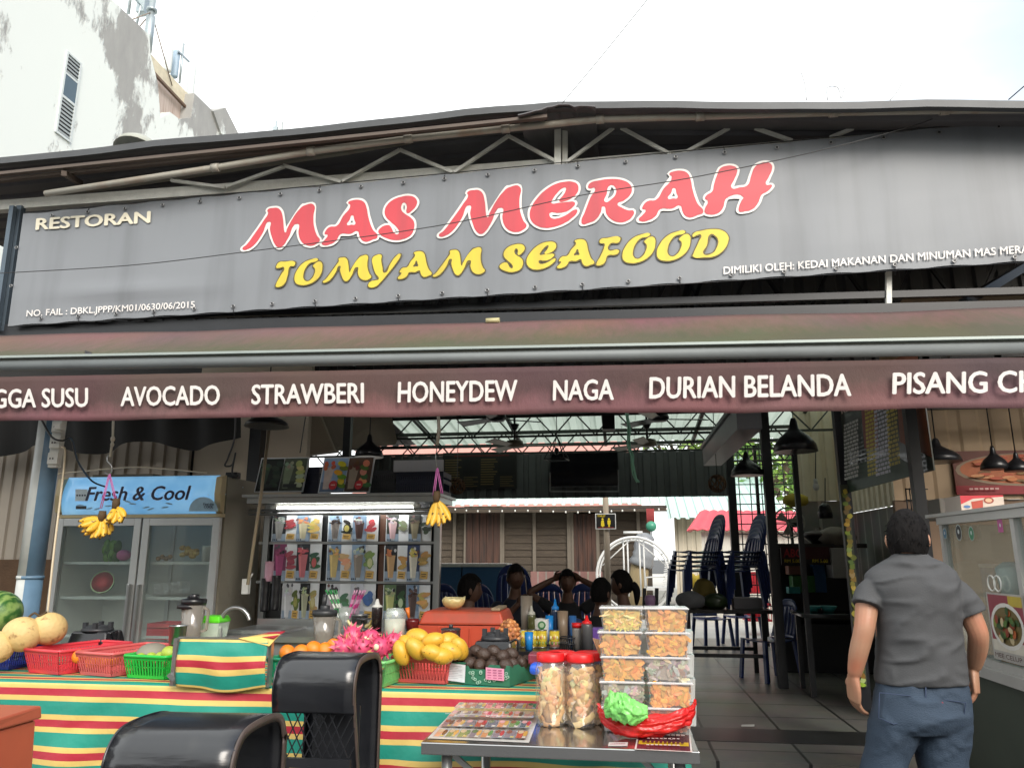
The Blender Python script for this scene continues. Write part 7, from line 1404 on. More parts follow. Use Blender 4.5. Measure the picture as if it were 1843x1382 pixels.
for x, f in ((.35, 1), (.66, 0)): A.ell(x, .64, .05, .07, 'd9c02a', 10); A.poly([(x-.09, .2), (x+.09, .2), (x+.06, .56), (x-.06, .56)] if f else [(x-.07, .3), (x+.07, .3), (x+.08, .56), (x-.08, .56)], 'd9c02a'); A.rect(x-.04, .14, x+.04, .3, 'd9c02a')
A.rect(.12, .08, .9, .11, 'a02a20'); A.build('figures', TS); text('sign_lettering', 'TOILET', o+u*.1+v*.78, o+u*.5+v*.78, v*.12, mat('yellow_print', C('d9c02a'), .5), TS, .02, .006)
# string lights
SL = thing('string_lights', 'string of small white bulbs along the eave of the plank house', 'string lights', at(950, 916, 18.2)); pts = [at(790, 910, 18.2), at(860, 916, 18.2), at(950, 915, 18.2), at(1040, 918, 18.2), at(1120, 915, 18.2), at(1200, 912, 18.2)]; cat_ = catrom(pts, 4); mb = MB(); mb.tube(cat_, .008, 5); mb.build('flex', black_pl, SL)
for p in cat_[::1]: mb = MB(); mb.ell(p+Vector((0, 0, -.05)), (.02, .02, .026), 8, 6); mb.build('bulb', white_pl, SL)
# hanging macrame with green ball, swing, wrapped trunk
HO = thing('hanging_ornament', 'red tassel ornament with a green ball hanging from the plank house eave', 'ornament', at(1170, 960, 17.8)); mb = MB()
for i in range(7): p = at(1164+i*2, 915, 17.8); mb.tube([p, p-Vector((0, 0, .42))], .014, 5)
mb.build('tassels', mat('red_cord', C('8a3535'), .8), HO); mb = MB(); mb.ell(at(1172, 947, 17.8), .12, 14, 10); mb.build('ball', mat('green_glass_ball', C('3f8a70'), .3), HO); mb = MB(); mb.tube([at(1172, 952, 17.8), at(1174, 985, 17.8)], .012, 5); mb.build('tail', black_pl, HO)
SW = thing('swing_chair', 'large white round swing chair frame in the rear yard', 'swing', at(1142, 1115, 16.5)); wp = mat('white_powder_coat', C('d5d5d2'), .4); c = at(1142, 1035, 16.5); r = (at(1210, 1035, 16.5).x-at(1074, 1035, 16.5).x)/2
mb = MB(); mb.tube([c+Vector((r*math.cos(t), 0, r*math.sin(t))) for t in [2*math.pi*i/40 for i in range(40)]], .028, 8, closed=True); mb.tube([c+Vector((r*.93*math.cos(t), .25, r*.93*math.sin(t))) for t in [2*math.pi*i/40 for i in range(40)]], .02, 8, closed=True)
for i in range(10): t = 2*math.pi*i/10; mb.tube([c+Vector((r*math.cos(t), 0, r*math.sin(t))), c+Vector((r*.93*math.cos(t), .25, r*.93*math.sin(t)))], .012, 6)
mb.build('ring', wp, SW); mb = MB()
for dx in (-.17, -.1, .1, .17): mb.tube([c+Vector((r*dx*1.6, .1, r*.95)), c+Vector((r*dx*1.6, .1, -r*.55))], .017, 6)
mb.tube([c+Vector((0, .1, r)), c+Vector((-r*.85, .1, r*.25))], .014, 6); mb.tube([c+Vector((0, .1, r)), c+Vector((r*.85, .1, r*.25))], .014, 6); mb.tube([c+Vector((-.2, .1, r+.1)), c+Vector((.2, .1, r+.1))], .03, 6); mb.build('hanger_bars', wp, SW)
mb = MB(); mb.box(c.x+r*.25, c.x+r*.85, c.y-.1, c.y+.3, c.z-r*.38, c.z-r*.3)
for i in range(12): z = c.z-r*.28+i*r*.055; mb.bar((c.x+r*.72+i*.006, c.y-.1, z), (c.x+r*.9, c.y-.05, z+.02), .018)
mb.tube([c+Vector((r*.3, -.1, -r*.3)), c+Vector((r*.3, -.1, -r*.05)), c+Vector((r*.8, -.1, -r*.02))], .016, 6); mb.build('seat', wp, SW)
mb = MB(); mb.box(c.x-.5, c.x+.5, c.y-.2, c.y+.4, .125, .18); mb.tube([c+Vector((-.3, .1, -r)), (c.x-.4, c.y+.1, .18)], .03, 6); mb.tube([c+Vector((.3, .1, -r)), (c.x+.4, c.y+.1, .18)], .03, 6); mb.build('foot', wp, SW)
WT = thing('wrapped_tree_trunk', 'tree trunk with its upper part wrapped in grey plastic sheet, behind the swing', 'tree', at(1150, 1090, 17.6)); p0, p1 = at(1140, 1085, 17.6), at(1152, 1018, 17.6); p0.z = .12; p2 = at(1160, 965, 17.6); mb = MB(); mb.tube([p0, p1], [.23, .2], 12); mb.build('trunk', mat('pale_bark', C('8d7d5d'), .85, bump=.5), WT); mb = MB(); mb.tube(catrom([p1, p1.lerp(p2, .5)+Vector((.03, 0, 0)), p2+Vector((0, 0, .08))], 5), [.24, .26, .25, .24, .25, .22, .23, .2, .21, .17, .1], 14)
for v in mb.v: v.x += .05*nz3((v.x*4, v.y*4, v.z*7)); v.y += .05*nz3((v.z*6, v.x*4, 3))
mb.build('plastic_wrap', mat('grey_plastic_sheet', C('7d8084'), .35, bump=.5, bscale=14), WT)
# red crates and yellow things in the yard
for lab, x0, y0, x1, y1 in (('red slatted crate in the yard seen through the mesh, upper one', 1348, 1030, 1390, 1068), ('red slatted crate in the yard seen through the mesh, lower one', 1344, 1086, 1388, 1118)): crate(lab, (x0, y0, x1, y1), 14.5, .5, red_b, 3)
mb = MB(); [mb.ell(at(1245+i*9, 1045+4*(i % 2), 14.8), (.1, .08, .14), 10, 8) for i in range(4)]; single(mb, 'yellow_sacks', 'yellow bundle standing in the yard behind the left chair stack', 'bundle', mat('yellow_sack', C('c9ad3a'), .7))
# ================================================================ dining room
def fan(lab, px, py, Y, m, rz):
    p = at(px, py, Y); t = thing('ceiling_fan', lab, 'fan', p, 'ceiling fans'); mb = MB(); mb.lathe([(.02, .07), (.11, .05), (.13, 0), (.1, -.04), (0, -.05)], p, 16); mb.build('motor', m, t); mb = MB(); mb.tube([p+Vector((0, 0, .05)), p+Vector((0, 0, .5))], .015, 6); mb.lathe([(.07, .28), (.03, .2)], p, 10); mb.build('rod', black_pl, t)
    for k in range(3):
        a = rz+k*2.094; d = Vector((math.cos(a), math.sin(a), 0)); s_ = Vector((-d.y, d.x, .25)).normalized(); mb = MB(); mb.hexa([p+d*.12-s_*.05-Vector((0, 0, .02)), p+d*.6-s_*.075-Vector((0, 0, .02)), p+d*.6+s_*.075-Vector((0, 0, .02)), p+d*.12+s_*.05-Vector((0, 0, .02))], [p+d*.12-s_*.05-Vector((0, 0, .012)), p+d*.6-s_*.075-Vector((0, 0, .012)), p+d*.6+s_*.075-Vector((0, 0, .012)), p+d*.12+s_*.05-Vector((0, 0, .012))]); mb.build('blade', m, t)
tanf = mat('tan_fan_blade', C('8a7f6a'), .4)
fan('pale ceiling fan left of centre, under the far end of the roof', 926, 800, 10.2, tanf, .1); fan('pale ceiling fan beside the green rope, under the far end of the roof', 1165, 798, 10.2, tanf, .3); fan('dark ceiling fan close under the valance, left of centre', 893, 752, 9.2, black_pl, .5); fan('dark ceiling fan close under the valance, right of the green rope', 1185, 752, 9.2, black_pl, .2)
random.seed(77)
def board(name, lab, cat, q, Y, bg, fn, parent_m=None):
    x0, y0, x1, y1 = q; o = at(x0, y1, Y); u = at(x1, y1, Y)-o; u.z = 0; v = Vector((0, 0, at(x0, y0, Y).z-o.z)); t = thing(name, lab, cat, o+u/2); mb = MB(); mb.prism([o, o+u, o+u+v, o+v], (0, .02, 0)); mb.build('board', bg, t); A = Art(o+Vector((0, -.0015, 0)), u, v, .0006); fn(A); A.build('print', t); return t
def menu_lines(A):
    A.rect(.15, .88, .9, .95, '5a1f1a')
    for c in (.03, .52):
        for i in range(11): A.rect(c, .78-i*.068, c+random.uniform(.16, .24), .81-i*.068, '6a5a38'); 
        for i in range(5): A.rect(c+.26, .3-i*.06, c+.26+random.uniform(.12, .2), .32-i*.06, '6a5a38')
    A.rect(.28, .45, .48, .78, '121212'); A.rect(.76, .4, .97, .78, '121212')
board('menu_board', 'wide black menu board with brown lettering on the rear tin wall', 'menu board', (796, 815, 930, 880), 12.28, mat('black_menu_board', (.012, .011, .01), .5), menu_lines)
TV = thing('television', 'large black television on the rear tin wall', 'television', at(1052, 876, 12.1)); a, b = at(990, 876, 12.1), at(1112, 810, 12.1); mb = MB(); mb.box(a.x, b.x, 12.1, 12.16, a.z, b.z); mb.build('casing', black_pl, TV, bevel=.006); mb = MB(); mb.box(a.x+.015, b.x-.015, 12.094, 12.098, a.z+.02, b.z-.015); mb.build('screen', mat('tv_screen', (.006, .006, .008), .08, var=0), TV)
mb = MB(); mb.bar(at(990, 884, 12.05), at(1114, 884, 12.05), .02); mb.bar(at(1113, 884, 12.05), at(1113, 845, 12.05), .02); mb.bar(at(990, 884, 12.05), at(990, 850, 12.05), .02); mb.build('mount', steel, TV)
box_thing('loudspeaker', 'black loudspeaker hanging high under the roof above the television', 'speaker', 1084, 745, 1106, 772, 9.6, .2, black_pl)
CL = thing('wire_pendant', 'pyramid wire frame pendant lamp hanging in front of the television', 'lamp', at(1002, 830, 9.0)); mb = MB(); p = at(1002, 785, 9.0); q = at(1002, 827, 9.0); rr_ = .17; ring_ = [q+Vector((rr_*math.cos(t), rr_*math.sin(t), 0)) for t in [math.pi/2*i+.6 for i in range(4)]]
for e in ring_: mb.tube([p, e], .007, 5)
mb.tube(ring_, .007, 5, closed=True); mb.tube([p, p+Vector((0, 0, .6))], .005, 5); mb.ell(q+Vector((0, 0, .1)), (.03, .03, .045), 8, 6); mb.build('wire_frame', black_pl, CL)
def rattan(lab, px, py, Y, r, m):
    c = at(px, py, Y); t = thing('rattan_ball_lamp', lab, 'lamp', c, 'woven ball lamps'); mb = MB()
    for k in range(9):
        ax = Vector((math.cos(k*1.3), math.sin(k*1.3), math.sin(k*2.1)*.8)).normalized(); u = ax.orthogonal().normalized(); v = ax.cross(u); mb.tube([c+(u*math.cos(s)+v*math.sin(s))*r for s in [2*math.pi*i/18 for i in range(18)]], .008, 5, closed=True)
    mb.build('weave', m, t); mb = MB(); mb.tube([c+Vector((0, 0, r)), c+Vector((0, 0, r+1.0))], .005, 5); mb.build('flex', black_pl, t)
rat = mat('brown_rattan', C('6a4f38'), .8); rattan('woven brown ball lamp in front of the menu board', 823, 875, 9.6, .1, rat); rattan('woven ball lamp near the left end of the mesh screen', 1291, 870, 9.6, .105, rat)
mb = MB(); pr_pts = [(1128, 742), (1132, 775), (1131, 800), (1137, 820), (1140, 850), (1148, 868)]
for i in range(3): mb.tube(catrom([at(x+2.5*math.sin(k*2+i*2), y, 5.6+.01*i) for k, (x, y) in enumerate(pr_pts)], 4), .007, 5)
single(mb, 'green_rope', 'frayed pale green rope hanging down in front of the tin wall', 'rope', mat('pale_green_rope', C('7fb39a'), .8))
# freezers and plastic chairs behind the diners
bluf = mat('blue_freezer_paint', C('3f6a95'), .4, var=.15); 
for lab, x0, x1 in (('small blue chest with a white rim behind the diners, left one', 785, 830), ('larger blue chest with a white rim behind the diners', 832, 912)):
    a, b = at(x0, 1060, 11.8), at(x1, 1014, 11.8); t = thing('blue_chest', lab, 'chest', (a+b)/2, 'blue chests'); mb = MB(); mb.box(a.x, b.x, 11.8, 12.3, .152, b.z-.05); mb.build('cabinet', bluf, t); mb = MB(); mb.box(a.x-.01, b.x+.01, 11.79, 12.31, b.z-.049, b.z); mb.build('rim', white_pl, t)
navy_ch = mat('navy_chair_plastic', (.022, .04, .15), .3, var=.2, scale=5)
def chair_proto(lab, m):
    t = thing('plastic_chair', lab, 'chair', (0, 0, 0), 'navy plastic chairs'); mb = MB()     # faces -Y
    mb.sheet(10, 8, lambda u, v: Vector(((-.21+.42*u)*(1-.06*v), -.22+.42*v, .43-.012*math.sin(math.pi*u)-.02*math.sin(math.pi*v)))); mb.build('seat', m, t, solid=.012)
    mb = MB(); bk = lambda u, v: Vector(((-.2+.4*u)*(1-.25*v**3), .2+.1*v+.03*math.sin(math.pi*u), .44+.42*v-.08*v*abs(2*u-1)**3)); ks = None
    for i in range(6):
        u0, u1 = i/6+.012, (i+1)/6-.012
        kk = mb.av([p for j in range(9) for p in (bk(u0, .08+j*.09), bk(u1, .08+j*.09))]); [mb.fc((kk+2*j, kk+2*j+1, kk+2*j+3, kk+2*j+2), True) for j in range(8)]
    mb.sheet(12, 3, lambda u, v: bk(u, .8+.2*v)); mb.sheet(12, 2, lambda u, v: bk(u, .0+.1*v)); mb.build('backrest', m, t, solid=.012)
    for x, y, lx, ly in ((-.19, -.2, -.225, -.23), (.19, -.2, .225, -.23), (-.18, .2, -.215, .25), (.18, .2, .215, .25)): mb = MB(); mb.bar((x, y, .43), (lx, ly, 0), .045, .03); mb.build('leg', m, t)
    return t
CH0 = chair_proto('single navy plastic chair standing on the floor right of the loaded table', navy_ch); CHP = atz(1388, 1222, .154); place(CH0, (CHP.x, CHP.y, .152), R(-62))
def chair(lab, loc, rz): o = copy_tree(CH0); o['label'] = lab; return place(o, loc, rz)
TBz = at(1300, 1097, 9.0).z
DT = thing('dining_table', 'black table carrying two stacks of navy plastic chairs and bags', 'table', (at(1300, 1097, 9.3).x, 9.4, .15)); xa, xb = at(1222, 1097, 9.0).x, at(1392, 1097, 9.0).x; mb = MB(); mb.box(xa, xb, 9.0, 9.85, TBz-.04, TBz); mb.build('table_top', mat('dark_table_top', (.03, .028, .026), .3), DT, bevel=.005)
for x in (xa+.1, xb-.1):
    for y in (9.08, 9.77): mb = MB(); mb.bar((x, y, .152), (x, y, TBz-.04), .05); mb.build('leg', black_steel, DT)
for y in (9.08, 9.77): mb = MB(); mb.bar((xa+.1, y, .42), (xb-.1, y, .42), .04); mb.build('stretcher', black_steel, DT)
ORD = ('lowest', 'second', 'third', 'fourth', 'topmost')
for nm, px in (('left', 1248), ('right', 1323)):
    x = at(px, 1060, 9.45).x
    for i in range(5): chair(f'navy plastic chair, {ORD[i]} of the {nm} stack standing on the black table', (x+i*.018, 9.45, TBz+.002+i*.052), R(-68))
for lab, px, py in (('navy plastic chair standing on the floor behind the black table, left one', 1283, 1165), ('navy plastic chair standing on the floor behind the black table, right one', 1338, 1160)): p = atz(px, py, .154); chair(lab, (p.x, p.y, .152), R(20))
for lab, px, py, Y, rz in (('navy plastic chair behind the man in profile, leftmost of the row', 815, 1047, 9.0, 170), ('navy plastic chair back showing between the two left diners', 872, 1047, 9.0, 175), ('dark navy plastic chair with a tall rounded back behind the second diner', 931, 1013, 8.4, 180), ('navy plastic chair back left of the diner with raised arms', 988, 1046, 9.0, 185), ('navy plastic chair back right of the diner with raised arms', 1046, 1046, 9.0, 190)):
    p = at(px, py, Y); chair(lab, (p.x, Y, p.z-.87), R(rz))
# things lying on the black table
def lump(nm, lab, cat, px, py, Y, r, m, seed=0): mb = MB(); c = at(px, py, Y); c.z = TBz+r[2]*.92; mb.ell(c, r, 20, 12, lambda d: 1+.12*nz3((d.x*2+seed, d.y*2, d.z*2))+.03*nz3((d.x*7, d.y*7+seed, d.z*7))); return single(mb, nm, lab, cat, m)
lump('grey_bag', 'lumpy grey bag at the left end of the black table', 'bag', 1243, 1082, 9.12, (.17, .12, .1), mat('grey_bag_cloth', C('6d6f73'), .8), 1); lump('olive_sack', 'olive green sack behind the grey bag on the black table', 'sack', 1268, 1068, 9.35, (.14, .12, .17), mat('olive_sack_cloth', C('77682f'), .8), 2); lump('dark_melon', 'dark green melon on the black table beside the olive sack', 'melon', 1287, 1088, 9.12, (.14, .11, .09), mat('dark_green_rind', (.03, .05, .02), .3), 3)
box_thing('grey_carton', 'flat grey carton with a red stripe on the right of the black table', 'carton', 1322, 1076, 1372, 1096, 9.1, .25, mat('grey_carton_card', C('77757a'), .7))
# condiment table
ZCt = at(990, 1168, 5.25).z; CTB = thing('condiment_table', 'low black table of cans, cups and sauce bottles behind the avocado box', 'table', at(990, 1200, 5.4)); xa, xb = at(912, 1168, 5.2).x, at(1150, 1168, 5.2).x; mb = MB(); mb.box(xa, xb, 5.12, 5.62, ZCt-.05, ZCt); mb.build('table_top', black_pl, CTB)
for x in (xa+.05, xb-.05): mb = MB(); mb.bar((x, 5.35, 0), (x, 5.35, ZCt-.05), .05); mb.build('leg', black_steel, CTB)
CANL = ('leftmost yellow tin can, next to the pineapple', 'second yellow tin can from the left', 'third yellow tin can from the left', 'rightmost yellow tin can with a pinkish base, standing apart')
for lab, px in zip(CANL, (940, 958, 975, 998)):
    p = at(px, 1166, 5.35); p.z = ZCt+.001; t = thing('tin_can', lab, 'can', p, 'yellow tin cans'); mb = MB(); mb.col = C('cdb63a'); h = .112; mb.lathe([(.034, .004), (.034, h-.004)], p, 18)
    for i in range(7): a = -math.pi/2+(i-3)*.33; mb.col = C(('9aa04a', 'e0d9b0', '5a7a3a', 'c98a5a')[i % 4]); q = p+Vector((.0344*math.cos(a), .0344*math.sin(a), .03+.035*(i % 2))); mb.ell(q, (.008, .004, .012), 8, 6)
    if 'pinkish' in lab: mb.col = C('b07a6a'); mb.lathe([(.0345, .004), (.0345, .04)], p, 18)
    mb.build('label', artmat('can_label', .35), t); mb = MB(); mb.lathe([(.0355, 0), (.0355, .006), (.033, .005)], p, 18); mb.lathe([(.033, h-.006), (.0355, h-.004), (.0355, h), (.031, h-.003), (0, h-.003)], p, 18); mb.build('rims', steel, t)
bluc = plas('bright_blue_plastic', '1f7fc9')
def ccup(lab, px, py, Y, r, h, m, nm='plastic_cup', cat='cup', tap=1.2): p = at(px, py, Y); p.z = ZCt+.001; mb = MB(); mb.lathe([(r, 0), (r*tap, h), (r*tap*.94, h), (r*.9, .005)], p, 16); return single(mb, nm, lab, cat, m)
ccup('bright blue plastic cup standing in front of the yellow cans', 952, 1178, 5.2, .024, .11, bluc); ccup('bright blue cup in the back row, left of the beige cup', 989, 1140, 5.55, .024, .19, bluc); ccup('blue cup in the back row, right of the beige cup', 1031, 1138, 5.55, .022, .19, plas('dull_blue_plastic', '2f5f95')); ccup('beige cup in the back row between two blue cups', 1013, 1138, 5.56, .032, .22, plas('beige_plastic', '8d7a66'))
ccup('tall grey beige tumbler behind the white tub', 948, 1138, 5.58, .04, .32, plas('grey_beige_plastic', '847a6d'), tap=1.05); ccup('clear cup left of the yellow cans', 930, 1166, 5.3, .028, .11, clear)
ccup('white plastic tub with a green picture, behind the cans', 974, 1140, 5.52, .05, .17, white_pl, 'plastic_tub', 'tub', 1.1)
A = Art(at(968, 1132, 5.462), Vector((.055, 0, 0)), Vector((0, 0, .055))); A.ell(.5, .5, .5, .5, '3f7a4a', 14); A.ell(.5, .5, .3, .3, 'a9c0a0', 10); tag(A.build('tub_sticker'), 'round green picture sticker on the white tub', 'sticker')
def cbot(lab, px, Y, r, h, m, capm, dz_=0): p = at(px, 1166, Y); p.z = ZCt+.001; t = thing('sauce_bottle', lab, 'bottle', p, 'bottles on the condiment table'); mb = MB(); mb.lathe([(r, 0), (r, h*.7), (r*.85, h*.78), (r*.4, h*.82)], p, 16); mb.build('bottle_body', m, t); mb = MB(); mb.lathe([(r*.9, h*.74), (r*.85, h*.82), (r*.4, h*.86), (r*.18, h), (0, h)], p, 14); mb.build('cap', capm, t)
cbot('grey squeeze bottle with a red nozzle beside the tub stacks', 1057, 5.2, .037, .22, plas('smoky_grey_bottle', '4a4a4c'), redlid); cbot('olive glass bottle behind the cans', 957, 5.5, .03, .26, mat('olive_glass', (.08, .085, .03), .15), mat('pale_cap', C('b5b5a8'), .5)); cbot('dark blue water bottle with a striped neck in the back row', 1000, 5.6, .03, .3, mat('dark_blue_bottle', (.02, .04, .09), .2), bluc)
JR = thing('candy_jar', 'small jar with a red lid left of the grey squeeze bottle', 'jar', at(1040, 1166, 5.25)); p = at(1040, 1166, 5.28); p.z = ZCt+.001; mb = MB(); mb.lathe([(.034, 0), (.036, .13), (.034, .135), (0, .135)], p, 16); mb.build('jar_body', mat('greyish_jar', C('8a8580'), .3), JR); mb = MB(); mb.lathe([(.038, .136), (.038, .165), (0, .167)], p, 16); mb.build('lid', redlid, JR)
box_thing('purple_box', 'small purple box behind the grey squeeze bottle', 'box', 1066, 1130, 1086, 1152, 5.45, .1, plas('purple_plastic', '6a4a9a')); box_thing('blue_bag', 'bright blue plastic bag on the counter right of the avocado box', 'bag', 952, 1195, 975, 1215, 4.0, .1, plas('blue_film', '2f5fd0'), .02); box_thing('maroon_packet', 'maroon and pink packets stacked behind the rear snack jars', 'packets', 950, 1178, 1062, 1196, 4.15, .12, mat('maroon_packet_film', C('7a3040'), .4, var=.5, scale=30), .01)
WB = thing('wire_basket', 'small black wire basket right of the tin cans', 'basket', at(1020, 1168, 5.2)); a, b = at(1008, 1180, 5.18), at(1034, 1158, 5.18); mb = MB(); a.z = ZCt+.002
for z in (a.z, a.z+.04, a.z+.075): mb.tube([(a.x, 5.18, z), (b.x, 5.18, z), (b.x, 5.3, z), (a.x, 5.3, z)], .004, 5, closed=True)
for i in range(8): x = a.x+(b.x-a.x)*i/7; mb.tube([(x, 5.18, a.z), (x, 5.18, a.z+.075)], .003, 4)
mb.build('wires', black_steel, WB)
# ---- diners
dim_skin = mat('shaded_skin', C('5d4031'), .55, var=.08); blk_cloth = mat('black_cloth', (.012, .012, .014), .85, var=.3); nvy_cloth = mat('navy_cloth', (.012, .016, .03), .85, var=.3)  # diners' skin colour darkened to stand in for backlit shade
def diner(lab, px, py, Y, face, hair_len, cloth, arms, s=1.0, lean=0):
    """seated person; px, py = middle of the head"""
    c = at(px, py, Y); t = thing('person', lab, 'person', (c.x, Y, .15), 'people eating at the table'); f = Vector(face).normalized(); r = Vector((f.y, -f.x, 0)).normalized(); ch = c+Vector((0, 0, -.36))-f*.05; pel = c+Vector((0, 0, -.74))-f*.08; sh = [c+r*(sx*.185)+Vector((0, 0, -.245))-f*.03 for sx in (-1, 1)]
    mb = MB(); me_to_mb(mb, skin_mesh('torso', [(pel, (.14, .12)), (ch+Vector((0, 0, -.15)), (.14, .11)), (ch, (.15, .11)), (c+Vector((0, 0, -.22))-f*.03, (.09, .07)), (c+Vector((0, 0, -.14))-f*.015, .055), (c+Vector((0, 0, -.05)), .055)], [(i, i+1) for i in range(5)]))
    cl = MB(); me_to_mb(cl, skin_mesh('top', [(pel, (.165, .14)), (ch+Vector((0, 0, -.15)), (.165, .13)), (ch, (.172, .13)), (c+Vector((0, 0, -.225))-f*.03, (.125, .085)), (c+Vector((0, 0, -.165))-f*.02, .068)], [(i, i+1) for i in range(4)]))
    for S_, (el, wr) in zip(sh, arms):
        el = c+r*el[0]+f*el[1]+Vector((0, 0, el[2])); wr = c+r*wr[0]+f*wr[1]+Vector((0, 0, wr[2]))
        me_to_mb(mb, skin_mesh('arm', [(S_, .05), (S_.lerp(el, .5), .047), (el, .04), (el.lerp(wr, .4), .038), (wr, .028)], [(i, i+1) for i in range(4)])); me_to_mb(cl, skin_mesh('sleeve', [(S_.lerp(ch, .25), .075), (S_, .068), (S_.lerp(el, .62), .06)], [(0, 1), (1, 2)], sub=1)); d = (wr-el).normalized(); hand(mb, wr-d*.01, d, f.cross(d)+Vector((0, .01, 0)), (f+Vector((0, 0, -.4))), .5, .95)
    for sx in (-1, 1):
        kn = pel+f*.42+r*(sx*.12)+Vector((0, 0, .04)); an = kn+f*.03; an.z = .2; me_to_mb(cl, skin_mesh('leg', [(pel+r*(sx*.08), .1), (kn, .065), (kn.lerp(an, .5), .058), (an, .045)], [(0, 1), (1, 2), (2, 3)], sub=1))
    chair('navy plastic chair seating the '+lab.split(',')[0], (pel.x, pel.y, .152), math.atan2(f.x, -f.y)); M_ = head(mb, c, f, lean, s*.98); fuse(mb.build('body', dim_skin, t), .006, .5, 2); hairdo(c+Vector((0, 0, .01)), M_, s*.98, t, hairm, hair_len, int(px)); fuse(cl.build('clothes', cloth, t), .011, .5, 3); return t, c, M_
tbl_arm = [((-.27, .12, -.5), (-.14, .34, -.5)), ((.27, .12, -.5), (.14, .34, -.5))]
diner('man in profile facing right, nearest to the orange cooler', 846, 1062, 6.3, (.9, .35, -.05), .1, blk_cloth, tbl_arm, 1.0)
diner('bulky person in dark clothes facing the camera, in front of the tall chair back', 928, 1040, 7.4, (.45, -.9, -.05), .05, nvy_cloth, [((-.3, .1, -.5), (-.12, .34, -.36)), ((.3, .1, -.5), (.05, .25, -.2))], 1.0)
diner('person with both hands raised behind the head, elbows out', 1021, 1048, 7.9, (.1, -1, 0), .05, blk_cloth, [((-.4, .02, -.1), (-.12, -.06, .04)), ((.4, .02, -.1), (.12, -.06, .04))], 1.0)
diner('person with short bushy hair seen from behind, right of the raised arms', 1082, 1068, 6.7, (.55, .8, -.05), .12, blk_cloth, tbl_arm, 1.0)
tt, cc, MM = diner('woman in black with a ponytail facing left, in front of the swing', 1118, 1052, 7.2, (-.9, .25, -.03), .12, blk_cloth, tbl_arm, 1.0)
mb = MB(); mb.tube(catrom([cc+MM @ Vector((0, -.1, .01)), cc+MM @ Vector((0, -.14, -.06)), cc+MM @ Vector((0, -.13, -.18))], 4), [.03, .036, .038, .036, .034, .03, .025, .018, .008], 10); mb.build('ponytail', hairm, tt)
ET = thing('meal_table', 'dark table around which the group of people sits', 'table', (at(985, 1110, 7.0).x, 7.0, .15)); x = at(985, 1110, 7.0).x; mb = MB(); mb.box(x-.75, x+.75, 6.72, 7.25, .84, .88); mb.build('table_top', mat('dark_table_top', (.03, .028, .026), .3), ET)
for dx in (-.65, .65): mb = MB(); mb.bar((x+dx, 7.0, .152), (x+dx, 7.0, .84), .06); mb.build('leg', black_steel, ET)
p = at(1170, 1078, 6.6); mb = MB(); mb.lathe([(.03, -.12), (.045, 0), (.04, .03), (0, .035)], p, 14); CP_ = single(mb, 'dispenser_cup', 'translucent mauve cup hanging between two dark posts by the swing', 'cup', mat('mauve_clear_cup', C('8a6a8a'), .3))
mb = MB(); [mb.bar(at(px, 1058, 6.65), at(px-1, 1105, 6.65), .03) for px in (1160, 1182)]; single(mb, 'small_stand', 'pair of short dark uprights holding the mauve cup', 'stand', black_steel)
# ================================================================ right-hand kitchen
YKi = 9.8
KC = thing('kitchen_counter', 'dark kitchen counter with glass front beneath the ABC sign', 'counter', at(1465, 1120, YKi)); a, b = at(1408, 1110, YKi), at(1560, 978, YKi); zk = b.z; mb = MB(); mb.box(a.x, b.x, YKi, YKi+.6, zk-.05, zk); mb.box(a.x, b.x, YKi+.02, YKi+.6, .75, .79); mb.build('worktops', mat('dark_table_top', (.03, .028, .026), .3), KC); mb = MB(); mb.box(a.x, b.x, YKi+.5, YKi+.6, .152, zk-.05); mb.build('back_panel', mat('dark_panel', (.03, .03, .033), .5), KC); mb = MB(); mb.box(a.x, b.x, YKi+.04, YKi+.06, .152, .7); mb.build('front_panel', mat('dark_panel', (.03, .03, .033), .5), KC)
def abc(A): A.rect(.0, .3, 1, 1, '3d1216'); A.rect(0, 0, 1, .3, '120c0a')
AB_ = board('abc_sign', 'maroon sign with ABC in red letters on the kitchen counter front', 'sign', (1407, 984, 1502, 1016), YKi-.03, mat('sign_board', (.02, .02, .02), .5), abc)
o1 = at(1410, 1002, YKi-.04); text('sign_lettering', 'ABC', o1, at(1443, 1002, YKi-.04), at(1410, 987, YKi-.04)-o1, mat('red_print', C('b5303a'), .5), AB_, .03, .004); 
o1 = at(1412, 1012, YKi-.04); text('sign_lettering', 'RM 5.00', o1, at(1440, 1012, YKi-.04), at(1412, 1006, YKi-.04)-o1, mat('yellow_print', C('d9c02a'), .5), AB_, .01, .004); o1 = at(1462, 1012, YKi-.04); text('sign_lettering', 'RM 5.00', o1, at(1490, 1012, YKi-.04), at(1462, 1006, YKi-.04)-o1, mat('yellow_print', C('d9c02a'), .5), AB_, .01, .004)
bx = lambda *a_, **k: box_thing(*a_, **k)
bx('green_box', 'green plastic box inside the kitchen counter', 'box', 1428, 1036, 1466, 1066, YKi+.15, .2, plas('dark_green_plastic', '2f6a2f')); bx('peach_box', 'peach coloured box above the green one in the kitchen counter', 'box', 1420, 1018, 1450, 1034, YKi+.2, .2, plas('peach_plastic', 'a07060')); bx('teal_tub', 'teal tub at the left of the green box', 'tub', 1420, 1056, 1440, 1068, YKi+.1, .15, plas('teal_plastic', '2f8a8a')); bx('blue_canister', 'tall blue canister right of the green box', 'canister', 1467, 1010, 1484, 1066, YKi+.2, .15, plas('mid_blue_plastic', '2a5a8a')); bx('white_machine', 'white kitchen machine at the right of the counter', 'machine', 1500, 986, 1524, 1040, YKi-.1, .3, plas('dull_white_plastic', '8f8c88'))
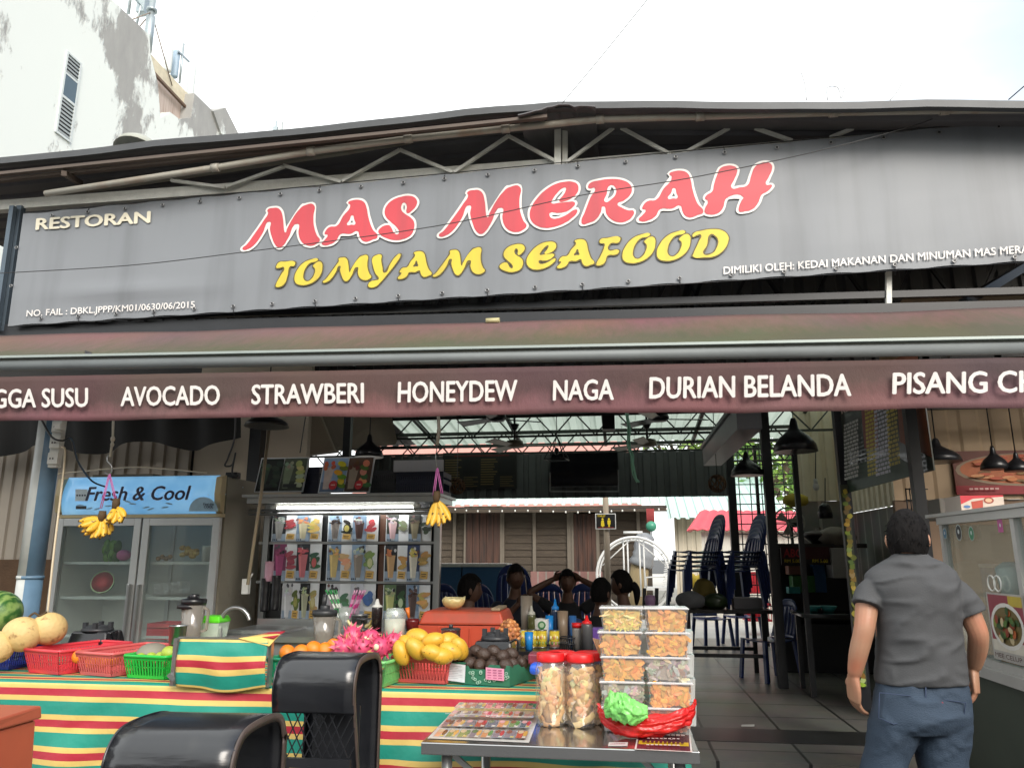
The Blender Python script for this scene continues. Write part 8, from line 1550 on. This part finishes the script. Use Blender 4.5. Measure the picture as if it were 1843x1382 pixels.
WK = thing('wok', 'black wok with a lid on the kitchen counter', 'wok', at(1475, 976, YKi+.2)); p = at(1475, 977, YKi+.25); p.z = zk+.002; mb = MB(); mb.lathe([(.09, 0), (.2, .09), (.21, .1)], p, 20); mb.build('pan', black_pl, WK); mb = MB(); mb.lathe([(.215, .101), (.16, .14), (.03, .17), (.03, .2), (0, .2)], p, 20); mb.build('lid', mat('brown_lid', (.05, .03, .025), .4), WK)
mb = MB(); p = at(1507, 978, YKi+.1); p.z = zk+.08; mb.ell(p, (.22, .15, .12), 20, 12, lambda d: 1+.15*nz3(d, 2.5)); single(mb, 'bagged_food', 'greyish heap of bagged food beside the wok', 'bag', mat('grey_brown_bag', C('6f665c'), .6))
SF = thing('stand_fan', 'old stand fan with a yellow cloth beside the thick black post', 'fan', at(1422, 978, 10.3)); p = at(1420, 940, 10.3); mb = MB(); mb.tube([p+Vector((.19*math.cos(t), 0, .19*math.sin(t))) for t in [2*math.pi*i/24 for i in range(24)]], .01, 6, closed=True)
for i in range(12): t = 2*math.pi*i/12; mb.tube([p, p+Vector((.19*math.cos(t), 0, .19*math.sin(t)))], .005, 4)
mb.build('guard', mat('pale_fan_guard', C('a5a29a'), .5), SF); mb = MB(); [mb.poly([p+Vector((0, .02, 0)), p+Vector((.16*math.cos(t), .03, .16*math.sin(t))), p+Vector((.16*math.cos(t+.8), .05, .16*math.sin(t+.8)))]) for t in (0, 2.1, 4.2)]; mb.build('blades', mat('pale_fan_guard', C('a5a29a'), .5), SF); mb = MB(); mb.lathe([(.0, .06), (.08, .05), (.08, -.05), (0, -.06)], p+Vector((.09, .12, 0)), 12); mb.tube([p+Vector((.05, .12, 0)), (p.x+.05, p.y+.12, .15)], .02, 6); mb.build('motor_and_stand', black_pl, SF); mb = MB(); mb.ell(p+Vector((.1, -.02, .28)), (.16, .08, .09), 14, 8, lambda d: 1+.2*nz3(d, 3)); mb.build('yellow_cloth', mat('yellow_cloth', C('b5a03a'), .8), SF)
for nm, lab, px, py, py2 in (('hanging_bulb', 'bare bulb hanging in front of the ribbed side wall', 1468, 868, 800), ('spot_lamp', 'small black spot lamp hanging above the wok', 1485, 918, 860)):
    t = thing(nm, lab, 'lamp', at(px, py+10, 9.0)); p = at(px, py, 9.0); mb = MB(); mb.tube([p, at(px, py2, 9.0)], .006, 5); mb.build('flex', black_pl, t); mb = MB()
    if 'bulb' in nm: mb.ell(p-Vector((0, 0, .05)), (.035, .035, .045), 12, 8); mb.build('bulb', white_pl, t); mb = MB(); mb.cyl(p-Vector((0, 0, .02)), p+Vector((0, 0, .04)), .022, n=10); mb.build('holder', white_pl, t)
    else: mb.lathe([(.075, -.09), (.08, -.02), (.06, .05), (.02, .08)], p, 14); mb.build('shade', black_pl, t)
KT = thing('kitchen_table', 'dark table with a bright edge in front of the kitchen counter', 'table', at(1475, 1150, 8.7)); a, b = at(1424, 1081, 8.7), at(1530, 1106, 8.0); zt = .93; mb = MB(); mb.box(a.x, a.x+.95, 8.2, 8.8, zt-.035, zt); mb.build('table_top', mat('dark_glassy_top', (.02, .022, .024), .1), KT, bevel=.004)
for x in (a.x+.06, a.x+.89):
    for y in (8.26, 8.74): mb = MB(); mb.bar((x, y, .152), (x, y, zt-.035), .045); mb.build('leg', black_steel, KT)
for lab, px in (('teal bowl on the kitchen table, left one', 1462), ('teal bowl on the kitchen table, right one', 1490)): mb = MB(); p = at(px, 1085, 8.5); p.z = zt+.001; mb.lathe([(.05, 0), (.09, .06), (.085, .06), (.045, .006), (0, .006)], p, 16); single(mb, 'teal_bowl', lab, 'bowl', plas('teal_plastic', '2f8a8a'))
# ================================================================ right signs, lamps and display stall
MSG = thing('menu_banner', 'large laminated menu banner of the restaurant hanging between two black posts', 'menu', at(1600, 880, 5.9)); q = [at(1527, 886, 6.35), at(1681, 846, 5.36), at(1650, 700, 5.36), at(1506, 700, 6.35)]
o = q[0]; u = q[1]-q[0]; v = q[3]-q[0]; mb = MB(); nn = u.cross(v).normalized(); mb.prism([o, o+u, o+u+v, o+v], -nn*.01); mb.build('panel', mat('black_menu_print', C('4a4f48'), .25, coat=.4), MSG); A = Art(o+nn*.0012, u, v, .0007); random.seed(3)
A.poly([(0, .82), (.62, .8), (.7, 1), (0, 1)], '4a2a22'); A.poly([(.7, .3), (1, .1), (1, 1), (.75, 1)], '8a553d'); A.poly([(.28, .35), (.45, .3), (.5, .75), (.3, .75)], '7d4038'); A.ell(.3, .8, .07, .07, 'a08a70', 12); A.poly([(0, 0), (.9, 0), (.6, .22), (0, .24)], '4a5a4c')
for c, wd, col, n in ((.05, .2, 'a9a9a0', 17), (.42, .12, 'b5a53a', 18), (.6, .17, 'b0b0b8', 19), (.82, .12, 'a9983a', 18)):
    for i in range(n):
        if c == .05 and i < 2: continue
        x_ = 0
        while x_ < wd*.95: w_ = random.uniform(.02, .05); A.rect(c+x_, .68-i*.036, c+min(wd, x_+w_), .704-i*.036, col); x_ += w_+.008
A.build('print', MSG); text('headline', 'RESTORAN', o+u*.06+v*.735, o+u*.55+v*.735, v*.06, mat('pale_print', C('c9b5a9'), .5), MSG, .03, .02)
SPo_ = thing('strip_poster', 'narrow strip of yellow green fruit pictures down the left post of the menu banner', 'poster', at(1524, 1240, 6.3)); rnd = random.Random(12); t0, b0 = at(1520, 872, 6.32), at(1520, 1235, 6.32); o = Vector((t0.x-.035, 6.32, b0.z)); mb = MB(); mb.box(o.x, o.x+.06, 6.321, 6.333, b0.z, t0.z); mb.build('backing', mat('dark_strip', (.05, .06, .035), .5), SPo_); A = Art(o, (.06, 0, 0), (0, 0, t0.z-b0.z), .0006)
for i in range(46):
    y = .01+i*.0212; x = rnd.uniform(.25, .75); A.poly([(x+rnd.uniform(.2, .5)*math.cos(k), y+.016*rnd.uniform(.6, 1.2)*math.sin(k)) for k in [2*math.pi*q/7 for q in range(7)]], tuple(c*rnd.uniform(.5, 1.1) for c in C(rnd.choice(['a59a35', 'c0b04a', '7a8a3a', '8a8030', 'b5b070']))))
A.build('print', SPo_)
def food(A):
    A.rect(0, 0, 1, 1, '6a3526'); A.rect(0, 0, 1, .2, '8a1f26'); A.ell(.5, .56, .49, .38, '8f7a62', 26); A.ell(.5, .57, .46, .34, 'b5653a', 26)
    for i in range(46): a = random.random()*6.28; r = random.random()**.5; A.ell(.5+.42*r*math.cos(a), .57+.3*r*math.sin(a), .05, .035, random.choice(['b5502f', 'c97a45', 'a5402a', 'd09060', '7a5a30', '8f6a3a']), 8, random.random()*3)
    for k in range(6): A.rect(.08+k*.035, .1, .105+k*.035, .14, 'c9a09a')
    for k in range(10): A.rect(.5+k*.045, .1, .53+k*.045, .14, 'c9a09a')
FP = board('food_picture', 'wide poster of a plate of noodles on the tan ribbed wall', 'poster', (1722, 812, 1990, 890), 6.8, mat('brown_poster', C('5a3028'), .5), food)
pendant('black bell pendant lamp in the centre right of the dining room, larger', 1432, 813, 7.6, 74, False, .8); pendant('black bell pendant lamp in front of the mesh screen, smaller', 1345, 856, 8.8, 56, False, .75); pendant('black cone pendant lamp with a glass rim beside the right post', 1688, 832, 6.2, 74, False, .55); pendant('black dome pendant lamp in front of the noodle poster', 1791, 845, 6.4, 44, False, .9); pendant('black drum pendant lamp at the right edge, by the noodle poster', 1832, 848, 6.35, 40, False, .8)
# display stall with glass case; its long side runs back from the street
DS = thing('display_stall', 'food stall with a glass display case and a grey green base at the right edge', 'stall', (2.1, 4.2, 0)); XS = 1.72; zb, zt_ = .98, 1.66; y0, y1 = 3.1, atx(1692, 945, 1.72).y; ym = atx(1829, 1000, 1.72).y; ald = mat('dull_aluminium', C('b5b4b0'), .45, .4, var=.15)
mb = MB(); mb.box(XS, XS+.9, y0, y1+.1, 0, zb-.05); mb.build('base', mat('grey_green_stall_base', C('3f463d'), .6, var=.25, scale=2.5), DS); mb = MB(); mb.box(XS-.03, XS+.93, y0-.02, y1+.13, zb-.049, zb); mb.build('ledge', ald, DS)
mb = MB()
for y in (y0, ym, y1): mb.box(XS, XS+.035, y-.018, y+.018, zb, zt_)
mb.box(XS, XS+.035, y0+.018, ym-.018, zb+.001, zb+.035); mb.box(XS, XS+.035, ym+.018, y1-.018, zb+.001, zb+.035); mb.box(XS-.01, XS+.04, y0-.02, y1+.02, zt_+.001, zt_+.04); mb.build('case_frame', ald, DS); mb = MB(); mb.box(XS+.86, XS+.9, y1-.02, y1+.02, zb, zt_); mb.build('corner_post', ald, DS)
mb = MB(); mb.box(XS+.012, XS+.016, y0+.02, y1-.02, zb+.036, zt_); mb.build('side_pane', pane_g, DS); mb = MB(); mb.box(XS+.04, XS+.86, y1, y1+.004, zb+.001, zt_); mb.build('end_pane', pane_g, DS)
mb = MB(); mb.box(XS+.042, XS+.85, y0, y1-.01, 1.3, 1.306); mb.build('glass_shelf', pane_g, DS); mb = MB(); mb.box(XS-.02, XS+.93, y0-.03, y1+.14, zt_+.042, zt_+.06); mb.build('case_roof', ald, DS); mb = MB(); mb.box(XS+.85, XS+.9, y0, y1-.03, zb+.001, zt_); mb.build('rear_panel', mat('grey_case_back', C('4d504d'), .6), DS)
def xart(nm, lab, cat, ya, za, yb_, zb_, fn): A = Art((XS-.003, yb_, za), Vector((0, ya-yb_, 0)), Vector((0, 0, zb_-za)), .0004); fn(A); return A
def soup(A):
    A.rect(0, 0, 1, 1, 'a9a59f'); A.rect(.04, .14, .96, .97, '8a3a45'); A.rect(.04, .14, .96, .3, 'c9c3b5'); A.rect(.6, .82, .96, .97, 'b5a03a'); A.ell(.5, .52, .44, .34, 'd5d2cc', 24); A.ell(.5, .52, .38, .28, '6a5a30', 24); random.seed(6)
    for i in range(30): a = random.random()*6.28; r = random.random()**.5; A.ell(.5+.33*r*math.cos(a), .53+.24*r*math.sin(a), .07, .045, random.choice(['4a6a2a', '7a8a3a', 'b05a2a', 'c0b08a', '8a3a20', '2f4a1f']), 8, random.random()*3)
yA, yB = atx(1850, 1130, XS).y, atx(1784, 1130, XS).y; A = xart('poster', '', '', yA, 1.03, yB, 1.33, soup); SPo = tag(A.build('noodle_poster', None), 'poster of a bowl of noodle soup reading MEE CELUP on the glass case', 'poster')
tx = text('caption', 'MEE CELUP', (XS-.018, yB-.05, 1.045), (XS-.018, yA+.05, 1.045), (0, 0, .02), mat('dark_caption', (.08, .03, .03), .6), SPo, .0, .0)
for lab, y, z, r, col in (('round black and white sticker at the far end of the glass case', *(lambda q: (q.y, q.z))(atx(1727, 958, XS)), .035, '1a1d20'), ('small green round sticker on the glass case', *(lambda q: (q.y, q.z))(atx(1750, 960, XS)), .03, '2f7a55'), ('small pink square sticker near the top of the glass case', *(lambda q: (q.y, q.z))(atx(1802, 946, XS)), .024, 'a54a80'), ('small blue sticker on the end of the glass case', *(lambda q: (q.y, q.z))(atx(1702, 960, XS)), .025, '3a6a8a')):
    A = Art((XS-.004, y, z), Vector((0, -r, 0)), Vector((0, 0, r*1.2)), .0004); A.ell(0, 0, 1, 1, 'a5b0ad', 14) if 'pink' not in lab else None; A.ell(0, 0, .85, .85, col, 14) if 'pink' not in lab else A.rect(-1, -1, 1, 1, col); A.ell(0, .1, .3, .3, 'c9cfcf', 8); tag(A.build('case_sticker'), lab, 'sticker')
yr = atx(1798, 1050, XS); mb = MB(); [mb.tube([(XS-.006, yr.y+dy+.035*math.cos(t), yr.z+.035*math.sin(t)) for t in [2*math.pi*i/16 for i in range(16)]], .004, 5, closed=True) for dy in (0, .06)]; single(mb, 'plastic_rings', 'pair of white rings hanging on the glass case above the poster', 'rings', white_pl)
for nm, lab, y, z, m in (('pink_bag', 'lilac bag inside the glass case', 3.5, 1.3065, mat('lilac_bag', C('8d7aa5'), .5)), ('food_tray', 'tray of yellow fried food low in the glass case', 4.05, zb+.002, mat('fried_food', C('a5803a'), .7, var=.4, scale=30, bump=.5)), ('dark_pot', 'dark pot inside the glass case', 3.95, 1.3065, black_pl)):
    mb = MB()
    if nm == 'food_tray': mb.ell((XS+.3, y, z+.02), (.16, .12, .05), 18, 8, lambda d: 1+.15*nz3(d, 6)); mb.box(XS+.1, XS+.5, y-.15, y+.15, z, z+.02)
    elif nm == 'pink_bag': mb.ell((XS+.25, y, z+.08), (.12, .1, .085), 16, 10, lambda d: 1+.15*nz3(d, 3))
    else: mb.lathe([(.13, 0), (.14, .14), (.145, .15), (.08, .17), (0, .18)], (XS+.4, y, z), 20)
    single(mb, nm, lab, 'food' if nm == 'food_tray' else nm.split('_')[1], m)
for lab, y, z, r, h, m in (('stack of white bowls on the upper shelf of the glass case', 4.22, 1.3065, .08, .16, white_pl), ('tall orange drink bottle inside the glass case', 4.08, 1.3065, .035, .24, plas('orange_plastic', 'd9742a')), ('steel food tin low in the glass case near its far end', 4.3, zb+.002, .1, .14, steel), ('green tub low in the middle of the glass case', 3.8, zb+.002, .09, .12, plas('dark_green_plastic', '2f6a2f'))): mb = MB(); mb.lathe([(r*.8, 0), (r, h*.8), (r*.9, h*.86), (r*.5, h), (0, h)], (XS+.22, y, z), 18); single(mb, 'case_item', lab, 'food container', m, 'things inside the glass case')
RB = thing('snack_carton', 'red and white printed carton lying on top of the glass case', 'carton', (XS+.2, 4.1, zt_+.06)); o = at(1732, 928, 4.3); wv_ = at(1810, 926, 4.3)-o; wv_.z = 0; hv = Vector((0, 0, at(1732, 899, 4.3).z-o.z)); o.z = zt_+.062; mb = MB(); mb.prism([o, o+wv_, o+wv_+hv, o+hv], (0, .2, 0)); mb.build('carton', mat('white_card', C('b5aaa0'), .6), RB); A = Art(o+Vector((0, -.001, 0)), wv_, hv)
A.rect(0, 0, 1, 1, 'c0b0a2'); A.poly([(0, .75), (1, .9), (1, 1), (0, 1)], 'b52a35'); A.poly([(0, .45), (.3, .8), (0, 1)], 'b52a35'); A.poly([(.25, .15), (.5, .25), (.52, .72), (.24, .6)], 'a5402f'); A.ell(.65, .68, .12, .2, '8a3a2a', 14); A.ell(.65, .68, .08, .13, 'c9a080', 12); A.ell(.13, .3, .08, .1, '4a6a95', 10); A.rect(.7, .15, .95, .32, 'c98a4a'); A.build('print', RB)
WR = thing('wire_rack', 'dark wire utensil rack hanging on the brown wall above the man', 'rack', at(1640, 930, 6.6)); mb = MB(); 
for i in range(6): x = at(1632+i*7, 900, 6.6).x; mb.tube([(x, 6.6, at(1640, 935, 6.6).z), (x, 6.6, at(1640, 878, 6.6).z)], .005, 5)
for y in (880, 900, 932): mb.tube([at(1630, y, 6.6), at(1670, y, 6.6)], .005, 5)
mb.build('wires', black_steel, WR)
bx('grey_cabinet', 'grey metal cabinet behind the red and white carton', 'cabinet', 1694, 896, 1732, 935, 5.6, .3, mat('grey_cabinet_paint', C('77726a'), .5))
